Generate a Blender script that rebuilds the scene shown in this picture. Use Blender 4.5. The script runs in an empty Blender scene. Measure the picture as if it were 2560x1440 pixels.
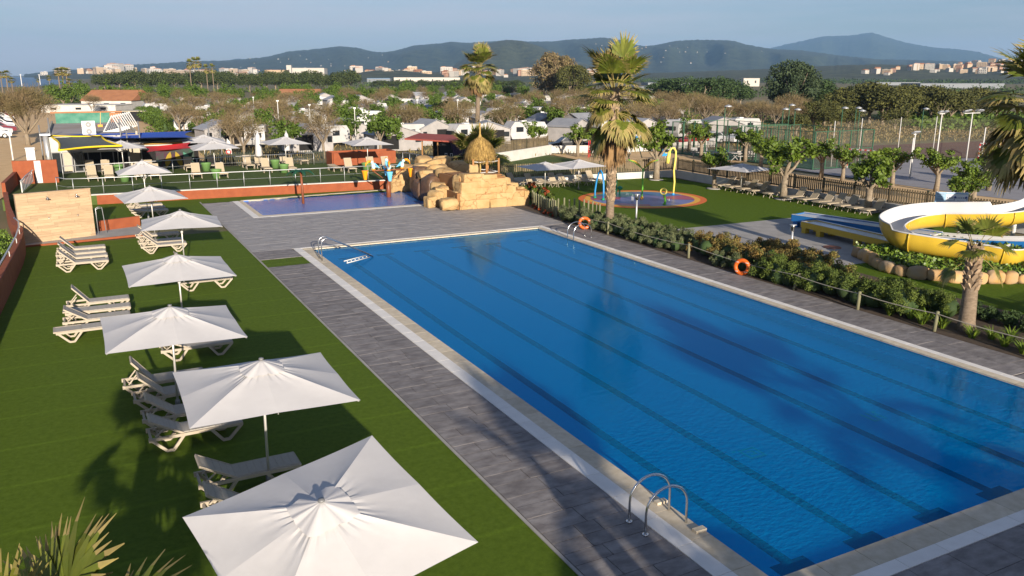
import bpy, math, random
import numpy as np
from mathutils import Vector, Matrix

R_ = math.radians
rnd = random.Random(11)
SC = bpy.context.scene
COL = SC.collection

# ------------------------------------------------------------------ camera
CAM_H = 8.0
PITCH, YAW, ROLL, FPX = 0.252337, 0.479087, 0.001000, 2058.47
cd = bpy.data.cameras.new("camera"); cam = bpy.data.objects.new("camera", cd); COL.objects.link(cam)
cd.sensor_width = 36.0; cd.lens = 36.0 * FPX / 2560.0
cd.clip_start = 0.1; cd.clip_end = 40000
fw = Vector((math.sin(YAW) * math.cos(PITCH), math.cos(YAW) * math.cos(PITCH), -math.sin(PITCH)))
rt = Vector((math.cos(YAW), -math.sin(YAW), 0)); up = rt.cross(fw)
rt2 = math.cos(ROLL) * rt + math.sin(ROLL) * up; up2 = -math.sin(ROLL) * rt + math.cos(ROLL) * up
cam.matrix_world = Matrix(((rt2.x, up2.x, -fw.x, 0), (rt2.y, up2.y, -fw.y, 0), (rt2.z, up2.z, -fw.z, CAM_H), (0, 0, 0, 1)))
SC.camera = cam

# ------------------------------------------------------------------ light
SUN_EL, SUN_AZ = 13.5, 7.8            # elevation; shadows run 7.8 deg east of +Y
sd = bpy.data.lights.new("sun", 'SUN'); sun = bpy.data.objects.new("sun", sd); COL.objects.link(sun)
sd.energy = 4.7; sd.angle = R_(0.53); sd.color = (1.0, 0.88, 0.73)
ldir = Vector((math.sin(R_(SUN_AZ)) * math.cos(R_(SUN_EL)), math.cos(R_(SUN_AZ)) * math.cos(R_(SUN_EL)), -math.sin(R_(SUN_EL))))
sun.rotation_euler = ldir.to_track_quat('-Z', 'Y').to_euler()
sun.location = (0, -30, 40)

W = bpy.data.worlds.new("World"); SC.world = W; W.use_nodes = True
wn = W.node_tree.nodes; wl = W.node_tree.links
bgn = wn["Background"]
sky = wn.new('ShaderNodeTexSky'); sky.sky_type = 'NISHITA'; sky.sun_disc = False
sky.sun_elevation = R_(SUN_EL); sky.sun_rotation = R_(180 + SUN_AZ)
sky.air_density = 1.0; sky.dust_density = 0.6; sky.ozone_density = 3.5
tc = wn.new('ShaderNodeTexCoord')
mp = wn.new('ShaderNodeMapping'); mp.inputs['Scale'].default_value = (1.0, 1.0, 11.0)
mp.inputs['Rotation'].default_value = (0.05, 0.09, 0.3)
nz = wn.new('ShaderNodeTexNoise'); nz.inputs['Scale'].default_value = 2.4; nz.inputs['Detail'].default_value = 7.0; nz.inputs['Roughness'].default_value = 0.55
cr = wn.new('ShaderNodeValToRGB'); cr.color_ramp.elements[0].position = 0.34; cr.color_ramp.elements[1].position = 0.62
cr.color_ramp.elements[0].color = (0, 0, 0, 1); cr.color_ramp.elements[1].color = (0.9, 0.9, 0.9, 1)
mxw = wn.new('ShaderNodeMix'); mxw.data_type = 'RGBA'
mxw.inputs['B'].default_value = (6.2, 6.1, 6.7, 1)
wl.new(tc.outputs['Generated'], mp.inputs['Vector']); wl.new(mp.outputs['Vector'], nz.inputs['Vector'])
# thin high cloud: optically thicker towards the horizon, as a flat layer is
sxz = wn.new('ShaderNodeSeparateXYZ'); wl.new(tc.outputs['Generated'], sxz.inputs[0])
mab = wn.new('ShaderNodeMath'); mab.operation = 'MAXIMUM'; mab.inputs[1].default_value = 0.0; wl.new(sxz.outputs['Z'], mab.inputs[0])
mad = wn.new('ShaderNodeMath'); mad.operation = 'ADD'; mad.inputs[1].default_value = 0.22; wl.new(mab.outputs[0], mad.inputs[0])
mdv = wn.new('ShaderNodeMath'); mdv.operation = 'DIVIDE'; mdv.inputs[0].default_value = 0.22; wl.new(mad.outputs[0], mdv.inputs[1])
mcl = wn.new('ShaderNodeMath'); mcl.operation = 'MULTIPLY'; wl.new(cr.outputs['Color'], mcl.inputs[0]); wl.new(mdv.outputs[0], mcl.inputs[1])
wl.new(nz.outputs['Fac'], cr.inputs['Fac']); wl.new(mcl.outputs[0], mxw.inputs['Factor'])
tint = wn.new('ShaderNodeMix'); tint.data_type = 'RGBA'; tint.blend_type = 'MULTIPLY'; tint.inputs['Factor'].default_value = 1.0; tint.inputs['B'].default_value = (1.06, 0.98, 1.08, 1)
wl.new(sky.outputs['Color'], tint.inputs['A']); wl.new(tint.outputs['Result'], mxw.inputs['A']); wl.new(mxw.outputs['Result'], bgn.inputs['Color'])
bgn.inputs['Strength'].default_value = 0.06
SC.view_settings.view_transform = 'Standard'; SC.view_settings.look = 'None'
SC.view_settings.exposure = 0.8; SC.view_settings.gamma = 1.0; SC.view_settings.use_curve_mapping = False
SC.render.engine = 'CYCLES'
SC.cycles.use_denoising = True
SC.cycles.max_bounces = 6; SC.cycles.diffuse_bounces = 2; SC.cycles.glossy_bounces = 3; SC.cycles.volume_bounces = 0
SC.cycles.transparent_max_bounces = 12; SC.cycles.caustics_reflective = False; SC.cycles.caustics_refractive = False
SC.cycles.sample_clamp_indirect = 4.0

def ground_at(px, py, z=0.0):
    """where the sight line through a photo pixel meets height z"""
    d = rt2 * ((px - 1280) / FPX) - up2 * ((py - 720) / FPX) + fw
    t = (CAM_H - z) / -d.z
    return Vector((d.x * t, d.y * t, z))
def along(px, py, dist):
    d = rt2 * ((px - 1280) / FPX) - up2 * ((py - 720) / FPX) + fw
    t = dist / math.hypot(d.x, d.y)
    return Vector((d.x * t, d.y * t, CAM_H + d.z * t))

# ------------------------------------------------------------------ materials
MATS = {}
def mat(name, col, rough=0.7, col2=None, scale=4.0, mix=1.0, bump=0.0, bscale=40.0, metal=0.0, spec=0.4, stretch=None, island=0.0, sheen=0.0, detail=5.0, objrand=0.0, transl=0.0, nrough=0.6):
    m = bpy.data.materials.new(name); m.use_nodes = True
    n = m.node_tree.nodes; l = m.node_tree.links; p = n['Principled BSDF']
    p.inputs['Base Color'].default_value = (*col, 1); p.inputs['Roughness'].default_value = rough
    p.inputs['Metallic'].default_value = metal; p.inputs['Specular IOR Level'].default_value = spec
    tcn = n.new('ShaderNodeTexCoord'); src = tcn.outputs['Object']
    if stretch:
        mpn = n.new('ShaderNodeMapping'); mpn.inputs['Scale'].default_value = stretch
        l.new(src, mpn.inputs['Vector']); src = mpn.outputs['Vector']
    out = None
    if col2 is not None:
        t = n.new('ShaderNodeTexNoise'); t.inputs['Scale'].default_value = scale; t.inputs['Detail'].default_value = detail; t.inputs['Roughness'].default_value = 0.6
        t.inputs['Roughness'].default_value = nrough; r = n.new('ShaderNodeValToRGB'); r.color_ramp.elements[0].position = 0.36; r.color_ramp.elements[1].position = 0.64
        r.color_ramp.elements[0].color = (*col, 1); r.color_ramp.elements[1].color = (*col2, 1)
        l.new(src, t.inputs['Vector']); l.new(t.outputs['Fac'], r.inputs['Fac']); out = r.outputs['Color']
    def jitter(fac_socket, amt, prev):
        mr = n.new('ShaderNodeMapRange'); mr.inputs['To Min'].default_value = 1 - amt; mr.inputs['To Max'].default_value = 1 + amt
        l.new(fac_socket, mr.inputs['Value'])
        mm = n.new('ShaderNodeMix'); mm.data_type = 'RGBA'; mm.blend_type = 'MULTIPLY'; mm.inputs['Factor'].default_value = 1
        if prev is None: mm.inputs['A'].default_value = (*col, 1)
        else: l.new(prev, mm.inputs['A'])
        l.new(mr.outputs['Result'], mm.inputs['B'])
        return mm.outputs['Result']
    if island: 
        ge = n.new('ShaderNodeNewGeometry'); out = jitter(ge.outputs['Random Per Island'], island, out)
    if objrand:
        oi = n.new('ShaderNodeObjectInfo'); out = jitter(oi.outputs['Random'], objrand, out)
    if out is not None: l.new(out, p.inputs['Base Color'])
    if bump:
        t2 = n.new('ShaderNodeTexNoise'); t2.inputs['Scale'].default_value = bscale; t2.inputs['Detail'].default_value = 6
        b = n.new('ShaderNodeBump'); b.inputs['Strength'].default_value = bump; b.inputs['Distance'].default_value = 0.02
        l.new(src, t2.inputs['Vector']); l.new(t2.outputs['Fac'], b.inputs['Height']); l.new(b.outputs['Normal'], p.inputs['Normal'])
    if transl:
        tr = n.new('ShaderNodeBsdfTranslucent'); ms = n.new('ShaderNodeMixShader'); ms.inputs[0].default_value = transl
        if out is not None: l.new(out, tr.inputs['Color'])
        else: tr.inputs['Color'].default_value = (*col, 1)
        l.new(p.outputs[0], ms.inputs[1]); l.new(tr.outputs[0], ms.inputs[2]); l.new(ms.outputs[0], n['Material Output'].inputs['Surface'])
    MATS[name] = m
    return m
M = MATS
mat('turf', (0.074, 0.124, 0.006), 0.9, (0.118, 0.182, 0.015), 7.0, bump=0.9, bscale=130, spec=0.15, detail=12, nrough=.78)
mat('turf_olive', (0.075, 0.112, 0.028), 0.9, (0.095, 0.135, 0.036), 3.0, bump=0.8, bscale=120, spec=0.15)
mat('mown_lawn', (0.072, 0.124, 0.006), 0.95, (0.116, 0.182, 0.016), 6.0, bump=0.9, bscale=90, spec=0.1, detail=12, nrough=.78)
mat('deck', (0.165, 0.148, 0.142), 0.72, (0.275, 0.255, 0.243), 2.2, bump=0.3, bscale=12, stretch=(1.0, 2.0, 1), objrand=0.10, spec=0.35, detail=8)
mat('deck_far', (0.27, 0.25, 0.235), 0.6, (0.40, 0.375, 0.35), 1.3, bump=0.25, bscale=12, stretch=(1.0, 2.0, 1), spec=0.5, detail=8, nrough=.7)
mat('deck_joint', (0.07, 0.065, 0.065), 0.9)
mat('coping', (0.56, 0.475, 0.335), 0.8, (0.66, 0.575, 0.435), 5, bump=0.3, bscale=60, objrand=0.10)
mat('grating', (0.86, 0.82, 0.75), 0.6, (0.80, 0.76, 0.69), 3, objrand=0.04)
mat('pool_tile', (0.0, 0.43, 0.95), 0.5, (0.0, 0.47, 0.96), 8)
mat('pool_line', (0.004, 0.016, 0.10), 0.5)
mat('pool_mark', (0.08, 0.62, 0.66), 0.5)
mat('paddle_tile', (0.04, 0.38, 0.90), 0.5, (0.17, 0.22, 0.62), 0.22, detail=1)
mat('red_wall', (0.31, 0.085, 0.032), 0.85, (0.255, 0.066, 0.025), 2.0, bump=0.4, bscale=50)
mat('white_wall', (0.62, 0.595, 0.55), 0.85, (0.52, 0.50, 0.455), 1.2, bump=0.2, bscale=30)
mat('white_paint', (0.62, 0.61, 0.58), 0.5)
mat('canopy', (0.63, 0.615, 0.605), 0.85, (0.60, 0.585, 0.575), 3, bump=0.12, bscale=7, transl=0.06)
mat('pole_metal', (0.60, 0.58, 0.54), 0.4, metal=0.5)
mat('steel', (0.72, 0.71, 0.69), 0.22, metal=1.0)
mat('galvanised', (0.55, 0.56, 0.56), 0.45, metal=0.6)
mat('lounger_frame', (0.45, 0.385, 0.295), 0.55, (0.40, 0.34, 0.26), 6)
mat('lounger_sling', (0.47, 0.435, 0.375), 0.8, (0.42, 0.385, 0.33), 30, bump=0.2, bscale=200)
mat('lounger_sling2', (0.42, 0.35, 0.24), 0.8, (0.38, 0.315, 0.215), 30)
mat('plank_tile', (0.42, 0.285, 0.165), 0.6, (0.50, 0.365, 0.225), 3.0, stretch=(0.6, 1, 9), objrand=0.14)
mat('grout', (0.42, 0.31, 0.20), 0.9)
mat('rock', (0.42, 0.265, 0.11), 0.85, (0.50, 0.345, 0.165), 1.8, bump=0.7, bscale=9)
mat('rock_crack', (0.30, 0.145, 0.055), 0.95)
mat('rock_wet', (0.085, 0.05, 0.03), 0.45, (0.15, 0.085, 0.05), 3, bump=0.6, bscale=9)
mat('waterfall', (0.75, 0.78, 0.80), 0.3, transl=0.3)
mat('thatch', (0.44, 0.29, 0.09), 0.9, (0.25, 0.155, 0.045), 4, island=0.5)
mat('wood_post', (0.40, 0.20, 0.07), 0.7, (0.33, 0.16, 0.055), 4, stretch=(1, 1, .2))
mat('bamboo', (0.60, 0.42, 0.14), 0.5)
mat('brown_pipe', (0.24, 0.075, 0.028), 0.45, (0.20, 0.06, 0.022), 4)
mat('green_leafplate', (0.010, 0.060, 0.030), 0.5)
mat('orange_plastic', (0.90, 0.33, 0.01), 0.4)
mat('blue_plastic', (0.16, 0.55, 0.80), 0.4)
mat('pale_blue_plastic', (0.50, 0.75, 0.80), 0.4)
mat('buoy_orange', (0.62, 0.115, 0.010), 0.45)
mat('rope', (0.42, 0.38, 0.30), 0.9)
mat('log_post', (0.17, 0.17, 0.095), 0.85, (0.23, 0.22, 0.13), 6, stretch=(1, 1, .2))
mat('fence_wood', (0.20, 0.155, 0.09), 0.85, (0.155, 0.12, 0.07), 3, island=0.25)
mat('fence_dark', (0.022, 0.032, 0.018), 0.7)
mat('slide_yellow', (0.62, 0.42, 0.045), 0.28, (0.58, 0.39, 0.04), 1.5)
mat('slide_inner', (0.56, 0.56, 0.56), 0.25)
mat('slide_blue', (0.02, 0.15, 0.42), 0.28)
mat('concrete', (0.40, 0.38, 0.35), 0.9, (0.33, 0.31, 0.285), 1.5, bump=0.2, bscale=40)
mat('sand', (0.72, 0.49, 0.25), 0.95, (0.64, 0.43, 0.21), 0.8, bump=0.3, bscale=20)
mat('dry_ground', (0.21, 0.165, 0.085), 0.95, (0.13, 0.125, 0.05), 0.06, bump=0.3, bscale=3, detail=10)
mat('court_grey', (0.31, 0.30, 0.31), 0.9, (0.27, 0.26, 0.27), 1)
mat('court_red', (0.155, 0.062, 0.05), 0.9, (0.12, 0.05, 0.04), 1)
mat('court_green', (0.035, 0.105, 0.06), 0.9)
mat('bark', (0.20, 0.155, 0.105), 0.95, (0.30, 0.245, 0.175), 7, bump=0.6, bscale=18)
mat('palm_trunk', (0.25, 0.19, 0.135), 0.95, (0.16, 0.12, 0.08), 6, bump=0.8, bscale=16, stretch=(1, 1, 2.5))
mat('palm_boot', (0.24, 0.165, 0.10), 0.95, (0.36, 0.27, 0.18), 6, island=0.3)
mat('palm_leaf', (0.105, 0.140, 0.016), 0.55, (0.19, 0.20, 0.03), 1.5, island=0.3, transl=0.2)
mat('palm_tip', (0.36, 0.27, 0.10), 0.7, (0.24, 0.22, 0.06), 3, island=0.3, transl=0.15)
mat('palm_dead', (0.26, 0.16, 0.07), 0.85, (0.19, 0.11, 0.045), 3, island=0.35)
mat('plane_leaf', (0.150, 0.215, 0.022), 0.6, (0.080, 0.135, 0.014), 1.2, island=0.4, transl=0.25)
mat('camp_leaf', (0.105, 0.165, 0.018), 0.7, (0.062, 0.110, 0.014), 0.8, island=0.4, transl=0.2)
mat('twig', (0.20, 0.140, 0.075), 0.95, (0.15, 0.125, 0.050), 0.5, island=0.35)
mat('pine_leaf', (0.062, 0.082, 0.020), 0.85, (0.032, 0.048, 0.014), 0.25, island=0.3)
mat('pine_olive', (0.095, 0.095, 0.020), 0.85, (0.055, 0.062, 0.015), 0.5, island=0.3)
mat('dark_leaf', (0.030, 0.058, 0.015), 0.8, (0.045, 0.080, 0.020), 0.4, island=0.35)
mat('grey_leaf', (0.050, 0.075, 0.030), 0.8, (0.030, 0.052, 0.020), 0.5, island=0.35)
mat('hedge_sage', (0.135, 0.155, 0.070), 0.85, (0.080, 0.100, 0.038), 2.5, island=0.35)
mat('hedge_green', (0.060, 0.095, 0.012), 0.75, (0.110, 0.145, 0.020), 2.0, island=0.4)
mat('hedge_red', (0.200, 0.120, 0.030), 0.8, (0.115, 0.120, 0.028), 1.6, island=0.45)
mat('red_flower', (0.36, 0.055, 0.015), 0.8, (0.25, 0.08, 0.02), 3, island=0.3)
mat('strap_leaf', (0.17, 0.24, 0.022), 0.6, (0.10, 0.165, 0.018), 2, island=0.35, transl=0.2)
mat('dry_grass', (0.32, 0.235, 0.10), 0.9, (0.23, 0.185, 0.07), 3, island=0.3, transl=0.2)
mat('bed_leaf', (0.080, 0.150, 0.014), 0.4, (0.150, 0.215, 0.03), 3, island=0.45)
mat('soil', (0.10, 0.07, 0.045), 1.0, (0.065, 0.045, 0.03), 4, bump=0.5, bscale=20)
mat('stone', (0.40, 0.30, 0.19), 0.9, (0.52, 0.285, 0.085), 1.3, bump=0.8, bscale=8, objrand=0.25)
mat('pot_green', (0.14, 0.27, 0.085), 0.5)
mat('caravan_white', (0.52, 0.515, 0.50), 0.45, (0.45, 0.44, 0.425), 1.5, objrand=0.08)
mat('awning_grey', (0.33, 0.34, 0.36), 0.7, (0.27, 0.28, 0.30), 1.2, objrand=0.2)
mat('awning_wall', (0.40, 0.375, 0.36), 0.8, (0.33, 0.315, 0.305), 1.5, objrand=0.12)
mat('dark_glass', (0.02, 0.024, 0.028), 0.15, spec=0.6)
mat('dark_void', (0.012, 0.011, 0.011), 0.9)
mat('tyre', (0.02, 0.02, 0.02), 0.9)
mat('black_sheet', (0.012, 0.012, 0.014), 0.8)
mat('purple_cloth', (0.05, 0.03, 0.06), 0.9)
mat('roof_red', (0.34, 0.075, 0.05), 0.7, (0.28, 0.06, 0.04), 2)
mat('terracotta', (0.45, 0.20, 0.09), 0.9, (0.36, 0.155, 0.07), 0.6, bump=0.3, bscale=4)
mat('roof_flat', (0.33, 0.27, 0.22), 0.95, (0.42, 0.39, 0.37), 0.5, stretch=(.3, 1, 1))
mat('cream_wall', (0.48, 0.43, 0.33), 0.85, (0.43, 0.385, 0.29), 1)
mat('green_patina', (0.045, 0.19, 0.13), 0.8, (0.10, 0.26, 0.19), 1.5)
mat('sail_grey', (0.085, 0.10, 0.10), 0.9)
mat('sail_yellow', (0.80, 0.58, 0.02), 0.8)
mat('sail_red', (0.62, 0.022, 0.02), 0.8)
mat('sail_blue', (0.025, 0.085, 0.42), 0.8)
mat('ochre', (0.46, 0.26, 0.05), 0.9, (0.40, 0.23, 0.045), 0.5)
mat('ac_white', (0.74, 0.74, 0.72), 0.4)
mat('grey_metal', (0.22, 0.22, 0.22), 0.5, metal=0.3)
mat('mural', (0.05, 0.012, 0.03), 0.7, (0.015, 0.06, 0.035), 0.9)
mat('mural_yellow', (0.32, 0.22, 0.02), 0.8)
mat('pad_orange', (0.75, 0.17, 0.03), 0.7)
mat('pad_yellow', (0.85, 0.44, 0.06), 0.7)
mat('pad_violet', (0.19, 0.17, 0.38), 0.35, (0.14, 0.15, 0.34), 3)
mat('pad_green', (0.04, 0.25, 0.15), 0.35)
mat('pad_red', (0.42, 0.045, 0.06), 0.35)
mat('pad_blue', (0.04, 0.17, 0.36), 0.35)
mat('splash_lime', (0.16, 0.50, 0.05), 0.4)
mat('splash_yellow', (0.82, 0.68, 0.14), 0.4)
mat('splash_blue', (0.03, 0.27, 0.60), 0.4)
mat('splash_green', (0.015, 0.26, 0.13), 0.4)
mat('translucent_orange', (0.62, 0.36, 0.03), 0.5)
mat('sign_blue', (0.30, 0.46, 0.62), 0.6)
mat('sign_white', (0.66, 0.68, 0.74), 0.6)
mat('ink_blue', (0.03, 0.06, 0.25), 0.6)
mat('ink_grey', (0.24, 0.28, 0.36), 0.6)
mat('net_red', (0.60, 0.03, 0.03), 0.5)
mat('far_leaf', (0.060, 0.078, 0.030), 0.95, (0.004, 0.009, 0.004), 0.016, detail=12, nrough=.8)
mat('far_green', (0.095, 0.105, 0.045), 0.95, (0.016, 0.024, 0.010), 0.03, detail=12, nrough=.8)
mat('field_green', (0.10, 0.155, 0.02), 0.95, (0.07, 0.12, 0.016), 0.3, bump=0.5, bscale=2)
mat('house_white', (0.50, 0.465, 0.41), 0.85, objrand=0.12)
mat('house_cream', (0.48, 0.36, 0.24), 0.85, objrand=0.12)
mat('house_pink', (0.42, 0.25, 0.17), 0.85, objrand=0.12)
mat('greenhouse', (0.17, 0.19, 0.21), 0.5)
mat('sea', (0.06, 0.12, 0.20), 0.35)
mat('skin', (0.45, 0.27, 0.19), 0.6); mat('shirt_blue', (0.03, 0.10, 0.32), 0.8); mat('trousers', (0.05, 0.06, 0.08), 0.8); mat('hair', (0.04, 0.03, 0.02), 0.8)
for nm, c in dict(black=(0.012, 0.013, 0.016), silver=(0.42, 0.43, 0.45), red=(0.52, 0.012, 0.014), white=(0.72, 0.72, 0.72), maroon=(0.17, 0.012, 0.025), blue=(0.05, 0.08, 0.16)).items():
    mat('car_' + nm, c, 0.25, spec=0.6)
def emissionless_net():
    m = bpy.data.materials.new('mesh_net'); m.use_nodes = True; n = m.node_tree.nodes; l = m.node_tree.links
    p = n['Principled BSDF']; p.inputs['Base Color'].default_value = (0.16, 0.15, 0.11, 1); p.inputs['Roughness'].default_value = 0.9
    t = n.new('ShaderNodeBsdfTransparent'); ms = n.new('ShaderNodeMixShader'); ms.inputs[0].default_value = 0.16
    l.new(t.outputs[0], ms.inputs[1]); l.new(p.outputs[0], ms.inputs[2]); l.new(ms.outputs[0], n['Material Output'].inputs['Surface']); MATS['net'] = m
emissionless_net()
def water_mat(name, tint, bump, bscale, scat=(0.0, .42, 1.0), k=.38, ior=1.33, rough=.03, gcol=(1, 1, 1)):
    m = bpy.data.materials.new(name); m.use_nodes = True; n = m.node_tree.nodes; l = m.node_tree.links
    n.remove(n['Principled BSDF'])
    tcn = n.new('ShaderNodeTexCoord'); mpn = n.new('ShaderNodeMapping'); mpn.inputs['Scale'].default_value = (1, 1.5, 1)
    t = n.new('ShaderNodeTexNoise'); t.inputs['Scale'].default_value = bscale; t.inputs['Detail'].default_value = 4
    b = n.new('ShaderNodeBump'); b.inputs['Strength'].default_value = bump; b.inputs['Distance'].default_value = 0.05
    fr = n.new('ShaderNodeFresnel'); fr.inputs['IOR'].default_value = ior
    tr = n.new('ShaderNodeBsdfTransparent'); tr.inputs['Color'].default_value = (*tint, 1)
    gl = n.new('ShaderNodeBsdfGlossy'); gl.inputs['Roughness'].default_value = rough; gl.inputs['Color'].default_value = (*gcol, 1)
    t2 = n.new('ShaderNodeTexNoise'); t2.inputs['Scale'].default_value = bscale * 1.6; t2.inputs['Detail'].default_value = 5; t2.inputs['Roughness'].default_value = .65; b2 = n.new('ShaderNodeBump'); b2.inputs['Strength'].default_value = .9; b2.inputs['Distance'].default_value = 0.10
    df = n.new('ShaderNodeBsdfDiffuse'); l.new(mpn.outputs[0], t2.inputs['Vector']); l.new(t2.outputs['Fac'], b2.inputs['Height']); l.new(b2.outputs[0], df.inputs['Normal']); df.inputs['Color'].default_value = (*scat, 1); m0 = n.new('ShaderNodeMixShader'); m0.inputs[0].default_value = k
    ms = n.new('ShaderNodeMixShader')
    l.new(tcn.outputs['Object'], mpn.inputs[0]); l.new(mpn.outputs[0], t.inputs['Vector']); l.new(t.outputs['Fac'], b.inputs['Height'])
    l.new(b.outputs[0], fr.inputs['Normal']); l.new(b.outputs[0], gl.inputs['Normal'])
    l.new(tr.outputs[0], m0.inputs[1]); l.new(df.outputs[0], m0.inputs[2]); l.new(fr.outputs[0], ms.inputs[0]); l.new(m0.outputs[0], ms.inputs[1]); l.new(gl.outputs[0], ms.inputs[2])
    l.new(ms.outputs[0], n['Material Output'].inputs['Surface']); MATS[name] = m
water_mat('pool_water', (0.22, .97, 1.0), 0.12, 4.0, ior=1.2, gcol=(.45, .8, 1), scat=(0, .45, 1.0), k=.24)
water_mat('paddle_water', (0.75, 0.85, 0.95), 1.0, 5.0, (0.04, .26, .80), .6, 1.2, .25)
def rock_cracks(name, scale):
    m = MATS[name]; n = m.node_tree.nodes; l = m.node_tree.links; p = n['Principled BSDF']; old = p.inputs['Base Color'].links[0].from_socket
    ge = n.new('ShaderNodeNewGeometry'); mpn = n.new('ShaderNodeMapping'); mpn.inputs['Scale'].default_value = (1, 1, 1.6); nzn = n.new('ShaderNodeTexNoise'); nzn.inputs['Scale'].default_value = 2.0
    ad = n.new('ShaderNodeVectorMath'); ad.operation = 'MULTIPLY_ADD'; ad.inputs[1].default_value = (.9, .9, .9); l.new(nzn.outputs['Color'], ad.inputs[0]); l.new(mpn.outputs[0], ad.inputs[2]); l.new(ge.outputs['Position'], mpn.inputs[0]); l.new(ge.outputs['Position'], nzn.inputs['Vector'])
    v = n.new('ShaderNodeTexVoronoi'); v.feature = 'DISTANCE_TO_EDGE'; v.inputs['Scale'].default_value = scale; l.new(ad.outputs[0], v.inputs['Vector'])
    r = n.new('ShaderNodeMapRange'); r.inputs['From Min'].default_value = 0.0; r.inputs['From Max'].default_value = 0.03; r.inputs['To Min'].default_value = 0.35; r.inputs['To Max'].default_value = 1.0; l.new(v.outputs['Distance'], r.inputs['Value'])
    mm = n.new('ShaderNodeMix'); mm.data_type = 'RGBA'; mm.inputs['A'].default_value = (0.20, 0.09, 0.03, 1); l.new(r.outputs[0], mm.inputs['Factor']); l.new(old, mm.inputs['B']); l.new(mm.outputs['Result'], p.inputs['Base Color'])
rock_cracks('rock', 0.62)
def turf_seams(name, period, axis=1, amt=1.25):
    """woven turf rolls: a thin paler seam every roll"""
    m = MATS[name]; n = m.node_tree.nodes; l = m.node_tree.links; p = n['Principled BSDF']
    old = p.inputs['Base Color'].links[0].from_socket
    tcn = n.new('ShaderNodeTexCoord'); sx = n.new('ShaderNodeSeparateXYZ'); l.new(tcn.outputs['Object'], sx.inputs[0])
    md = n.new('ShaderNodeMath'); md.operation = 'PINGPONG'; md.inputs[1].default_value = period / 2
    nzn = n.new('ShaderNodeTexNoise'); nzn.inputs['Scale'].default_value = 0.6
    ad = n.new('ShaderNodeMath'); ad.operation = 'MULTIPLY_ADD'; ad.inputs[1].default_value = 0.12
    l.new(nzn.outputs['Fac'], ad.inputs[0]); l.new(sx.outputs[axis], ad.inputs[2]); l.new(ad.outputs[0], md.inputs[0])
    rmp = n.new('ShaderNodeMapRange'); rmp.inputs['From Min'].default_value = 0.0; rmp.inputs['From Max'].default_value = 0.10
    rmp.inputs['To Min'].default_value = amt; rmp.inputs['To Max'].default_value = 1.0
    l.new(md.outputs[0], rmp.inputs['Value'])
    mm = n.new('ShaderNodeMix'); mm.data_type = 'RGBA'; mm.blend_type = 'MULTIPLY'; mm.inputs['Factor'].default_value = 1
    l.new(old, mm.inputs['A']); l.new(rmp.outputs[0], mm.inputs['B']); l.new(mm.outputs['Result'], p.inputs['Base Color'])
turf_seams('turf', 2.0)

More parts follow.
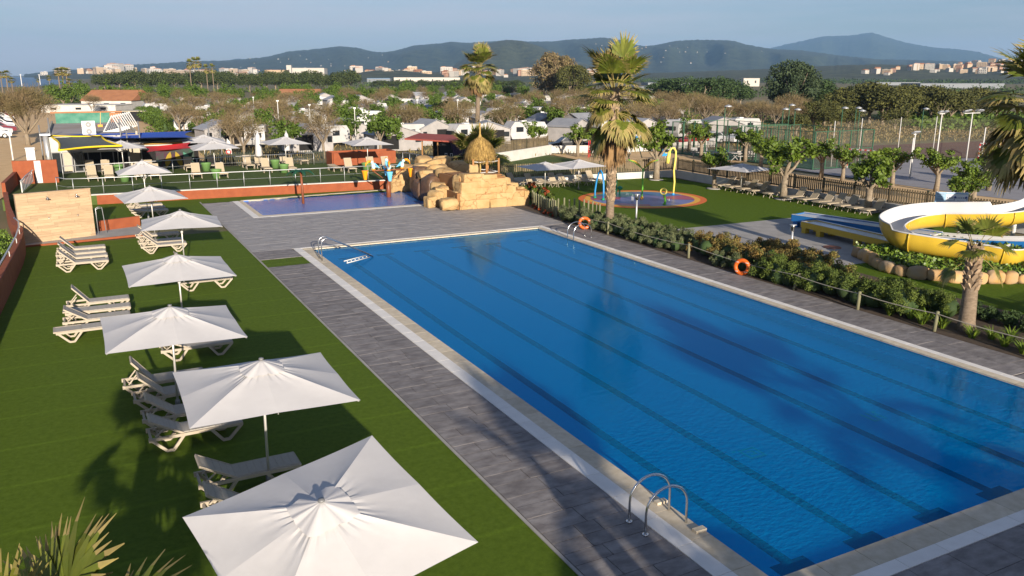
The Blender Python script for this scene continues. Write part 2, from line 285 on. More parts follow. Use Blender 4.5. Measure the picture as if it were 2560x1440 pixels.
# ------------------------------------------------------------------ mesh helpers
class MB:
    def __init__(s): s.V = []; s.F = []
    def add(s, V, F):
        o = len(s.V); s.V.extend([tuple(v) for v in V]); s.F.extend([tuple(i + o for i in f) for f in F]); return s
    def box(s, c, d, rz=0.0, ry=0.0, rx=0.0):
        x, y, z = d[0] / 2, d[1] / 2, d[2] / 2
        P = [Vector(v) for v in ((-x, -y, -z), (x, -y, -z), (x, y, -z), (-x, y, -z), (-x, -y, z), (x, -y, z), (x, y, z), (-x, y, z))]
        if rz or ry or rx:
            mt = Matrix.Rotation(rz, 3, 'Z') @ Matrix.Rotation(ry, 3, 'Y') @ Matrix.Rotation(rx, 3, 'X'); P = [mt @ p for p in P]
        P = [p + Vector(c) for p in P]
        return s.add(P, ((0, 3, 2, 1), (4, 5, 6, 7), (0, 1, 5, 4), (1, 2, 6, 5), (2, 3, 7, 6), (3, 0, 4, 7)))
    def bar(s, a, b, w, h=None):
        """square bar from a to b"""
        a, b = Vector(a), Vector(b); h = h or w; d = (b - a)
        u = d.cross(Vector((0, 0, 1))); 
        if u.length < 1e-6: u = Vector((1, 0, 0))
        u.normalize(); v = u.cross(d).normalized(); u = u * w / 2; v = v * h / 2
        P = [a - u - v, a + u - v, a + u + v, a - u + v, b - u - v, b + u - v, b + u + v, b - u + v]
        return s.add(P, ((0, 1, 2, 3), (7, 6, 5, 4), (0, 4, 5, 1), (1, 5, 6, 2), (2, 6, 7, 3), (3, 7, 4, 0)))
    def tube(s, pts, r, n=8, cap=True):
        pts = [Vector(p) for p in pts]; k = len(pts); rr = [r] * k if not hasattr(r, '__len__') else r
        V = []; F = []; ref = None
        for i, p in enumerate(pts):
            t = (pts[min(i + 1, k - 1)] - pts[max(i - 1, 0)]).normalized()
            if ref is None:
                ref = Vector((0, 0, 1)).cross(t)
                if ref.length < 1e-4: ref = Vector((1, 0, 0))
            ref = (ref - t * ref.dot(t)).normalized(); w = t.cross(ref)
            for j in range(n):
                a = 2 * math.pi * j / n; V.append(p + (ref * math.cos(a) + w * math.sin(a)) * rr[i])
        for i in range(k - 1):
            for j in range(n):
                F.append((i * n + j, i * n + (j + 1) % n, (i + 1) * n + (j + 1) % n, (i + 1) * n + j))
        if cap: F.append(tuple(range(n - 1, -1, -1))); F.append(tuple((k - 1) * n + j for j in range(n)))
        return s.add(V, F)
    def lathe(s, prof, n=16, c=(0, 0, 0), capb=True, capt=True):
        V = []; F = []; k = len(prof)
        for r, z in prof:
            for j in range(n):
                a = 2 * math.pi * j / n; V.append((c[0] + r * math.cos(a), c[1] + r * math.sin(a), c[2] + z))
        for i in range(k - 1):
            for j in range(n): F.append((i * n + j, i * n + (j + 1) % n, (i + 1) * n + (j + 1) % n, (i + 1) * n + j))
        if capb: F.append(tuple(range(n - 1, -1, -1)))
        if capt: F.append(tuple((k - 1) * n + j for j in range(n)))
        return s.add(V, F)
    def prism(s, poly, z0, z1):
        n = len(poly); V = [(x, y, z0) for x, y in poly] + [(x, y, z1) for x, y in poly]
        F = [tuple(range(n - 1, -1, -1)), tuple(range(n, 2 * n))] + [(i, (i + 1) % n, n + (i + 1) % n, n + i) for i in range(n)]
        return s.add(V, F)
    def prism_y(s, poly, y0, y1):
        """polygon in XZ extruded along Y"""
        n = len(poly); V = [(x, y0, z) for x, z in poly] + [(x, y1, z) for x, z in poly]
        F = [tuple(range(n)), tuple(range(2 * n - 1, n - 1, -1))] + [((i + 1) % n, i, n + i, n + (i + 1) % n) for i in range(n)]
        return s.add(V, F)
    def ball(s, c, r, n=10, k=6, sq=(1, 1, 1)):
        V = []; F = []
        for i in range(k + 1):
            ph = math.pi * i / k
            for j in range(n):
                a = 2 * math.pi * j / n
                V.append((c[0] + r * sq[0] * math.sin(ph) * math.cos(a), c[1] + r * sq[1] * math.sin(ph) * math.sin(a), c[2] + r * sq[2] * math.cos(ph)))
        for i in range(k):
            for j in range(n): F.append((i * n + j, (i + 1) * n + j, (i + 1) * n + (j + 1) % n, i * n + (j + 1) % n))
        return s.add(V, F)
    def torus(s, c, R, r, n=28, m=10, ax='Z'):
        V = []; F = []
        for i in range(n):
            a = 2 * math.pi * i / n
            for j in range(m):
                b = 2 * math.pi * j / m; q = R + r * math.cos(b); p = (q * math.cos(a), q * math.sin(a), r * math.sin(b))
                if ax == 'Y': p = (p[0], p[2], p[1])
                V.append((c[0] + p[0], c[1] + p[1], c[2] + p[2]))
        for i in range(n):
            for j in range(m): F.append((i * m + j, ((i + 1) % n) * m + j, ((i + 1) % n) * m + (j + 1) % m, i * m + (j + 1) % m))
        return s.add(V, F)
    def mesh(s, name, m, smooth=False):
        me = bpy.data.meshes.new(name); me.from_pydata([tuple(v) for v in s.V], [], s.F); me.update()
        if m: me.materials.append(MATS[m] if isinstance(m, str) else m)
        if smooth: me.polygons.foreach_set('use_smooth', [True] * len(me.polygons))
        return me
    def obj(s, name, m, parent=None, smooth=False, kind=None, loc=None, rz=0.0):
        return link(name, s.mesh(name, m, smooth), parent, kind, loc, rz)
def link(name, me, parent=None, kind=None, loc=None, rz=0.0):
    o = bpy.data.objects.new(name, me); COL.objects.link(o)
    if parent: o.parent = parent
    if loc is not None: o.location = loc
    if rz: o.rotation_euler = (0, 0, rz)
    if kind: o['kind'] = kind
    return o
def smooth_by_angle(o, deg=40):
    try:
        o.data.set_sharp_from_angle(angle=R_(deg)); o.data.polygons.foreach_set('use_smooth', [True] * len(o.data.polygons))
    except Exception: pass
    return o
def np_mesh(name, V, F, m):
    """big meshes from numpy arrays; F is (n,4) or (n,3)"""
    me = bpy.data.meshes.new(name); k = F.shape[1]
    me.vertices.add(len(V)); me.vertices.foreach_set('co', np.asarray(V, dtype=np.float32).ravel())
    me.loops.add(F.size); me.loops.foreach_set('vertex_index', np.asarray(F, dtype=np.int32).ravel())
    me.polygons.add(len(F)); me.polygons.foreach_set('loop_start', np.arange(0, F.size, k, dtype=np.int32))
    me.polygons.foreach_set('loop_total', np.full(len(F), k, dtype=np.int32))
    me.update(calc_edges=True); me.validate()
    if m: me.materials.append(MATS[m])
    return me
def tag(o, label, cat, group=None):
    o['label'] = label; o['category'] = cat
    if group: o['group'] = group
    return o
def thing(name, label, cat, loc=(0, 0, 0), rz=0.0, group=None):
    o = bpy.data.objects.new(name, None); COL.objects.link(o); o.location = loc; o.rotation_euler = (0, 0, rz); o.empty_display_size = 0.2
    return tag(o, label, cat, group)
def copy_tree(o, parent=None):
    c = o.copy(); COL.objects.link(c); c.parent = parent
    for ch in o.children: copy_tree(ch, c)
    return c
def dup(o, loc, rz=0.0, label=None, scale=None, group=None):
    c = copy_tree(o); c.location = loc; c.rotation_euler = (0, 0, rz)
    if label: c['label'] = label
    if group: c['group'] = group
    if scale: c.scale = scale if hasattr(scale, '__len__') else (scale,) * 3
    return c
class Proto:
    """first placement moves the original, later ones copy it"""
    def __init__(s, o): s.o = o; s.used = False
    def put(s, loc, rz=0.0, label=None, scale=None, group=None):
        if s.used: return dup(s.o, loc, rz, label, scale, group)
        s.used = True; o = s.o; o.location = loc; o.rotation_euler = (0, 0, rz)
        if label: o['label'] = label
        if group: o['group'] = group
        if scale: o.scale = scale if hasattr(scale, '__len__') else (scale,) * 3
        return o

# ------------------------------------------------------------------ foliage helpers
NR = np.random.default_rng(5)
def rand_dirs(n, rg):
    v = rg.normal(size=(n, 3)); return v / np.linalg.norm(v, axis=1, keepdims=True)
def quads(P, L, Wd, rg, upbias=0.3, dirs=None, normals=None):
    """one leaf-shaped (kite) quad per point"""
    n = len(P); L = np.broadcast_to(L, n)[:, None]; Wd = np.broadcast_to(Wd, n)[:, None]
    d = rand_dirs(n, rg) if dirs is None else dirs
    nn = rand_dirs(n, rg) + np.array([0, 0, upbias]) if normals is None else normals + 0.5 * rand_dirs(n, rg)
    w = np.cross(d, nn); w /= np.linalg.norm(w, axis=1, keepdims=True) + 1e-9
    V = np.stack([P, P + d * L * .5 + w * Wd * .5, P + d * L, P + d * L * .5 - w * Wd * .5], 1).reshape(-1, 3)
    F = np.arange(4 * n).reshape(-1, 4)
    return V, F
def join_np(parts):
    V = []; F = []; o = 0
    for v, f in parts: V.append(v); F.append(f + o); o += len(v)
    return np.concatenate(V), np.concatenate(F)
def clumpy_cloud(n, centres, radii, rg, sq=(1, 1, 1), shell=0.5):
    """points in many small clumps; denser towards each clump's skin"""
    k = len(centres); idx = rg.integers(0, k, n)
    d = rand_dirs(n, rg); r = (shell + (1 - shell) * rg.random(n) ** .6)
    P = np.asarray(centres)[idx] + d * (r * np.asarray(radii)[idx])[:, None] * np.array(sq)
    return P, d
# ================================================================== SETTING
def world_coords(*names):
    for nm in names:
        nt = MATS[nm].node_tree; ge = nt.nodes.new('ShaderNodeNewGeometry')
        for tcn in [q for q in nt.nodes if q.type == 'TEX_COORD']:
            for lk in list(tcn.outputs['Object'].links): nt.links.new(ge.outputs['Position'], lk.to_socket)
world_coords('deck_far', 'turf', 'turf_olive', 'mown_lawn', 'deck', 'coping', 'grating', 'plank_tile', 'rock', 'rock_wet', 'stone', 'lounger_frame', 'canopy', 'caravan_white', 'awning_grey', 'awning_wall', 'sand')
def on_y(px, py, Y):
    d = rt2 * ((px - 1280) / FPX) - up2 * ((py - 720) / FPX) + fw
    t = Y / d.y
    return Vector((d.x * t, Y, CAM_H + d.z * t))
def sheet(name, polys, z, m, kind='structure', parent=None):
    b = MB()
    for p in polys: b.add([(x, y, z) for x, y in p], [tuple(range(len(p)))])
    return b.obj(name, m, parent, kind=kind)
def rect(x0, y0, x1, y1): return [(x0, y0), (x1, y0), (x1, y1), (x0, y1)]

# ground with an opening for the two pools
GX = [-8000, 8.4, 22.1, 12600]; GY = [-700, 7.6, 57.4, 12600]
sheet('ground', [rect(GX[i], GY[j], GX[i + 1], GY[j + 1]) for i in range(3) for j in range(3) if not (i == 1 and j == 1)], -0.10, 'dry_ground')
sheet('sea', [[(-7900, 700), (-25, 700), (10, 1200), (-150, 4000), (-1000, 12500), (-7900, 12500)]], -0.06, 'sea')
sheet('sand_road', [[(-40, -20), (-5.6, -20), (-5.6, 60), (-4.4, 72), (-2.6, 74), (-2.6, 240), (-16, 300), (-60, 300)]], -0.05, 'sand')
sheet('sand_yard', [[(3.6, 96), (11, 84), (13, 131), (10.5, 185), (4.5, 185)]], -0.046, 'sand')
sheet('sand_path', [[(43.0, 62), (44.2, 20), (57, 20), (54.6, 52), (50.5, 60), (66, 62), (66, 72), (57, 73.4), (46, 76), (44, 76), (43.6, 70)]], -0.05, 'sand')
sheet('lawn_left', [rect(-3.3, -12, 6.5, 45.2), rect(0.9, 49.2, 6.5, 58.6), rect(6.5, 56.05, 21.0, 58.6), rect(-2.5, 49.3, 0.9, 58.6)], 0.0, 'turf')
sheet('lawn_right', [[(24.6, 12), (42.3, 12), (42.3, 34), (42.2, 54.0), (25.5, 55.4), (25.2, 45.8), (24.6, 41)]], 0.0, 'mown_lawn')
sheet('lawn_middle', [[(28.4, 55.6), (43.2, 54.6), (43.3, 76), (35.9, 70.9), (30, 69.5)]], -0.04, 'turf_olive')
sheet('planting_soil', [[(23.74, 12), (28.2, 12), (28.6, 30), (27.6, 38), (25.6, 45.7), (24.2, 45.7), (23.74, 39)]], 0.006, 'soil')
sheet('slide_landing', [[(27.9, 34.75), (36.3, 34.6), (36.6, 24.0), (31.0, 24.3), (28.2, 24.4)]], 0.008, 'concrete')
sheet('sports_court', [[(55.9, 54), (54.9, 36), (57.4, 20), (92, 20), (92, 46), (76, 55.2), (64.8, 55.2)]], -0.03, 'court_grey')
sheet('red_court', [[(66, 56), (77, 55.3), (92.5, 46), (130, 46), (112, 66), (68, 70)]], -0.028, 'court_red')
sheet('padel_court', [rect(57.2, 52.5, 64.6, 61.5), rect(56.4, 62.5, 64, 71.5)], -0.025, 'court_green')
sheet('green_field', [[(112, 84), (170, 60), (230, 90), (150, 125)]], 0.0, 'field_green')

# deck: joint bed + pavers
deck = sheet('pool_deck', [rect(6.57, -6, 8.46, 35.4), rect(6.57, 37.0, 8.46, 55.8), rect(8.46, 38.95, 19.4, 48.72), [(19.4, 38.95), (23.7, 38.95), (24.3, 41.2), (25.2, 45.9), (25.2, 48.7), (19.4, 48.7)], rect(22.05, -6, 23.72, 38.95), rect(8.46, -6, 22.05, 7.74)], 0.0, 'deck_joint')
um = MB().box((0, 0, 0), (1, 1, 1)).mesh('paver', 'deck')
def paver(x0, y0, x1, y1, g=0.014):
    o = link('paver', um, deck); o.location = ((x0 + x1) / 2, (y0 + y1) / 2, -0.004 + rnd.uniform(0, .004)); o.scale = (x1 - x0 - g, y1 - y0 - g, 0.04)
y = 6.9
while y < 35.3:
    h = rnd.choice((.38, .46, .46, .56)); y1 = min(y + h, 35.38)
    c = sorted([6.58, 8.45] + ([6.58 + rnd.uniform(.55, 1.3)] if rnd.random() < .75 else [6.58 + rnd.uniform(.4, .7), 6.58 + rnd.uniform(1.1, 1.45)]))
    for a, b in zip(c[:-1], c[1:]): paver(a, y, b, y1)
    y = y1
y = 12.6
while y < 38.9:
    y1 = min(y + rnd.choice((.46, .56, .66, .9)), 38.93); c = 22.06 + rnd.uniform(.5, 1.1)
    paver(22.06, y, c, y1); paver(c, y, 23.7, y1); y = y1
for x in np.arange(8.48, 21.4, 1.0):
    for k in range(2): paver(x, 6.3 + .72 * k, x + 1.0, 6.3 + .72 * (k + 1))
fb = MB()
def far_paving(x0, y0, x1, y1):
    yy = y0
    while yy < y1 - .05:
        h = rnd.choice((.40, .48, .60)); h = min(h, y1 - yy); xx = x0 - rnd.random() * .5
        while xx < x1 - .05:
            w = rnd.choice((.6, .9, 1.2)); a, b = max(xx, x0), min(xx + w, x1)
            if b - a > .05: fb.box(((a + b) / 2, yy + h / 2, -0.004 + rnd.uniform(0, .004)), (b - a - .012, h - .012, .04))
            xx += w
        yy += h
far_paving(6.58, 38.95, 19.4, 48.7); far_paving(19.4, 38.97, 23.7, 45.9); far_paving(6.58, 48.7, 8.45, 55.8)
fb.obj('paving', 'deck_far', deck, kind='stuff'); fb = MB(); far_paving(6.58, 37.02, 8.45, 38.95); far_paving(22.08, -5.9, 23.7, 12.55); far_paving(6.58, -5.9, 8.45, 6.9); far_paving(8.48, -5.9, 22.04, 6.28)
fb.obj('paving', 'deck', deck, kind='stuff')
sheet('turf_strip', [rect(6.56, 35.42, 8.44, 36.98)], 0.012, 'turf')
# thin concrete edging between lawn and deck
b = MB(); b.box((6.535, 22.2, 0.004), (0.065, 69, .03)); b.obj('deck_edging', 'concrete', kind='structure')

# ------------------------------------------------------------------ main pool
WX0, WX1, WY0, WY1 = 9.25, 21.55, 8.52, 38.5
def floor_z(y): return -0.76 + (y - WY0) / (WY1 - WY0) * 0.40
basin = MB()
V = [(WX0, WY0, floor_z(WY0)), (WX1, WY0, floor_z(WY0)), (WX1, WY1, floor_z(WY1)), (WX0, WY1, floor_z(WY1)), (WX0, WY0, -.012), (WX1, WY0, -.012), (WX1, WY1, -.012), (WX0, WY1, -.012)]
basin.add(V, ((0, 1, 2, 3), (0, 4, 5, 1), (1, 5, 6, 2), (2, 6, 7, 3), (3, 7, 4, 0)))
pool = basin.obj('swimming_pool', 'pool_tile', kind='structure')
for i, lx in enumerate(((10.78, 10.62), (12.67, 12.5), (14.68, 14.39), (16.72, 16.4), (18.6, 18.3), (20.45, 20.15))):
    b = MB(); lx, lf = lx; ya, yb = WY0 + 1.0, WY1 - 1.15
    za, zb = floor_z(ya) + .006, floor_z(yb) + .006
    b.add([(lx - .13, ya, za), (lx + .13, ya, za), (lf + .13, yb, zb), (lf - .13, yb, zb)], ((0, 1, 2, 3),))
    for cx, yy in ((lx, ya), (lf, yb)):
        z = floor_z(yy) + .009; b.add([(cx - .42, yy - .16, z), (cx + .42, yy - .16, z), (cx + .42, yy + .16, z), (cx - .42, yy + .16, z)], ((0, 1, 2, 3),))
    b.obj('lane_line', 'pool_line', pool)
b = MB(); z = -0.34; b.box((WX1 - .06, (WY0 + WY1) / 2, z), (.14, WY1 - WY0 - .02, .05)); b.obj('wall_ledge', 'pool_tile', pool)
for mx, my, kind in ((*ground_at(1880, 1133, -.70)[:2], 0), (*ground_at(2185, 1040, -.68)[:2], 1)):
    b = MB(); z = floor_z(my) + .008
    def strip(x0, y0, x1, y1): b.add([(mx + x0, my + y0, z), (mx + x1, my + y0, z), (mx + x1, my + y1, z), (mx + x0, my + y1, z)], ((0, 1, 2, 3),))
    if kind == 0:
        strip(-.25, -.25, .25, -.18); strip(-.25, .18, .25, .25); strip(-.25, -.18, -.18, .18); strip(.18, -.18, .25, .18); strip(-.09, -.09, .1, -.03); strip(-.09, .05, .1, .1); strip(.04, -.03, .1, .05); strip(-.42, .2, -.3, .26)
    else:
        for k in range(3): strip(-.26 + .2 * k, -.25, -.19 + .2 * k, .25)
        strip(-.19, -.25, -.1, -.18); strip(.21, .18, .3, .25); strip(.01, -.03, .1, .03)
    b.obj('depth_mark', 'pool_mark', pool)
sheet('pool_water', [rect(WX0 + .004, WY0 + .004, WX1 - .004, WY1 - .004)], -0.05, 'pool_water', kind='structure')
cm = MB().box((0, 0, 0), (1, 1, 1)).mesh('coping_stone', 'coping'); gm = MB().box((0, 0, 0), (1, 1, 1)).mesh('grating_panel', 'grating')
def rim(name, me, x0, y0, x1, y1, step, axis, z, h=.05, g=.012):
    L0, L1 = (y0, y1) if axis == 'y' else (x0, x1); n = max(1, round((L1 - L0) / step)); s = (L1 - L0) / n
    for k in range(n):
        o = link(name, me, pool); c = L0 + s * (k + .5)
        if axis == 'y': o.location = ((x0 + x1) / 2, c, z); o.scale = (x1 - x0, s - g, h)
        else: o.location = (c, (y0 + y1) / 2, z); o.scale = (s - g, y1 - y0, h)
ZC = -0.006
rim('coping_stone', cm, 8.83, 8.0, 9.27, 38.4, 1.05, 'y', ZC)
rim('coping_stone', cm, 21.53, 8.0, 21.80, 38.4, 1.05, 'y', ZC); rim('coping_stone', cm, 8.84, 38.42, 21.79, 38.74, 1.05, 'x', ZC); rim('coping_stone', cm, 9.28, 8.04, 21.52, 8.55, 0.95, 'x', ZC)
rim('grating_panel', gm, 8.46, 8.05, 8.825, 38.75, 1.0, 'y', ZC + .004); rim('grating_panel', gm, 21.81, 7.74, 22.05, 38.93, 1.0, 'y', ZC + .004)
rim('grating_panel', gm, 8.47, 38.755, 21.80, 38.94, 1.0, 'x', ZC + .004); rim('grating_panel', gm, 8.47, 7.745, 21.80, 8.035, 1.0, 'x', ZC + .004)
# recess blocks either side of the near ladder
for yy in (10.28, 11.42):
    b = MB(); b.box((9.17, yy, .045), (.24, .12, .05)); b.obj('coping_stone', 'coping', pool)

def ladder(label, p0, p1, out, reach, h, drop):
    """grab rails from deck points p0,p1, arching 'reach' metres along 'out' and down into the water"""
    t = thing('pool_ladder', label, 'pool ladder', ((p0[0] + p1[0]) / 2, (p0[1] + p1[1]) / 2, 0), group='pool ladders')
    ox, oy = t.location.x, t.location.y
    for p in (p0, p1):
        pts = []
        for k in range(15):
            a = math.pi * k / 14; u = (1 - math.cos(a)) / 2
            pts.append((p[0] - ox + out[0] * reach * u, p[1] - oy + out[1] * reach * u, h - .42 + .42 * math.sin(a)))
        pts = [(p[0] - ox, p[1] - oy, .01)] + pts + [(pts[-1][0], pts[-1][1], -drop)]
        MB().tube(pts, .024, 10).obj('rail', 'steel', t, smooth=True)
        MB().lathe([(.06, .01), (.06, .035), (.03, .04)], 12, (p[0] - ox, p[1] - oy, 0.008)).obj('base_flange', 'steel', t, smooth=True)
    for k in range(3):
        z = -.12 - .2 * k; a = Vector((p0[0] - ox + out[0] * reach, p0[1] - oy + out[1] * reach, z)); c = Vector((p1[0] - ox + out[0] * reach, p1[1] - oy + out[1] * reach, z))
        MB().bar(a, c, .07, .025).obj('step', 'steel', t)
    return t
ladder('stainless ladder rails at the near left edge of the pool, largest in the photo', (8.22, 11.12), (8.22, 10.62), (1, 0), 0.92, .86, .8)
ladder('stainless ladder rails at the far right corner near the leaning orange lifebuoy', (22.6, 35.35), (22.6, 34.75), (-1, 0), 1.05, .78, .7)
# access ladder with long sloping rail at the far left corner
t = thing('access_handrail', 'stainless sloping access handrail with underwater ladder at the far left corner of the pool', 'handrail', (9.0, 35.9, 0))
for yy in (.25, -.25):
    MB().tube([(0, yy, 0.0), (0, yy, .75), (.05, yy, .92), (.18, yy, 1.0), (.34, yy, .99), (.55, yy, .90), (2.35, yy, -.02)], .024, 10).obj('rail', 'steel', t, smooth=True)
for xx in (2.35, ):
    MB().tube([(xx, .25, -.02), (xx, -.25, -.02)], .02, 8).obj('cross_bar', 'steel', t, smooth=True)
for yy in (.22, -.22): MB().tube([(2.2, yy, -.04), (0.9, yy - .75, -.04)], .022, 8).obj('side_rail', 'white_paint', t, smooth=True)
for k in range(6): 
    a = Vector((2.2, 0, -.045)).lerp(Vector((.9, -.75, -.045)), (k + .5) / 6); MB().box(a, (.05, .05, .05)).obj('step', 'white_paint', t)

# ------------------------------------------------------------------ paddling pool
PB = MB(); pz = -.30
PX0, PY0, PX1, PY1 = 9.1, 49.35, 21.2, 56.0
PB.add([(PX0, PY0, pz), (PX1, PY0, pz), (PX1, PY1 + .9, pz), (PX0, PY1, pz), (PX0, PY0, 0), (PX1, PY0, 0), (PX1, PY1 + .9, 0), (PX0, PY1, 0)], ((0, 1, 2, 3), (0, 4, 5, 1), (1, 5, 6, 2), (2, 6, 7, 3), (3, 7, 4, 0)))
paddle = PB.obj('paddling_pool', 'paddle_tile', kind='structure')
sheet('paddling_pool_water', [[(PX0 + .003, PY0 + .003), (PX1, PY0 + .003), (PX1, PY1 + .88), (PX0 + .003, PY1 - .003)]], -.04, 'paddle_water')
b = MB(); b.prism([(8.46, 48.73), (19.6, 48.73), (19.6, 49.0), (8.82, 49.0), (8.82, 56.0), (8.46, 56.0)], -.03, .02); b.obj('pool_grating', 'grating', paddle)
b = MB(); b.prism([(8.83, 49.01), (21.0, 49.01), (21.0, 49.4), (9.12, 49.4), (9.12, 56.02), (8.83, 56.02)], -.03, .012); b.obj('pool_edge', 'coping', paddle)
E2 = []
for k in range(40):
    u = k / 39; E2.append((9.0 + 11.9 * u, 55.95 + .95 * u + .07 * math.sin(k * 1.3) + .05 * math.sin(k * 2.9)))
b = MB(); b.prism(E2 + [(20.95, 57.25), (9.0, 56.25)], -.05, .025); b.obj('back_edge', 'coping', paddle)

# ------------------------------------------------------------------ raised terrace behind the red wall
T = 0.62
tr = [(-4.6, 58.9), (-2.6, 58.75), (21.9, 57.55), (25.3, 57.5), (26.6, 60), (25.6, 68.6), (18.6, 72.0), (-1.5, 73.2), (-4.6, 73.2)]
b = MB(); b.prism([(x, y) for x, y in tr], -.08, T); terrace = b.obj('terrace', 'turf_olive', kind='structure')
def wall_run(name, label, pts, thick, h, m, capm=None, cap_h=.07, z0=-.05, cat='wall', cap_over=.05):
    t = thing(name, label, cat, (pts[0][0], pts[0][1], 0)); o = Vector((pts[0][0], pts[0][1]))
    L = [Vector(p) - o for p in pts]; n = len(L); left = []; right = []; lc = []; rc = []
    for i, p in enumerate(L):
        d = (L[min(i + 1, n - 1)] - L[max(i - 1, 0)]).normalized(); nn = Vector((-d.y, d.x))
        left.append(p + nn * thick / 2); right.append(p - nn * thick / 2); lc.append(p + nn * (thick / 2 + cap_over)); rc.append(p - nn * (thick / 2 + cap_over))
    def strip(A, B, za, zb):
        b = MB(); V = []
        for i in range(n): V += [(A[i].x, A[i].y, za), (A[i].x, A[i].y, zb), (B[i].x, B[i].y, zb), (B[i].x, B[i].y, za)]
        F = []
        for i in range(n - 1):
            q = 4 * i
            for k in range(4): F.append((q + k, q + (k + 1) % 4, q + 4 + (k + 1) % 4, q + 4 + k))
        F += [(0, 3, 2, 1), (4 * n - 4, 4 * n - 3, 4 * n - 2, 4 * n - 1)]
        return b.add(V, F)
    strip(left, right, z0, h).obj('wall_body', m, t)
    if capm: strip(lc, rc, h + .002, h + cap_h).obj('wall_coping', capm, t)
    return t
wall_run('retaining_wall', 'long low terracotta red retaining wall with white coping behind the paddling pool', [(0.3, 58.72), (6.8, 58.36), (14, 57.9), (21.0, 57.42)], .22, .60, 'red_wall', 'white_wall', .06)
def railing(name, label, pts, h, z, spacing, m='galvanised', glass=False, r=.022):
    t = thing(name, label, 'railing', (pts[0][0], pts[0][1], z)); o = Vector((pts[0][0], pts[0][1], 0))
    P = [Vector((x, y, 0)) - o for x, y in pts]
    MB().tube([p + Vector((0, 0, h)) for p in P], r + .008, 8).obj('handrail', m, t, smooth=True)
    MB().tube([p + Vector((0, 0, h * .5)) for p in P], .008, 6).obj('wire', m, t)
    first = None; tot = 0; L = [(P[i + 1] - P[i]).length for i in range(len(P) - 1)]; S = sum(L); n = max(1, round(S / spacing))
    pm = MB().tube([(0, 0, 0), (0, 0, h)], r, 8).mesh('post', m, True)
    for k in range(n + 1):
        s = S * k / n; i = 0
        while i < len(L) - 1 and s > L[i]: s -= L[i]; i += 1
        c = P[i].lerp(P[i + 1], s / L[i]); q = link('post', pm, t); q.location = c
    return t
railing('terrace_railing', 'steel post and wire railing along the front edge of the raised terrace', [(-1.6, 60.6), (-1.0, 59.35), (0.5, 59.0), (6.8, 58.72), (14, 58.3), (23.6, 57.95)], 1.02, T, 1.75)
railing('terrace_railing', 'steel railing sloping away on the right side of the terrace beside the stage', [(23.6, 57.95), (25.4, 61), (24.6, 67.8)], 1.0, T, 1.3)
railing('bar_railing', 'thin steel railing across the terrace between the umbrellas and the bar front', [(-1.3, 68.2), (5.5, 69.2), (10, 70.2), (17.6, 70.6)], 1.0, T, 1.85)

# left curved planter wall with handrail
cw = [(-4.45, 60.0), (-3.95, 53.5), (-3.25, 46.6), (-2.98, 45.2), (-2.9, 43.4), (-2.9, 41), (-3.0, 38), (-3.15, 34), (-3.4, 28), (-3.7, 20), (-3.9, 8), (-4, -6)]
wall_run('curved_wall', 'curved terracotta red garden wall with handrail at the left edge of the lawn', cw, .26, .95, 'red_wall')
t = thing('garden_handrail', 'grey tubular handrail following the top of the curved red wall', 'handrail', (-3.1, 45.6, .95))
MB().tube([(x + 3.1, y - 45.6, .30) for x, y in cw[2:-3]], .035, 8).obj('rail', 'galvanised', t, smooth=True)
for k in range(3, 9): MB().tube([(cw[k][0] + 3.1, cw[k][1] - 45.6, 0), (cw[k][0] + 3.1, cw[k][1] - 45.6, .28)], .018, 6).obj('bracket', 'white_paint', t)

# ------------------------------------------------------------------ shower wall of wood-look tiles
sx0, sy0, sx1, sy1 = -3.05, 45.95, 0.22, 46.85
swl = math.hypot(sx1 - sx0, sy1 - sy0); sang = math.atan2(sy1 - sy0, sx1 - sx0)
t = thing('shower_wall', 'freestanding shower wall clad in pale wood look planks with two shower heads', 'shower wall', (sx0, sy0, 0), sang)
SH = 2.42
MB().box((swl / 2, .12, SH / 2), (swl - .004, .20, SH)).obj('core', 'grout', t)
pm = MB().box((0, 0, 0), (1, 1, 1)).mesh('plank', 'plank_tile')
rows = 18; rh = (SH - .002) / rows
for k in range(rows):
    x = -rnd.random() * .9
    while x < swl - .02:
        a, c = max(x, 0), min(x + .92, swl)
        if c - a > .03:
            o = link('plank', pm, t); o.location = ((a + c) / 2, .008 + rnd.uniform(-.002, .002), rh * (k + .5)); o.scale = (c - a - .006, .018, rh - .006)
        x += .92
MB().box((swl / 2, .11, SH + .022), (swl + .03, .26, .04)).obj('wall_cap', 'plank_tile', t)
for xx, in ((.43 * swl - .12,), (.80 * swl - .05,)):
    hb = MB(); hb.tube([(xx, 0, 2.22), (xx, -.16, 2.24), (xx, -.24, 2.2)], .022, 8); hb.obj('shower_arm', 'steel', t, smooth=True)
    MB().lathe([(.035, .05), (.10, .02), (.105, 0)], 14, (xx, -.25, 2.13)).obj('shower_head', 'steel', t, smooth=True)
    MB().lathe([(.04, 0), (.05, .03), (.03, .05)], 12, (xx, -.03, 1.15)).obj('push_valve', 'steel', t, smooth=True)
b = MB(); b.prism([(-3.1, 45.2), (2.55, 46.0), (2.6, 48.9), (0.3, 48.0), (-3.1, 47)], -.02, .03); b.obj('shower_slab', 'concrete', kind='structure')
b = MB(); b.box((0, 0, 0), (5.75, .09, .10), rz=math.atan2(.8, 5.65)); b.obj('slab_kerb', 'red_wall', kind='structure', loc=(-.29, 45.52, .03))
wall_run('low_red_wall', 'short low terracotta wall on the slab to the right of the shower wall', [(0.35, 48.55), (2.45, 49.35)], .2, .5, 'red_wall')
t = thing('hand_ladder', 'small steel step rail standing against the right side of the shower wall', 'step rail', (0.35, 47.3, .03))
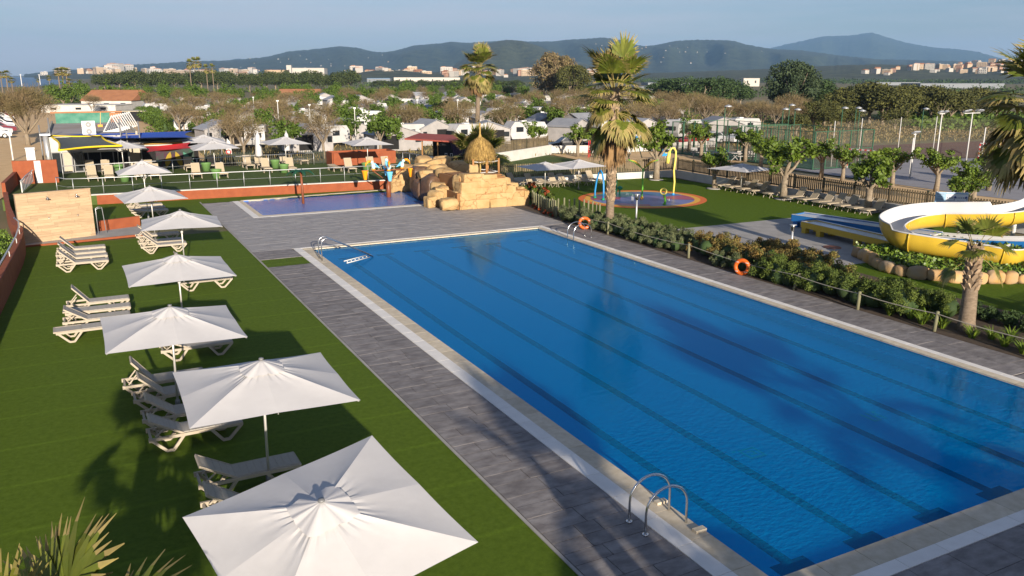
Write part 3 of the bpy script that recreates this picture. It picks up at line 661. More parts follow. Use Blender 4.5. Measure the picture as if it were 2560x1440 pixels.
for yy in (0, .45): MB().tube([(0, yy, 0), (0, yy, 1.25), (.12, yy + .02, 1.32), (.3, yy + .02, 1.3), (.38, yy, 0)], .018, 8).obj('rail', 'galvanised', t, smooth=True)
for k in range(3): MB().tube([(0, 0, .35 + .35 * k), (0, .45, .35 + .35 * k)], .015, 6).obj('rung', 'galvanised', t, smooth=True)

# sign pillar (red) at the terrace's left end
t = thing('sign_pillar', 'red rendered end wall carrying a tall white panel of small pool rule symbols', 'wall', (-4.3, 67.0, 0), R_(-3))
MB().box((1.35, .15, 1.1), (2.75, .3, 2.25)).obj('wall_body', 'red_wall', t)
MB().box((1.52, -.012, 1.42), (.40, .02, 1.55)).obj('panel', 'white_paint', t)
for i in range(9):
    for j in range(2): MB().box((1.42 + .2 * j, -.026, .78 + .155 * i), (.05, .006, .045)).obj('symbol', ('ink_grey', 'net_red', 'ink_grey', 'wood_post')[(i * 2 + j) % 4], t)
b = MB(); b.prism([(-4.62, 60.2), (-4.4, 60.2), (-4.1, 66.95), (-4.32, 66.95)], -.05, 1.5); tag(b.obj('side_wall', 'red_wall'), 'red rendered side wall running from the sign panel towards the shower', 'wall')
t = thing('ramp_railing', 'railing with pale balusters climbing beside the red sign wall', 'railing', (-3.6, 61.2, T))
for k in range(9): MB().box((.055 * k, .62 * k, .45 + .012 * k), (.06, .16, .7)).obj('baluster', 'white_paint', t)
MB().tube([(0, -.3, .85), (.2, 2.4, .92), (.5, 5.2, 1.0)], .04, 8).obj('handrail', 'galvanised', t, smooth=True)
t = thing('utility_cabinet', 'white electrical cabinet standing behind the red sign wall', 'cabinet', (-3.2, 69.2, 0))
MB().box((0, 0, 1.45), (.55, .5, 2.9)).obj('body', 'ac_white', t); MB().box((0, -.02, 2.93), (.62, .58, .06)).obj('roof', 'ac_white', t); MB().box((-.0, -.262, 1.5), (.47, .02, 2.3)).obj('door', 'white_paint', t)
tag(MB().tube([(-5.9, 94, 0), (-5.9, 94, 3.0)], .07, 8).obj('white_post', 'white_paint'), 'slim white post on the sand road left of the cabinet', 'post')
# ================================================================== PARASOLS
def make_parasol():
    t = thing('parasol', 'white square parasol', 'parasol', group='open white parasols')
    a, dz, z0 = 1.5, .46, 2.17; N = 10
    b = MB(); rg = random.Random(3)
    ang = [i * math.pi / 4 for i in range(8)]
    def edge(i):
        th = ang[i % 8]; s = a / max(abs(math.cos(th)), abs(math.sin(th))); k = 1.0 if i % 2 else .985
        return Vector((math.cos(th) * s * k, math.sin(th) * s * k, 0.0 if i % 2 else .015))
    for i in range(8):
        P, Q = edge(i), edge(i + 1); base = len(b.V); V = []; F = []
        for r in range(N + 1):
            u = r / N
            for c in range(N + 1):
                w = c / N; p = P.lerp(Q, w) * u; bow = math.sin(math.pi * w)
                z = z0 + dz * (1 - u) + P.lerp(Q, w).z * u - .022 * bow * math.sin(math.pi * min(1, u * 1.0)) ** .8 - .008 * bow * u
                z += .008 * math.sin(w * 21 + i) * math.exp(-((u - .28) / .16) ** 2)
                pull = 1 - .007 * bow * u
                V.append((p.x * pull, p.y * pull, z))
        for r in range(N):
            for c in range(N): F.append((r * (N + 1) + c, (r + 1) * (N + 1) + c, (r + 1) * (N + 1) + c + 1, r * (N + 1) + c + 1))
        b.add(V, F)
    cn = b.obj('canopy', 'canopy', t); smooth_by_angle(cn, 12)
    v = MB(); n = 48; V = [(0, 0, z0 + dz + .07)]; F = []
    for r in range(1, 5):
        for j in range(n):
            th = 2 * math.pi * j / n; s = .40 * r / 4 / max(abs(math.cos(th)), abs(math.sin(th))) ** .8
            V.append((math.cos(th) * s, math.sin(th) * s, z0 + dz + .07 - .042 * r + .016 * (r / 4) * math.sin(th * 13 + 1) + .012 * (r / 4) * math.sin(th * 7)))
    for j in range(n): F.append((0, 1 + j, 1 + (j + 1) % n))
    for r in range(3):
        for j in range(n): F.append((1 + r * n + j, 1 + (r + 1) * n + j, 1 + (r + 1) * n + (j + 1) % n, 1 + r * n + (j + 1) % n))
    v.add(V, F); vt = v.obj('vent', 'canopy', cn, smooth=True)
    MB().lathe([(.02, .0), (.05, .015), (.045, .04), (.0, .05)], 12, (0, 0, z0 + dz + .07)).obj('finial', 'grey_metal', t, smooth=True)
    MB().tube([(0, 0, 0), (0, 0, z0 + dz + .05)], .027, 10).obj('pole', 'pole_metal', t, smooth=True)
    MB().lathe([(.06, 0), (.06, .25), (.032, .3)], 12).obj('ground_sleeve', 'grey_metal', t, smooth=True)
    MB().lathe([(.045, 0), (.05, .07), (.04, .14)], 10, (0, 0, 1.75)).obj('runner', 'white_paint', t, smooth=True)
    for i in range(8):
        e = edge(i); q = MB(); q.bar((0, 0, z0 + dz - .02), (e.x * .985, e.y * .985, z0 - .02), .018, .022); rb = q.obj('rib', 'pole_metal', t)
        m = Vector((e.x * .45, e.y * .45, z0 + dz * .55 - .02)); q = MB(); q.bar((0, 0, 1.84), m, .014, .018); q.obj('strut', 'pole_metal', rb)
    return t
UMB = Proto(make_parasol())
LWN = 'standing on the left lawn'
for (x, y, z, rz, s, lab) in (
    (2.60, 15.55, 0, 0, (1, 1, 1), 'open white parasol second from the bottom of the photo, over the nearest cluster of loungers'),
    (2.66, 10.5, 0, 9, (1.0, 1.0, .93), 'largest open white parasol cut by the bottom edge of the photo, tilted towards the viewer'),
    (1.42, 20.6, 0, 0, (1, 1, .985), 'open white parasol third from the bottom in the lawn row'),
    (2.27, 26.8, 0, 0, (1, 1, .99), 'open white parasol fourth from the bottom in the lawn row'),
    (3.28, 35.6, 0, -4, (1, 1, 1), 'open white parasol beside the grey deck, level with the far end of the pool'),
    (2.85, 44.4, 0, 6, (.97, .97, 1), 'open white parasol to the right of the plank shower wall'),
    (3.0, 50.4, 0, 0, (.92, .92, 1.27), 'open white parasol in front of the terrace railing above the red wall'),
    (2.75, 68.5, T, 0, (1.1, 1.1, 1.0), 'front one of the two overlapping parasols at the left of the terrace'),
    (2.6, 73.2, T, 5, (1.15, 1.15, 1.02), 'rear one of the two overlapping parasols at the left of the terrace'),
    (8.9, 65.6, T, 0, (1.1, 1.1, 1.0), 'front one of the pair of terrace parasols beside the red sail'),
    (8.95, 71.6, T, -4, (1.1, 1.1, 1.02), 'rear one of the pair of terrace parasols beside the red sail'),
    (14.55, 67.3, T, 0, (1.12, 1.12, 1.0), 'terrace parasol in front of the large grey awning and closed parasols'),
    (20.2, 63.8, T, 0, (1.1, 1.1, 1.0), 'terrace parasol in front of the red rendered box'),
    (28.9, 50.6, 0, 0, (1.0, 1.0, .80), 'left of the two parasols along the fence above the splash pad loungers'),
    (31.7, 50.6, 0, 0, (1.0, 1.0, .82), 'right of the two parasols along the fence above the splash pad loungers'),
    (41.2, 44.2, 0, 8, (1.15, 1.15, .76), 'single white parasol by the right hand fence above the row of fabric loungers')):
    o = UMB.put((x, y, z), R_(rz), lab, s)
    if not lab.startswith('largest'): o.rotation_euler = (R_(rnd.uniform(-1.3, 1.3)), R_(rnd.uniform(-1.3, 1.3)), R_(rz + rnd.uniform(-1.5, 1.5)))
    if lab.startswith('largest'): o.rotation_euler = (Matrix.Rotation(R_(12.5), 3, Vector((.81, -.587, 0))) @ Matrix.Rotation(R_(rz), 3, 'Z')).to_euler()
def closed_parasol():
    t = thing('closed_parasol', 'closed white parasol', 'parasol', group='closed parasols')
    MB().tube([(0, 0, 0), (0, 0, 2.9)], .028, 8).obj('pole', 'pole_metal', t, smooth=True)
    pr = [(.05, 2.85), (.16, 2.6), (.19, 2.2), (.22, 1.6), (.26, 1.05), (.20, .95)]; b = MB(); n = 20; V = []; F = []
    for r, z in pr:
        for j in range(n): V.append((r * (1 + .22 * (j % 2)) * math.cos(2 * math.pi * j / n), r * (1 + .22 * (j % 2)) * math.sin(2 * math.pi * j / n), z))
    for i in range(len(pr) - 1):
        for j in range(n): F.append((i * n + j, i * n + (j + 1) % n, (i + 1) * n + (j + 1) % n, (i + 1) * n + j))
    b.add(V, F).obj('folded_canopy', 'canopy', t, smooth=True)
    MB().lathe([(.02, 0), (.06, .05), (.0, .14)], 8, (0, 0, 2.88)).obj('cap', 'canopy', t, smooth=True)
    return t
CP = Proto(closed_parasol())
CP.put((13.0, 70.2, T), 0, 'closed white parasol standing left of the terrace parasol by the grey awning')
CP.put((6.15, 1.5, 0), 0, 'closed white parasol on the lawn edge nearest the viewpoint, outside the photo', 1.05)
CP.put((16.2, 74.2, T), .5, 'closed white parasol standing further back near the black fence', .9)

# ================================================================== SUN LOUNGERS
def make_lounger(kind):
    heavy = kind == 'plastic'
    t = thing('sun_lounger', 'sun lounger', 'sun lounger'); fm = 'lounger_frame'; sm = 'lounger_sling' if heavy else 'lounger_sling2'
    hz = .34 if heavy else .33; b = MB()
    for s in (-1, 1):
        b.box((0, s * .31, hz), (1.94, .05, .065 if heavy else .035))
        if heavy: b.box((-.985, s * .29, hz - .005), (.05, .06, .09))
    b.box((-.955, 0, hz), (.05, .60, .05)); b.box((.955, 0, hz), (.05, .60, .05)); b.box((-.32, 0, hz - .02), (.04, .58, .03)); b.box((.3, 0, hz - .02), (.04, .58, .03))
    if heavy: b.box((-.80, 0, hz - .03), (.035, .58, .05))
    b.obj('frame', fm, t)
    q = MB(); q.box((.325, 0, hz + .032), (1.25, .55, .022))
    for k in range(9): q.box((-.24 + .14 * k, 0, hz + .045), (.115, .53, .006))
    q.obj('bed', sm, t)
    for sx in (-1, 1):
        for sy in (-1, 1):
            q = MB(); w = .05 if heavy else .035; y = sy * (.315 if heavy else .30); X = lambda v: v * sx
            if heavy:
                q.bar((X(.95), y, hz - .01), (X(.66), y, .035), w, .06); q.bar((X(.67), y, .03), (X(.51), y, .03), w, .055); q.bar((X(.52), y, .035), (X(.29), y, hz - .01), w, .06)
            else:
                q.bar((X(.72), y, hz), (X(.88), y, 0.0), w, w); q.bar((X(.72), y, hz - .02), (X(.5), y, 0.0), w, w)
            q.obj('leg', fm, t)
    bk = MB(); L = .74
    bk.box((-L / 2, 0, .03), (L, .55, .02)); 
    for k in range(5): bk.box((-.08 - .145 * k, 0, .042), (.12, .52, .006))
    br = bk.obj('backrest', sm, t, loc=(-.31, 0, hz)); q = MB()
    for s in (-1, 1): q.box((-L / 2, s * .285, .03), (L + .02, .035, .045))
    q.box((-L, 0, .03), (.05, .60, .045)); q.obj('backrest_frame', fm, br)
    st = MB()
    for s in (-.2, .2): st.bar((-.86, s, hz + .02), (-.66, s, hz + .26), .03, .03)
    st.obj('support', fm, t)
    return t
def set_back(t, deg):
    for c in t.children:
        if c.name.startswith('backrest'): c.rotation_euler = (0, R_(deg), 0)
        if c.name.startswith('support') and deg < 12: c.scale = (1, 1, .16); c.location = (0, 0, .34 * .84)
        elif c.name.startswith('support'): 
            k = min(1.0, deg / 45); c.scale = (1, 1, k); c.location = (0, 0, .34 * (1 - k))
PL = Proto(make_lounger('plastic')); SL = Proto(make_lounger('sling'))
GA = 'plastic sun loungers on the left lawn'
g0a, g0b = ground_at(349, 545), ground_at(406, 540)
lawn = [  # centre x, near-side y, backrest degrees, label
    (-.43, 38.35, 44, 'front lounger of the four beside the shower wall'), (-.43, 39.5, 46, 'second lounger from the front of the four beside the shower wall'),
    (-.47, 40.5, 40, 'third lounger from the front of the four beside the shower wall'), (-.45, 41.6, 46, 'rearmost lounger of the four beside the shower wall'),
    (2.98, 40.75, 42, 'front lounger of the three beneath the parasol beside the deck, half shaded'), (2.95, 41.8, 46, 'middle lounger of the three beneath the parasol beside the deck'),
    (2.95, 43.6, 40, 'rear lounger of the three beneath the parasol beside the deck, foot shaded'),
    (3.74, 32.7, 12, 'lounger whose foot end shows beneath the front edge of the fourth parasol'), (3.7, 35.4, 52, 'lounger whose raised backrest tip shows above the fourth parasol'),
    (-.30, 27.75, 0, 'flat lounger, front of the group of four left of the third parasol'), (-.12, 28.85, 33, 'second lounger from the front, left of the third parasol, backrest half raised'),
    (-.05, 29.95, 3, 'third lounger from the front left of the third parasol, lying flat'), (-.03, 31.1, 50, 'rear lounger left of the third parasol, backrest raised high'),
    (2.40, 24.42, 24, 'single shaded lounger showing beneath the third parasol'), (2.5, 26.2, 55, 'lounger whose grey backrest tip pokes up behind the top of the third parasol'),
    (1.60, 18.2, 30, 'front lounger of the four left of the second parasol, bed fully in view'), (1.56, 19.35, 38, 'second lounger from the front of the four left of the second parasol'),
    (1.45, 20.75, 44, 'third lounger from the front of the four left of the second parasol'), (1.28, 21.85, 52, 'rear lounger of the four left of the second parasol, backrest raised'),
    (2.28, 15.5, 30, 'lounger by the pole between the two nearest parasols'), (2.22, 14.15, 34, 'lounger mostly hidden under the edge of the largest parasol'),
    ((g0a.x + g0b.x) / 2, g0a.y, 8, 'front lounger of the three below the shower wall parasol near the red wall'), ((g0a.x + g0b.x) / 2 - .05, g0a.y + 1.25, 40, 'middle lounger of the three to the right of the shower wall'),
    ((g0a.x + g0b.x) / 2 - .1, g0a.y + 2.5, 44, 'rear lounger of the three to the right of the shower wall')]
for x, ny, bk, lab in lawn:
    set_back(PL.put((x, ny + .33, 0.0), R_(rnd.uniform(-1.5, 1.5)), 'beige plastic ' + lab, group=GA), bk)
GB = 'sun loungers on the raised terrace'
terr = [(.57, 66.2, 'leftmost front'), (1.66, 65.9, 'second from left front'), (.5, 70.6, 'leftmost rear'), (1.6, 70.4, 'second from left rear'), (3.7, 65.9, 'front lounger left of the second pot,'), (4.7, 65.5, 'front lounger below the left parasols,'), (4.7, 71.0, 'rear lounger before the mural,'),
        (7.6, 69.9, 'rear lounger left of the green pot,'), (7.5, 64.6, 'front lounger left of the green pot,'), (9.5, 70.6, 'rear lounger right of the green pot,'), (9.2, 64.1, 'front lounger right of the green pot,'), (12.1, 69.3, 'rear lounger left of the closed parasol,'), (13.0, 69.3, 'rear lounger just behind the closed parasol,'),
        (12.9, 66.1, 'front lounger before the closed parasol,'), (15.2, 70.1, 'rear lounger behind the middle parasol pole,'), (14.7, 65.6, 'front lounger right of the middle parasol pole,'), (16.9, 71.0, 'flat lounger left of the red box,'), (17.9, 64.3, 'flat lounger in front of the red box corner,'), (18.8, 63.2, 'upright lounger before the red box,'), (20.7, 63.4, 'lounger right of the last parasol pole before the red box,'), (21.9, 63.2, 'rightmost lounger before the red box,')]
for x, fy, lab in terr:
    flat = lab.startswith('flat')
    set_back(SL.put((x, fy + .92, T), R_(-90 + rnd.uniform(-3, 3)), 'pale ' + lab + ' on the terrace', group=GB), 4 if flat else 62)
GC = 'fabric loungers along the white wall on the right'
ys = [46.2, 45.1, 43.9, 42.8, 41.3, 39.4, 38.2, 37.0, 36.2, 35.2, 34.2, 33.3]
for i, y in enumerate(ys):
    lab = ('beige fabric lounger at the far end of the row along the right wall', 'last beige fabric lounger of the row nearest the slide')[0 if i == 0 else 1] if i in (0, len(ys) - 1) else 'beige fabric lounger, %s from the far end of the row along the right wall' % ('second', 'third', 'fourth', 'fifth', 'sixth', 'seventh', 'eighth', 'ninth', 'tenth', 'eleventh')[i - 1]
    set_back(SL.put((41.7, y + .1, 0), R_(180 + rnd.uniform(-4, 4)), lab, .92, GC), 50)
GD = 'fabric loungers along the white wall above the splash pad'
for i, (x, y, bk) in enumerate([(27.9, 54.4, 30), (28.7, 54.0, 55), (29.6, 52.9, 60), (30.6, 52.5, 20), (31.3, 52.4, 60), (32.2, 52.4, 40), (33.6, 52.2, 60), (34.8, 52.6, 55)]):
    set_back(SL.put((x, y + .85, 0), R_(-78 + rnd.uniform(-8, 8)), 'lounger %s in the row by the white wall left of the tall palm' % ('leftmost', 'second from left', 'third from left', 'fourth from left', 'fifth from left', 'sixth from left', 'seventh from left', 'rightmost')[i], .92, GD), bk)
# pots
pb = MB().lathe([(.26, 0), (.36, .55), (.40, .6), (.40, .66), (.34, .66), (.33, .56)], 18, capt=True).mesh('flower_pot', 'pot_green', True)
for x, y, lab in ((2.6, 65.2, 'left front green pot among the loungers below the left parasols'), (2.5, 71.2, 'left rear green pot behind the left front loungers'), (8.75, 69.7, 'rear green pot at the foot of the parasol beside the red sail'), (8.75, 64.4, 'front green pot between the loungers beside the red sail'), (14.1, 69.4, 'rear green pot by the closed parasol'), (14.0, 65.7, 'front green pot by the closed parasol'), (20.1, 63.9, 'green pot at the foot of the parasol before the red box')):
    tag(link('flower_pot', pb, None, None, (x, y, T)), lab, 'pot', 'green terrace pots')

# ================================================================== ROCK WATERFALL AND HUT
def boulder_mesh(dims, seed, m, ex=4.0, rough=.10, sub=7, name='boulder'):
    """rounded, chiselled block standing on z=0"""
    bm_ = MB(); rg = np.random.default_rng(seed); n = sub; V = []; F = []; idx = {}
    def vid(p):
        k = tuple(np.round(p, 5))
        if k not in idx: idx[k] = len(V); V.append(p)
        return idx[k]
    ax = [(0, 1, 2), (1, 2, 0), (2, 0, 1)]
    for a, b_, c in ax:
        for s in (-1, 1):
            for i in range(n):
                for j in range(n):
                    q = []
                    for di, dj in ((0, 0), (1, 0), (1, 1), (0, 1)):
                        p = np.zeros(3); p[a] = s; p[b_] = -1 + 2 * (i + di) / n; p[c] = -1 + 2 * (j + dj) / n; q.append(vid(p))
                    F.append(tuple(q if s > 0 else q[::-1]))
    V = np.array(V); r = (np.abs(V) ** ex).sum(1) ** (-1 / ex); V = V * r[:, None]
    for f, amp in ((1.3, rough), (3.1, rough * .5)):
        ph = rg.random((3, 3)) * 6.3; dsp = np.stack([np.sin(V @ rg.normal(size=3) * f + ph[k, 0]) for k in range(3)], 1); V = V + dsp * amp
    V *= np.array(dims) / 2; V[:, 2] += dims[2] / 2
    bm_.add(V, F); return bm_.mesh(name, m)
t = thing('rock_waterfall', 'artificial ochre rock mound with waterfall between the paddling pool and the splash lawn', 'rock waterfall', (22, 49, 0))
def boulder(x, y, z, dims, seed, m='rock', rz=0.0, ex=4.5, rough=.07, name='boulder'):
    o = link(name, boulder_mesh(dims, seed, m, ex, rough, name=name), t); o.location = (x - 22, y - 49, z); o.rotation_euler = (0, 0, R_(rz)); smooth_by_angle(o, 32); return o
# carved front wall: irregular courses of big panels
rg = random.Random(21)
for row, (z0, h, xa, xb) in enumerate(((-.05, .52, 20.3, 25.15), (.44, .42, 20.4, 25.1), (.83, .42, 20.5, 24.2), (1.2, .45, 20.5, 23.6), (1.6, .42, 20.7, 23.0))):
    x = xa
    while x < xb - .15:
        w = min(rg.uniform(.7, 1.7), xb - x); hh = h + rg.uniform(.02, .12)
        boulder(x + w / 2, 46.42 + .07 * row + rg.uniform(-.02, .02) + .02 * (25 - x), z0 + rg.uniform(-.05, .03), (w + .07, 1.0, hh), rg.randrange(9999), rz=rg.uniform(-3, 3), ex=12, rough=.035, name='rock_panel'); x += w
b = MB(); b.prism([(20.2, 46.2), (25.0, 46.15), (25.05, 48.5), (24.6, 51), (20.5, 52)], -.05, 1.0); b.prism([(20.6, 46.7), (23.6, 46.5), (24.2, 49.8), (20.6, 50)], 1.0, 1.85); b.box((22.2, 48.2, 1.88), (2.9, 2.4, .1)); o = b.obj('rock_core', 'rock_crack', t); o.location = (-22, -49, 0)
for x, y, z, d, m in ((19.75, 46.55, -.05, (1.05, 1.0, .78), 'rock'), (20.6, 46.9, .6, (.7, .8, .5), 'rock'), (19.1, 47.9, -.05, (.75, .8, .75), 'rock'), (19.6, 48.2, -.05, (.8, .9, 1.0), 'rock'), (20.15, 48.6, -.05, (.9, 1.1, 1.25), 'rock'), (20.4, 49.4, .1, (.9, 1, 1.3), 'rock'),
                   (21.0, 47.2, .9, (.95, .9, 1.15), 'rock'), (22.0, 47.6, 1.75, (.62, .5, .85), 'rock'), (22.6, 46.95, 1.2, (1.3, .6, .75), 'rock'), (23.7, 47.0, .9, (.9, .8, .85), 'rock'), (24.35, 47.0, .75, (.8, .8, .6), 'rock'), (24.8, 46.7, .55, (.6, .7, .55), 'rock'), (23.9, 48.6, .6, (1.4, 1.6, 1.2), 'rock'), (23.3, 50.4, .3, (1.6, 1.5, 1.4), 'rock'),
                   (20.3, 50.5, -.05, (1.2, 1.5, 1.7), 'rock_wet'), (20.0, 51.6, -.05, (1.0, 1.3, 1.3), 'rock_wet'), (21.4, 50.4, .2, (1.3, 1.5, 1.9), 'rock'), (20.6, 51.8, 1.15, (1.5, 1.0, .75), 'rock'), (21.6, 52.6, .5, (1.6, 1.3, 1.55), 'rock'), (20.6, 53.4, -.05, (1.3, 1.3, 2.0), 'rock_wet'), (20.9, 53.8, 1.55, (1.2, .9, .55), 'rock'), (22.2, 54.2, .6, (1.6, 1.4, 1.7), 'rock'), (23.4, 53.2, .3, (1.5, 1.4, 1.8), 'rock'), (24.4, 52.2, 0, (1.4, 1.5, 1.5), 'rock'), (23.0, 55.3, 1.0, (1.4, 1.0, 1.4), 'rock'), (21.7, 55.5, 1.2, (1.2, .9, 1.2), 'rock'),
                   (20.4, 56.0, -.05, (.9, 1.0, 1.35), 'rock'), (19.6, 55.9, -.05, (.9, .8, 1.0), 'rock'), (20.1, 56.6, .4, (1.1, .8, 1.0), 'rock'), (21.2, 56.6, .5, (1.2, 1, 1.3), 'rock')):
    boulder(x, y, z, d, rg.randrange(9999), m, rg.uniform(-20, 20), ex=5.5, rough=.11)
b = MB(); sp = [(21.3, 55.4, 1.55), (21.0, 54.9, 1.25), (20.85, 54.55, .7), (20.7, 54.25, .2), (20.6, 54.0, -.05)]
V = []; F = []
for i, p in enumerate(sp):
    for j in range(7):
        a = -1 + 2 * j / 6; V.append((p[0] + a * .42, p[1] + .10 * a, p[2] + .22 * a * a))
for i in range(4):
    for j in range(6): F.append((i * 7 + j, i * 7 + j + 1, (i + 1) * 7 + j + 1, (i + 1) * 7 + j))
b.add(V, F); o = b.obj('small_slide', 'white_paint', t, smooth=True); o.location = (-22, -49, 0); md = o.modifiers.new('thick', 'SOLIDIFY'); md.thickness = .05
wf = MB(); rw = random.Random(4)
for k in range(46):
    x = 20.45 + rw.random() * .75; w = rw.uniform(.012, .035); z = 1.75; y0 = 52.95
    P = [(x, y0 - .1, z), (x - .02, y0 - .38, z - .35), (x - .06 + rw.uniform(-.04, .04), y0 - .55, z - 1.0), (x - .08 + rw.uniform(-.05, .05), y0 - .62, -.03)]
    V = []; 
    for p in P: V += [(p[0] - w, p[1], p[2]), (p[0] + w, p[1], p[2])]
    wf.add(V, [(2 * i, 2 * i + 1, 2 * i + 3, 2 * i + 2) for i in range(3)])
o = wf.obj('falling_water', 'waterfall', t, kind='stuff'); o.location = (-22, -49, 0)
# thatched hut on the mound
hx, hy, hz = 22.75, 48.25, 1.92
t = thing('thatched_hut', 'thatched straw parasol hut with railings on top of the rock mound', 'thatched hut', (hx, hy, hz))
MB().tube([(0, 0, 0), (0, 0, 2.0)], .06, 8).obj('centre_pole', 'bamboo', t, smooth=True)
th = []; rg2 = np.random.default_rng(8); prof = [(0.02, 2.28), (.28, 2.12), (.55, 1.92), (.78, 1.62), (.93, 1.25), (1.0, .95)]
def pr_at(u): 
    k = u * (len(prof) - 1); i = min(int(k), len(prof) - 2); f = k - i
    return prof[i][0] * (1 - f) + prof[i + 1][0] * f, prof[i][1] * (1 - f) + prof[i + 1][1] * f
parts = []
for k in range(3600):
    a = rg2.random() * 6.283; u = rg2.random() ** .8 * .86; u2 = min(1.0, u + .12 + .1 * rg2.random()); r1, z1 = pr_at(u); r2, z2 = pr_at(u2); dr = rg2.uniform(0, .08); da = rg2.normal() * .03; w = .010 / max(r1, .15)
    if u2 >= .96: z2 -= rg2.random() * .34; r2 += .05 * rg2.normal()
    V = np.array([(np.cos(a - w) * (r1 + dr), np.sin(a - w) * (r1 + dr), z1 + dr), (np.cos(a + w) * (r1 + dr), np.sin(a + w) * (r1 + dr), z1 + dr), (np.cos(a + da + w * .6) * (r2 + dr), np.sin(a + da + w * .6) * (r2 + dr), z2), (np.cos(a + da - w * .6) * (r2 + dr), np.sin(a + da - w * .6) * (r2 + dr), z2)])
    parts.append((V, np.array([[0, 1, 2, 3]])))
V, F = join_np(parts); link('straw', np_mesh('straw', V, F, 'thatch'), t, 'stuff')
MB().lathe([(r * .95, z - .05) for r, z in prof[::-1]], 28, capb=False).obj('thatch_dome', 'thatch', t, smooth=True)
MB().lathe([(.33, 2.10), (.12, 2.30), (.055, 2.5), (.05, 3.0), (.06, 3.12), (.0, 3.2)], 14).obj('straw_tip', 'thatch', t, smooth=True)
for x, y in ((-.85, -.75), (.0, -.95), (.95, -.75), (.9, .75), (.35, .8)):
    po = MB().tube([(x, y, -.15), (x, y, .98)], .075, 8).obj('rail_post', 'wood_post', t, smooth=True)
for (a, c) in (((.0, -.95), (.95, -.75)), ((-.85, -.75), (.0, -.95)), ((.95, -.75), (.9, .75)), ((.9, .75), (.35, .8))):
    for z in (.15, .82): MB().tube([(*a, z), ((a[0] + c[0]) / 2, (a[1] + c[1]) / 2, z - .05), (*c, z)], .028, 6).obj('rope_rail', 'white_paint', t, smooth=True)

# ================================================================== PADDLING POOL TOYS
px_, py_ = 12.45, 53.3
t = thing('metal_palm', 'water toy palm with brown pole and flat green leaves in the paddling pool', 'water toy', (px_, py_, -.3))
MB().tube([(0, 0, 0), (-.02, 0, 1.2), (-.05, 0, 2.35)], [.085, .08, .07], 10).obj('trunk', 'brown_pipe', t, smooth=True)
for k in range(7):
    a = 2 * math.pi * k / 7 + .3; b = MB(); V = []; 
    for i in range(6):
        u = i / 5; r = .05 + .85 * u; w = .15 * math.sin(math.pi * min(1, u * .85 + .12)); z = 2.33 + .18 * math.sin(u * 2.6) - .28 * u * u
        c = Vector((math.cos(a) * r - .05, math.sin(a) * r, z)); s_ = Vector((-math.sin(a), math.cos(a), 0))
        V += [c + s_ * w + Vector((0, 0, -.05)), c + Vector((0, 0, .02)), c - s_ * w + Vector((0, 0, -.05))]
    F = []
    for i in range(5):
        for j in range(2): F.append((3 * i + j, 3 * i + j + 1, 3 * i + j + 4, 3 * i + j + 3))
    o = b.add(V, F).obj('leaf', 'green_leafplate', t); md = o.modifiers.new('thick', 'SOLIDIFY'); md.thickness = .015
qx, qy = 18.35, 53.6
t = thing('bucket_tipper', 'brown pillar water toy with toucan figures over orange and blue tipping buckets', 'water toy', (qx, qy, -.3))
MB().tube([(0, 0, 0), (0, 0, 1.55)], .16, 14).obj('pillar', 'brown_pipe', t, smooth=True)
MB().tube([(0, 0, 1.5), (0, 0, 2.35)], .13, 14).obj('upper_pillar', 'brown_pipe', t, smooth=True)
for k, (a, bc) in enumerate(((185, 'orange_plastic'), (255, 'blue_plastic'), (75, 'blue_plastic'), (0, 'orange_plastic'))):
    ca, sa = math.cos(R_(a)), math.sin(R_(a)); L = 1.15
    b = MB(); b.tube([(0, 0, 2.1), (ca * L, sa * L, 2.12)], .045, 8); b.tube([(0, 0, 1.3), (ca * L * .9, sa * L * .9, 2.08)], .035, 8); b.obj('arm', 'brown_pipe', t, smooth=True)
    bd = MB(); bx, by = ca * (L - .12), sa * (L - .12)
    bd.ball((bx, by, 2.42), .17, 12, 8, (.85, .85, 1.25)); bd.ball((bx + ca * .1, by + sa * .1, 2.68), .11, 10, 6); bird = bd.obj('bird_body', 'pale_blue_plastic', t, smooth=True)
    w = MB(); w.bar((bx - ca * .08, by - sa * .08, 2.62), (bx - ca * .34, by - sa * .34, 2.34), .12, .05); w.bar((bx - ca * .1, by - sa * .1, 2.42), (bx - ca * .42, by - sa * .42, 2.3), .1, .04); w.obj('wing', 'blue_plastic', bird)
    be = MB(); be.tube([(bx + ca * .18, by + sa * .18, 2.74), (bx + ca * .36, by + sa * .36, 2.76), (bx + ca * .52, by + sa * .52, 2.62), (bx + ca * .58, by + sa * .58, 2.42)], [.085, .08, .06, .02], 8); be.obj('beak', 'orange_plastic', bird, smooth=True)
    MB().ball((bx, by, 2.2), .1, 8, 5, (1.5, 1.2, .6)).obj('foot', 'orange_plastic', t, smooth=True)
    cx_, cy_ = ca * (L + .5), sa * (L + .5)
    MB().lathe([(.10, 1.55), (.205, 2.12), (.225, 2.12), (.225, 2.17), (.17, 2.17)], 14, (cx_, cy_, 0)).obj('bucket', bc, t, smooth=False)

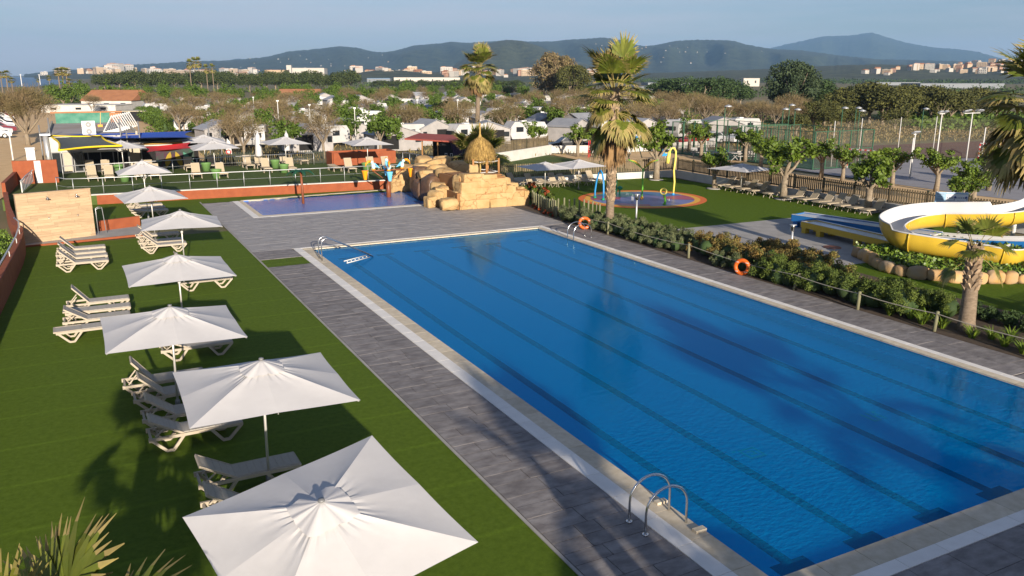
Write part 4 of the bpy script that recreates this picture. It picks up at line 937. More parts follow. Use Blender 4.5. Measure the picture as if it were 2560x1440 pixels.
# ================================================================== SPLASH PAD
cx_, cy_, ra, rb_ = 33.15, 44.85, 4.35, 4.1
def disc(r0, r1, a0=0, a1=360, n=72):
    P = []
    for k in range(n + 1):
        a = R_(a0 + (a1 - a0) * k / n); P.append((r1, a))
    V = []; F = []
    for r, a in P: V += [(cx_ + ra * r0 * math.cos(a), cy_ + rb_ * r0 * math.sin(a)), (cx_ + ra * r * math.cos(a), cy_ + rb_ * r * math.sin(a))]
    return V, [(2 * i, 2 * i + 1, 2 * i + 3, 2 * i + 2) for i in range(n)]
pad = None
for nm, r0, r1, a0, a1, m, z in (('splash_pad', .9, 1.0, 0, 360, 'pad_orange', .012), ('yellow_ring', .81, .9, 0, 360, 'pad_yellow', .014), ('violet_floor', 0.0, .81, 0, 360, 'pad_violet', .010),
    ('red_wedge', .35, .81, 125, 165, 'pad_red', .016), ('green_wedge', .3, .81, 70, 122, 'pad_green', .016), ('blue_wedge', .4, .81, 5, 62, 'pad_blue', .016), ('red_wedge', .35, .81, -38, 0, 'pad_red', .018), ('red_wedge', .62, .81, 205, 245, 'pad_red', .016), ('green_wedge', .2, .55, 190, 235, 'pad_violet', .017)):
    V, F = disc(r0, r1, a0, a1); b = MB(); b.add([(x, y, z) for x, y in V], F); o = b.obj(nm, m, pad, kind='structure' if pad is None else None)
    if pad is None: pad = o
# hoops, sprays
t = thing('blue_spray_hoop', 'tall narrow blue water hoop standing on the splash pad left of the palm', 'spray hoop', (30.5, 46.0, 0))
MB().tube([(-.05, .5, 0), (-.04, .52, .5), (0, .42, 1.2), (.02, .2, 1.75), (.03, 0, 1.92), (.02, -.2, 1.75), (0, -.42, 1.2), (-.04, -.52, .5), (-.05, -.5, 0)], .06, 10).obj('hoop', 'splash_blue', t, smooth=True)
for y in (.5, -.5): MB().lathe([(.12, 0), (.12, .08), (.07, .14)], 12, (-.05, y, .01)).obj('foot', 'splash_green', t, smooth=True)
t = thing('green_spray_hoop', 'green bent spray pipe half hidden behind the tall palm trunk', 'spray pipe', (32.4, 46.9, 0))
MB().tube([(0, 0, 0), (0.05, 0, .9), (.0, .02, 1.5), (-.25, .05, 1.75)], .06, 10).obj('pipe', 'splash_green', t, smooth=True)
MB().lathe([(.05, 0), (.05, .35), (.20, .42), (.18, .52), (.05, .6)], 14, (.55, .3, 0)).obj('mushroom_spout', 'splash_green', t, smooth=True)
t = thing('lime_leaf_fountain', 'tall lime green fountain post opening into two amber leaf wings on the splash pad', 'fountain', (33.0, 44.7, 0))
MB().tube([(0, 0, 0), (.03, 0, .8), (0, 0, 1.6), (.03, 0, 2.05)], .055, 10).obj('post', 'splash_lime', t, smooth=True)
MB().ball((0, 0, .08), .12, 10, 6).obj('foot', 'pad_yellow', t, smooth=True)
for s in (-1, 1):
    MB().tube([(0, 0, 2.0), (.22 * s, -.1 * s, 2.2), (.55 * s, -.3 * s, 2.48), (.86 * s, -.48 * s, 2.62)], .035, 8).obj('wing_rib', 'splash_lime', t, smooth=True)
    b = MB(); V = []
    for i in range(7):
        u = i / 6; c = Vector((.06 * s + .78 * s * u, -.04 * s - .42 * s * u, 2.08 + .54 * u ** .8)); V += [c, c + Vector((0, 0, .16 * math.sin(math.pi * min(1, u + .05))))]
    b.add(V, [(2 * i, 2 * i + 1, 2 * i + 3, 2 * i + 2) for i in range(6)]); o = b.obj('wing', 'translucent_orange', t); md = o.modifiers.new('thick', 'SOLIDIFY'); md.thickness = .03
t = thing('yellow_cane_spray', 'tall pale yellow cane shaped spray with a thick drooping nozzle', 'spray pipe', (36.1, 45.3, 0))
MB().tube([(0, 0, 0), (.06, 0, .9), (-.04, 0, 1.7), (.06, 0, 2.5), (.05, 0, 3.0), (-.1, .02, 3.25), (-.32, .05, 3.2), (-.45, .07, 2.95)], .065, 10).obj('pipe', 'splash_yellow', t, smooth=True)
MB().tube([(-.44, .07, 3.0), (-.5, .08, 2.6), (-.55, .08, 2.2)], [.10, .13, .12], 12).obj('nozzle', 'splash_yellow', t, smooth=True)
MB().lathe([(.1, 0), (.1, .1), (.07, .14)], 12).obj('foot', 'splash_blue', t, smooth=True)
t = thing('yellow_ring_spray', 'small yellow ring spray on a curved lime stem at the splash pad front', 'spray ring', (32.85, 42.05, 0))
MB().tube([(0, 0, 0), (.06, 0, .25), (-.02, 0, .55), (-.08, 0, .62)], .075, 10).obj('stem', 'splash_lime', t, smooth=True)
o = MB().torus((0, 0, 0), .19, .045, 24, 8, 'Y').obj('ring', 'splash_yellow', t, smooth=True, loc=(-.12, 0, .86)); o.rotation_euler = (0, 0, R_(-35))
MB().lathe([(.12, 0), (.12, .06), (.08, .1)], 12).obj('foot', 'splash_lime', t, smooth=True)
b = MB(); rj = random.Random(2)
for jx, jy, h, n_ in ((31.6, 43.8, .55, 7), (33.1, 46.6, .2, 5), (34.1, 43.3, .15, 6)):
    for k in range(n_):
        x, y = jx + rj.uniform(-.1, .1), jy + rj.uniform(-.1, .1); b.tube([(x, y, 0.02), (x + rj.uniform(-.03, .03), y, h * rj.uniform(.5, 1))], [.02, .006], 5)
o = b.obj('water_jets', 'waterfall', kind='stuff'); tag(o, 'short white water jets rising from the splash pad floor', 'water jet')

# ================================================================== WATER SLIDES
def catmull(P, n=10):
    P = [Vector(p) for p in P]; out = []
    for i in range(len(P) - 1):
        p0, p1, p2, p3 = P[max(i - 1, 0)], P[i], P[i + 1], P[min(i + 2, len(P) - 1)]
        for k in range(n):
            u = k / n; out.append(.5 * ((2 * p1) + (-p0 + p2) * u + (2 * p0 - 5 * p1 + 4 * p2 - p3) * u * u + (-p0 + 3 * p1 - 3 * p2 + p3) * u ** 3))
    return out + [P[-1]]
def flume(t, path, w, d, mo, mi, joint=9, bank=None, wall_hi=None):
    n = len(path); K = 12; O = []; I = []; rimL = []; rimR = []
    for i, p in enumerate(path):
        tg = (path[min(i + 1, n - 1)] - path[max(i - 1, 0)]).normalized(); s = tg.cross(Vector((0, 0, 1))).normalized(); u = s.cross(tg).normalized()
        for j in range(K + 1):
            a = math.pi * j / K; x = -math.cos(a); zz = -abs(math.sin(a)) ** .75
            lift = 0.0
            if wall_hi: lift = wall_hi[i] * (x if wall_hi[i] else 0) * .5
            O.append(p + s * x * w / 2 + u * (zz * d + max(0, lift) * 1.0)); I.append(p + s * x * (w / 2 - .035) + u * (zz * (d - .035) + max(0, lift) + .004))
        rimL.append((O[-K - 1] + I[-K - 1]) / 2); rimR.append((O[-1] + I[-1]) / 2)
    F = [(i * (K + 1) + j, i * (K + 1) + j + 1, (i + 1) * (K + 1) + j + 1, (i + 1) * (K + 1) + j) for i in range(n - 1) for j in range(K)]
    MB().add(O, F).obj('flume_shell', mo, t, smooth=True); MB().add(I, [f[::-1] for f in F]).obj('flume_channel', mi, t, smooth=True)
    MB().tube(rimL, .035, 6).obj('rim', mi, t, smooth=True); MB().tube(rimR, .035, 6).obj('rim', mi, t, smooth=True)
    for i in range(joint // 2, n, joint):
        c = path[i]; ring = []
        for j in range(K + 1):
            q = O[i * (K + 1) + j]; ring.append(c + (q - c) * 1.035 + Vector((0, 0, -.01)))
        MB().tube(ring, .03, 5).obj('joint_flange', mo, t, smooth=True)
    return O
def at_px(px, py, z): v = ground_at(px, py, z); return (v.x, v.y, z)
t = thing('yellow_water_slide', 'yellow curved water slide with white channel winding above the planted stone bed', 'water slide', (34, 24, 0))
O_ = Vector((34, 24, 0))
yl = [(2720, 425, 3.9), (2640, 478, 2.7), (2575, 514, 2.05), (2500, 528, 1.82), (2420, 530, 1.72), (2335, 531, 1.62), (2268, 541, 1.5), (2229, 562, 1.38), (2255, 583, 1.27), (2320, 596, 1.18), (2400, 607, 1.08), (2460, 617, 1.0), (2505, 626, .92), (2528, 628, .88), (2560, 615, .85)]
path = [Vector(at_px(a, b_, z)) - O_ for a, b_, z in yl]
sp = catmull(path, 9); flume(t, sp, 1.12, .72, 'slide_yellow', 'slide_inner', 17, wall_hi=[(.75 if 3.2 * 9 < i < 8 * 9 else .35) for i in range(len(sp))])
for a, b_, z, zt in ((2270, 645, .35, .5), (2216, 628, 0.0, .62), (2411, 668, .4, .46), (2295, 583, 0, .72), (2395, 592, 0, .8), (2530, 600, 0, 1.0)):
    v = ground_at(a, b_, z); MB().tube([(v.x - 34, v.y - 24, 0), (v.x - 34, v.y - 24, zt)], .10, 12).obj('support_post', 'white_paint', t, smooth=True)
t = thing('yellow_slide_trough', 'low yellow run-out trough on block feet in front of the blue one', 'slide run-out', (33.5, 28, 0))
def trough(t, A, B, w, h, z, mo, mi, org, feet):
    A, B = Vector(A) - org, Vector(B) - org; d = (B - A).normalized(); s = Vector((d.y, -d.x, 0))
    for k in (-1, 1): 
        q = MB(); q.bar(A + s * k * w / 2 + Vector((0, 0, z)), B + s * k * w / 2 + Vector((0, 0, z)), .09, h); q.obj('side_beam', mo, t)
    q = MB(); q.bar(A + Vector((0, 0, z + h / 2 - .07)), B + Vector((0, 0, z + h / 2 - .07)), w - .1, .06); q.obj('channel', mi, t)
    q = MB(); q.bar(A + s * (w / 2 + .02) + Vector((0, 0, z)), A - s * (w / 2 + .02) + Vector((0, 0, z)), .09, h * .98); q.obj('end_beam', mo, t)
    for k in (-1, 1):
        q = MB(); q.bar(A + s * k * w / 2 + Vector((0, 0, z + h / 2 + .012)), B + s * k * w / 2 + Vector((0, 0, z + h / 2 + .012)), .12, .025); q.obj('rim', mi, t)
    for f in feet:
        c = A.lerp(B, f)
        for k in (-1, 1): 
            q = MB(); q.box((c.x + s.x * k * w * .4, c.y + s.y * k * w * .4, (z - h / 2) / 2 - .002), (.28, .28, z - h / 2 - .004), rz=math.atan2(d.y, d.x)); q.obj('foot', mo, t)
trough(t, (33.75, 30.9, 0), (33.2, 24.6, 0), 1.0, .30, .45, 'slide_yellow', 'slide_inner', Vector((33.5, 28, 0)), (.03, .2, .6, .95))
t = thing('blue_slide_trough', 'low blue water slide run-out with white channel at the back of the concrete landing', 'slide run-out', (35.4, 28, 0))
trough(t, (34.7, 32.6, 0), (36.1, 25.2, 0), 1.15, .36, .50, 'slide_blue', 'slide_inner', Vector((35.4, 28, 0)), (.03, .2, .5, .8))
t = thing('blue_water_slide', 'dark blue water slide flume rising to the right behind the yellow curve', 'water slide', (38, 22, 0)); O_ = Vector((38, 22, 0))
bl = [(36.1, 25.3, .62), (37.0, 23.2, .72), (38.2, 21.2, .95), (39.8, 19.2, 1.5), (41.8, 17.2, 2.6), (44, 15.2, 4.0)]
flume(t, catmull([Vector(p) - O_ for p in bl], 8), 1.15, .55, 'slide_blue', 'slide_inner', 14)
for p in ((37.6, 22.0), (39.4, 19.7), (41.6, 17.4)): 
    zt = {37.6: .5, 39.4: .9, 41.6: 1.95}[p[0]]; MB().tube([(p[0] - 38, p[1] - 22, 0), (p[0] - 38, p[1] - 22, zt)], .09, 10).obj('support_post', 'white_paint', t, smooth=True)
tag(MB().lathe([(.42, 0), (.42, .015)], 24, (31.6, 27.4, .012)).obj('manhole_cover', 'brown_pipe'), 'round brown drain cover in the concrete in front of the slide', 'drain cover')
# stone edged planting bed
t = thing('stone_bed', 'planting bed edged with ochre boulders under the yellow slide', 'planting bed', (33, 21, 0)); rg = random.Random(9)
cur = catmull([Vector(p) for p in ((31.0, 25.6, 0), (30.35, 24.2, 0), (29.6, 22.9, 0), (29.6, 21.6, 0), (30.2, 20.5, 0), (31.3, 19.6, 0), (32.9, 18.75, 0), (34.4, 18.0, 0), (36.5, 17.2, 0))], 6)
i = 0.0; acc = 0; last = cur[0]
lens = [0]
for a, b_ in zip(cur[:-1], cur[1:]): lens.append(lens[-1] + (b_ - a).length)
s = 0.0
while s < lens[-1] - .3:
    w = rg.uniform(.42, .80); c = s + w / 2; k = max(j for j in range(len(lens)) if lens[j] <= c); k = min(k, len(cur) - 2); f = (c - lens[k]) / (lens[k + 1] - lens[k]); p = cur[k].lerp(cur[k + 1], f); d = cur[k + 1] - cur[k]
    o = link('stone', boulder_mesh((w + .06, .42, rg.uniform(.46, .58)), rg.randrange(9999), 'stone', 3.2, .10, 5, 'stone'), t); o.location = (p.x - 33, p.y - 21, -.04); o.rotation_euler = (R_(-6), 0, math.atan2(d.y, d.x)); smooth_by_angle(o, 38); s += w
b = MB(); inner = [(p.x, p.y) for p in cur] + [(40, 18), (39, 25.5), (34, 25.4)]
b.prism([(x - 33, y - 21) for x, y in inner], -.05, .36); b.obj('bed_soil', 'soil', t)
rgn = np.random.default_rng(12); pts = rgn.uniform((29.4, 17.2), (39.5, 25.6), (26000, 2))
def inside(P, poly):
    x, y = P[:, 0], P[:, 1]; r = np.zeros(len(P), bool); n = len(poly)
    for i in range(n):
        x1, y1 = poly[i]; x2, y2 = poly[(i + 1) % n]; c = ((y1 > y) != (y2 > y)) & (x < (x2 - x1) * (y - y1) / (y2 - y1 + 1e-12) + x1); r ^= c
    return r
pts = pts[inside(pts, inner)]
hgt = .40 + .13 * np.sin(pts[:, 0] * 2.1) * np.cos(pts[:, 1] * 1.7) + rgn.uniform(-.06, .12, len(pts))
P3 = np.column_stack([pts, hgt]) - np.array([33, 21, 0]); V, F = quads(P3, rgn.uniform(.10, .17, len(P3)), rgn.uniform(.09, .14, len(P3)), rgn, 1.2)
link('ground_cover', np_mesh('ground_cover', V, F, 'bed_leaf'), t, 'stuff')

# ================================================================== LIFEBUOYS, LAMPS, POSTS, ROPES
def buoy(label, loc, rz, tilt, roll=0):
    t = thing('lifebuoy', label, 'lifebuoy', loc, group='orange lifebuoys')
    t.rotation_euler = (R_(tilt), R_(roll), R_(rz))
    MB().torus((0, 0, 0), .27, .085, 32, 12, 'Y').obj('ring', 'buoy_orange', t, smooth=True)
    for k in range(4):
        a = math.pi / 4 + k * math.pi / 2; q = MB(); q.torus((math.cos(a) * .27, 0, math.sin(a) * .27), .09, .013, 14, 5); 
        o = q.obj('rope_loop', 'white_paint', t, smooth=True); o.scale = (1, 1, 1)
    return t
buoy('orange lifebuoy leaning tilted against the sage hedge at the far right corner of the pool', (23.55, 36.9, .36), -35, -22, 18)
buoy('orange lifebuoy hanging upright on the rope fence halfway along the right side of the pool', (23.72, 25.05, .36), -62, -6)
def lamp(label, x, y, h):
    t = thing('bollard_lamp', label, 'garden lamp', (x, y, 0), group='silver garden lamps')
    MB().tube([(0, 0, 0), (0, 0, h - .32)], .05, 12).obj('post', 'galvanised', t, smooth=True)
    MB().lathe([(.05, h - .36), (.095, h - .28), (.105, h - .06), (.10, h - .04)], 16).obj('lamp_head', 'steel', t, smooth=True)
    MB().lathe([(.165, h - .035), (.17, h - .02), (.05, h)], 16).obj('cap', 'galvanised', t, smooth=True)
lamp('slim silver garden lamp in front of the splash pad', 26.48, 36.3, 1.82); lamp('short silver garden lamp beside the concrete slide landing', 29.05, 27.55, 1.32)
posts = [(24.15, 40.9), (23.9, 35.2), (23.92, 28.7), (23.84, 22.3), (23.72, 19.2), (23.86, 16.3), (23.9, 12.8)]
pw = MB().tube([(0, 0, -.05), (.0, 0, .66), (0, 0, .68)], [.06, .057, .04], 10).mesh('rope_post', 'log_post', True)
names = ('at the end of the picket row by the rock', 'in front of the sage hedge near the palm', 'by the red leaved shrubs', 'leaning one by the dark green hedge', 'right of the leaning one, by the dark green hedge', 'among the strap leaved plants left of the short palm', 'at the right edge of the photo')
for i, (x, y) in enumerate(posts):
    o = link('rope_post', pw, None, None, (x, y, 0)); tag(o, 'round wooden rope post ' + names[i], 'post', 'wooden rope posts'); o.rotation_euler = (0, R_((0, 2, 0, 16, 2, 4, 0)[i]), R_(-20))
for i in range(len(posts) - 1):
    a, c = Vector((*posts[i], .60)), Vector((*posts[i + 1], .60)); L = (c - a).length
    P = [a.lerp(c, k / 10) - Vector((0, 0, .05 * L * .35 * (1 - (2 * k / 10 - 1) ** 2))) for k in range(11)]
    tag(MB().tube([p - a for p in P], .014, 5).obj('barrier_rope', 'rope', loc=a), 'sagging pale rope strung %s' % ('from the picket row to the sage hedge post', 'along the sage hedge', 'along the red leaved shrubs past the lifebuoy', 'between the two posts of the dark green hedge', 'from the dark hedge to the strap leaved plants', 'past the short palm to the photo edge')[i], 'rope', 'barrier ropes')
# low log pickets beside the rock
lm = MB().tube([(0, 0, 0), (0, 0, .92), (0, 0, .95)], [.055, .052, .035], 8).mesh('log_stake', 'log_post', True)
t = thing('log_palisade', 'low palisade of upright round logs between the rock mound and the splash lawn', 'palisade', (25.2, 45.4, 0))
pal = catmull([Vector((25.15, 45.6, 0)), Vector((24.6, 43.6, 0)), Vector((24.3, 42.2, 0)), Vector((24.25, 41.2, 0))], 8)
for p in pal[:-1:2] + [pal[-1]]:
    o = link('log_stake', lm, t); o.location = (p.x - 25.2, p.y - 45.4, 0); o.scale = (1, 1, rnd.uniform(.94, 1.05))
pal2 = catmull([Vector((24.3, 42.4, 0)), Vector((25.4, 41.8, 0)), Vector((26.0, 40.6, 0)), Vector((26.1, 39.2, 0))], 8)
t = thing('log_palisade', 'second low log palisade curving behind the dry grass towards the palm', 'palisade', (26, 41, 0))
for p in pal2[1::2]:
    o = link('log_stake', lm, t); o.location = (p.x - 26, p.y - 41, 0); o.scale = (1, 1, rnd.uniform(.94, 1.05))
# ================================================================== FENCES
def picket_fence(name, label, pts, z0, h, step, w, m, post_m, post_step, post_h=None, round_top=False, rails=(0.12, 0.85), thick=.03):
    t = thing(name, label, 'fence', (pts[0][0], pts[0][1], 0)); o = Vector((pts[0][0], pts[0][1], 0)); P = [Vector((x, y, 0)) - o for x, y in pts]
    seg = list(zip(P[:-1], P[1:])); pk = MB(); rl = MB()
    pm = MB().box((0, 0, 0), (.10, .10, 1)).mesh('post', post_m)
    for a, c in seg:
        L = (c - a).length; d = (c - a) / L; rz = math.atan2(d.y, d.x); n = int(L / step)
        for k in range(n):
            p = a + d * (step * (k + .5)); hh = h * (1 + rnd.uniform(-.012, .012)); pk.box((p.x, p.y, z0 + hh / 2 + .03), (w, thick, hh - .03), rz=rz)
        s = Vector((-d.y, d.x, 0)) * (thick / 2 + .022)
        for f in rails: rl.bar(a + s + Vector((0, 0, z0 + h * f)), c + s + Vector((0, 0, z0 + h * f)), .04, .07)
        n = max(1, round(L / post_step))
        for k in range(n + 1):
            q = link('post', pm, t); p = a.lerp(c, k / n) + s * 2.6; q.location = (p.x, p.y, z0 + (post_h or h) / 2); q.scale = (1, 1, (post_h or h)); q.rotation_euler = (0, 0, rz)
    pk.obj('pickets', m, t, kind='stuff'); rl.obj('rails', post_m, t)
    return t
wall_run('garden_wall', 'low white wall along the back of the splash lawn below the picket fence', [(25.6, 55.75), (34, 54.95), (43.2, 54.1)], .24, .50, 'white_wall')
wall_run('garden_wall', 'low white wall along the right side of the lawn behind the fabric loungers, mostly shaded', [(43.0, 53.9), (42.75, 47.7), (42.75, 41), (43.0, 33.6), (44.0, 24)], .24, .56, 'white_wall')
picket_fence('picket_fence', 'olive picket fence on the low white wall behind the splash pad', [(25.7, 55.85), (34, 55.05), (43.1, 54.2)], .5, 1.0, .15, .085, 'fence_wood', 'fence_dark', 2.3)
picket_fence('picket_fence', 'brown picket fence with dark posts along the right hand white wall', [(43.1, 53.8), (42.88, 47.7), (42.88, 41), (43.12, 33.6), (44.1, 24)], .56, .92, .16, .085, 'fence_wood', 'fence_dark', 2.2, 1.0)
picket_fence('picket_fence', 'slatted picket fence out at the right whose shadow stripes the lawn', [(27.4, 12.6), (33, 12.9), (42, 13.6)], 0, 1.25, .20, .09, 'fence_wood', 'fence_dark', 2.2)
wall_run('garden_wall', 'low white wall between the olive lawn and the camp road, turning back at its corner', [(34.6, 70.0), (40, 73.4), (44.1, 76.1), (44.6, 77.6)], .22, .95, 'white_wall')
wall_run('garden_wall', 'long low white wall in front of the parked cars and the play area', [(44.8, 77.4), (50.5, 74.9), (58, 74.6), (66, 75.4)], .22, .75, 'white_wall')
picket_fence('picket_fence', 'grey picket fence along the white wall right of the spiky palm', [(33.6, 69.7), (40, 73.7), (43.9, 76.2)], .75, 1.15, .2, .08, 'fence_wood', 'fence_dark', 2.2)
picket_fence('picket_fence', 'dark picket fence behind the closed parasols on the terrace', [(9.2, 73.0), (13.5, 72.4), (18.6, 71.2)], T, 1.12, .17, .07, 'fence_dark', 'fence_dark', 2.2)
picket_fence('picket_fence', 'dark picket fence between the stage and the rock mound', [(26.4, 57.9), (28.6, 62.0), (30.2, 66.4), (33.4, 69.5)], 0, 1.35, .18, .07, 'fence_wood', 'fence_dark', 2.2)

# ================================================================== PALMS
def frond_mesh(elev, seed, lp=.95, r=1.0, nl=26, droop=.22, leaf='palm_leaf', tip='palm_tip', tipfrac=1, spread=95, fold=.25, name='frond'):
    rg = random.Random(seed); V = []; F = []; mi = []
    e = R_(elev); pts = [Vector((0, 0, 0))]; d = Vector((math.cos(e), 0, math.sin(e)))
    for k in range(5): 
        d = (d + Vector((0, 0, -droop * .35))).normalized(); pts.append(pts[-1] + d * lp / 5)
    b = MB(); b.tube(pts, [.028, .024, .02, .018, .016, .012], 4, cap=False); V += b.V; F += b.F; mi += [1] * len(b.F)
    s = Vector((0, 1, 0)); nrm = s.cross(d) * -1
    if nrm.z < 0 and elev > -60: nrm = -nrm
    for k in range(nl):
        phi = R_(-spread + 2 * spread * (k + .5) / nl + rg.uniform(-2, 2)); L = r * (.72 + .28 * math.cos(phi * .8)) * rg.uniform(.88, 1.06)
        dd = (d * math.cos(phi) + s * math.sin(phi) + nrm * fold * abs(math.sin(phi))).normalized(); p = pts[-1].copy(); st = []; nst = 4
        for q in range(nst + 1):
            st.append((p.copy(), dd.copy()))
            dd = (dd + Vector((rg.uniform(-.05, .05), rg.uniform(-.05, .05), -droop * (.25 + .45 * q)))).normalized(); p += dd * L / nst
        wd = [.030, .068, .070, .030, .004]; o = len(V)
        for (p, dd), w in zip(st, wd):
            sd = dd.cross(nrm); sd = sd.normalized() if sd.length > 1e-4 else Vector((0, 1, 0)); V += [p + sd * w * r, p - sd * w * r]
        for q in range(nst): F.append((o + 2 * q, o + 2 * q + 1, o + 2 * q + 3, o + 2 * q + 2)); mi.append(1 if q >= nst - tipfrac else 0)
    me = bpy.data.meshes.new(name); me.from_pydata([tuple(v) for v in V], [], F); me.update(); me.materials.append(M[leaf]); me.materials.append(M[tip]); me.polygons.foreach_set('material_index', mi); return me
FR = {k: [frond_mesh(e + de, 40 + i * 7 + j, **kw) for j, de in enumerate((-9, 0, 8))] for i, (k, e, kw) in enumerate((('top', 78, dict(droop=.06, spread=80)), ('up', 55, dict(droop=.14)), ('mid', 22, dict(droop=.24)), ('low', -12, dict(droop=.34, tipfrac=2)), ('hang', -42, dict(droop=.4, tipfrac=2, lp=.8, spread=70))))}
FR['dead'] = [frond_mesh(e, 90 + e, lp=.55, r=1.15, nl=20, droop=.5, leaf='palm_dead', tip='palm_dead', spread=32, fold=.1, name='dead_frond') for e in (-62, -74, -80)]
def palm(label, x, y, h, r0, r1, counts, sc, boots=None, seed=1, lean=(0, 0), zf=0.0, spreadz=.5, cat='palm tree', bark='palm_trunk'):
    rg = random.Random(seed); t = thing('palm_tree', label, cat, (x, y, zf))
    n = 9; pts = [(lean[0] * (k / n) ** 1.5, lean[1] * (k / n) ** 1.5, -.05 + (h + .05) * k / n) for k in range(n + 1)]
    rr = [r0 * (1.25 if k == 0 else 1.0) * (1 - k / n) + r1 * (k / n) for k in range(n + 1)]
    MB().tube(pts, rr, 14).obj('trunk', bark, t, smooth=True)
    if boots:
        z0, z1, n_, rb = boots; b = MB()
        for k in range(n_):
            z = z0 + (z1 - z0) * k / n_; a = k * 2.39996 + rg.uniform(-.15, .15); u = z / h; c = Vector((lean[0] * u ** 1.5, lean[1] * u ** 1.5, z)); r = r0 + (r1 - r0) * u
            d = Vector((math.cos(a), math.sin(a), 0)); s = Vector((-math.sin(a), math.cos(a), 0)); w = r * .55; out = rb * rg.uniform(.7, 1.2)
            A = c + d * r * .93; P = [A + s * w - Vector((0, 0, .06)), A - s * w - Vector((0, 0, .06)), A + d * out * .8 - s * w * .35 + Vector((0, 0, .16)), A + d * out * .8 + s * w * .35 + Vector((0, 0, .16)), A + Vector((0, 0, .15)) + s * w * .5, A + Vector((0, 0, .15)) - s * w * .5]
            b.add(P, ((0, 1, 2, 3), (3, 2, 5, 4), (0, 3, 4), (1, 5, 2)))
        b.obj('leaf_bases', 'palm_boot', t)
    top = Vector((lean[0], lean[1], h)); k = 0
    for key, cnt in counts.items():
        for q in range(cnt):
            a = k * 2.39996 + rg.uniform(-.35, .35); k += 1; me = FR[key][rg.randrange(len(FR[key]))]
            o = link('dead_frond' if key == 'dead' else 'frond', me, t); dz = {'top': .05, 'up': 0.0, 'mid': -.2, 'low': -.42, 'hang': -.66, 'dead': -.78}[key] * spreadz * 2 + rg.uniform(-.26, .16) * spreadz * 2
            o.location = top + Vector((math.cos(a) * r1 * .6, math.sin(a) * r1 * .6, dz)); o.rotation_euler = (rg.uniform(-.2, .2), rg.uniform(-.1, .1), a); s = sc * rg.uniform(.85, 1.12); o.scale = (s, s, s)
    return t
palm('tall fan palm with a skirt of dead brown fronds behind the pool hedge', 25.05, 36.75, 7.4, .22, .22, dict(top=5, up=11, mid=14, low=12, hang=11, dead=24), 1.2, (1.5, 7.2, 190, .10), 3, (.10, .0), spreadz=1.05)
palm('tall fan palm rising among the caravans left of the hills centre', 50.2, 107.3, 9.3, .34, .30, dict(top=5, up=14, mid=13, low=12, hang=10, dead=10), 1.6, None, 5, (.3, 0), spreadz=.9)
palm('short young fan palm with a shaggy boot covered trunk in front of the yellow slide', 24.95, 15.95, 2.72, .27, .17, dict(top=1, up=3, mid=5, low=2), .62, (1.35, 2.7, 70, .13), 14, (.22, .22), spreadz=.35)
palm('tall fan palm cut by the right edge of the photo, drooping fronds', 28.95, 16.0, 7.4, .30, .24, dict(up=12, mid=12, low=12, hang=8), 1.25, None, 8, (-.45, .5), spreadz=.8)
palm('fan palm at the bottom left corner, only its frond tips in view', -.95, 7.05, 2.75, .28, .22, dict(top=2, up=14, mid=10, low=9, hang=4), .80, None, 33, (0, 0), spreadz=.4)
palm('bushy dark fan palm with a reddish trunk behind the thatched hut', 28.4, 60.6, 1.55, .34, .36, dict(top=4, up=14, mid=14, low=10), 1.5, (.1, 1.5, 60, .14), 12, (0, 0), spreadz=.5, bark='wood_post')
# palms and a low building behind the viewpoint (their long shadows lie on the deck and the pool)
palm('fan palm outside the photo behind the pool deck', 5.6, -7.2, 4.4, .28, .22, dict(top=3, up=8, mid=8, low=6), 1.2, None, 41, spreadz=.5)
palm('taller fan palm outside the photo behind the near pool end', 12.6, -13.5, 6.2, .3, .24, dict(top=4, up=10, mid=10, low=9, hang=6), 1.35, None, 42, spreadz=.7)
t = thing('pool_house', 'low flat roofed pool house outside the photo behind the near pool end', 'building', (17, -8.5, 0))
MB().box((0, 0, 1.7), (17.5, 5, 3.4)).obj('wall', 'white_wall', t); MB().box((0, 0, 3.46), (18, 5.5, .12)).obj('roof', 'concrete', t)
for k in range(5): MB().box((-7 + 3.5 * k, 2.515, 1.4), (1.4, .03, 2.2)).obj('window', 'dark_glass', t)
# far slim palms
fp = palm('slim far palm', 0, 0, 14, .25, .2, dict(top=3, up=8, mid=8, low=8, hang=8), 1.15, None, 51, spreadz=.8); fp['group'] = 'slim palms beyond the pine row'; FP = Proto(fp)
for px, top, base in ((480, 150, 228), (492, 146, 226), (502, 145, 226), (521, 163, 232), (536, 162, 232)):
    g = ground_at(px, base + 4); tz = along(px, top, math.hypot(g.x, g.y)).z; s = tz / 15.5
    FP.put((g.x, g.y, 0), px, 'slim tall palm in the cluster of five rising above the umbrella pine row at left', (s, s, s))
for px, top, base, w in ((152, 172, 236, 1), (162, 170, 236, 1), (172, 172, 236, 1), (98, 198, 226, .9), (8, 180, 236, 1), (22, 178, 238, 1), (34, 195, 240, 1.1), (127, 190, 232, .8), (178, 198, 242, 1.2), (790, 178, 215, 1.2)):
    g = ground_at(px, base); tz = along(px, top, math.hypot(g.x, g.y)).z; s = tz / 15.5
    FP.put((g.x, g.y, 0), px, 'distant palm near the shore at the left of the photo' if px < 400 else 'distant palm in front of the pale factory', (s * 1.7 * w, s * 1.7 * w, s), group='distant palms near the shore' if px < 400 else None)

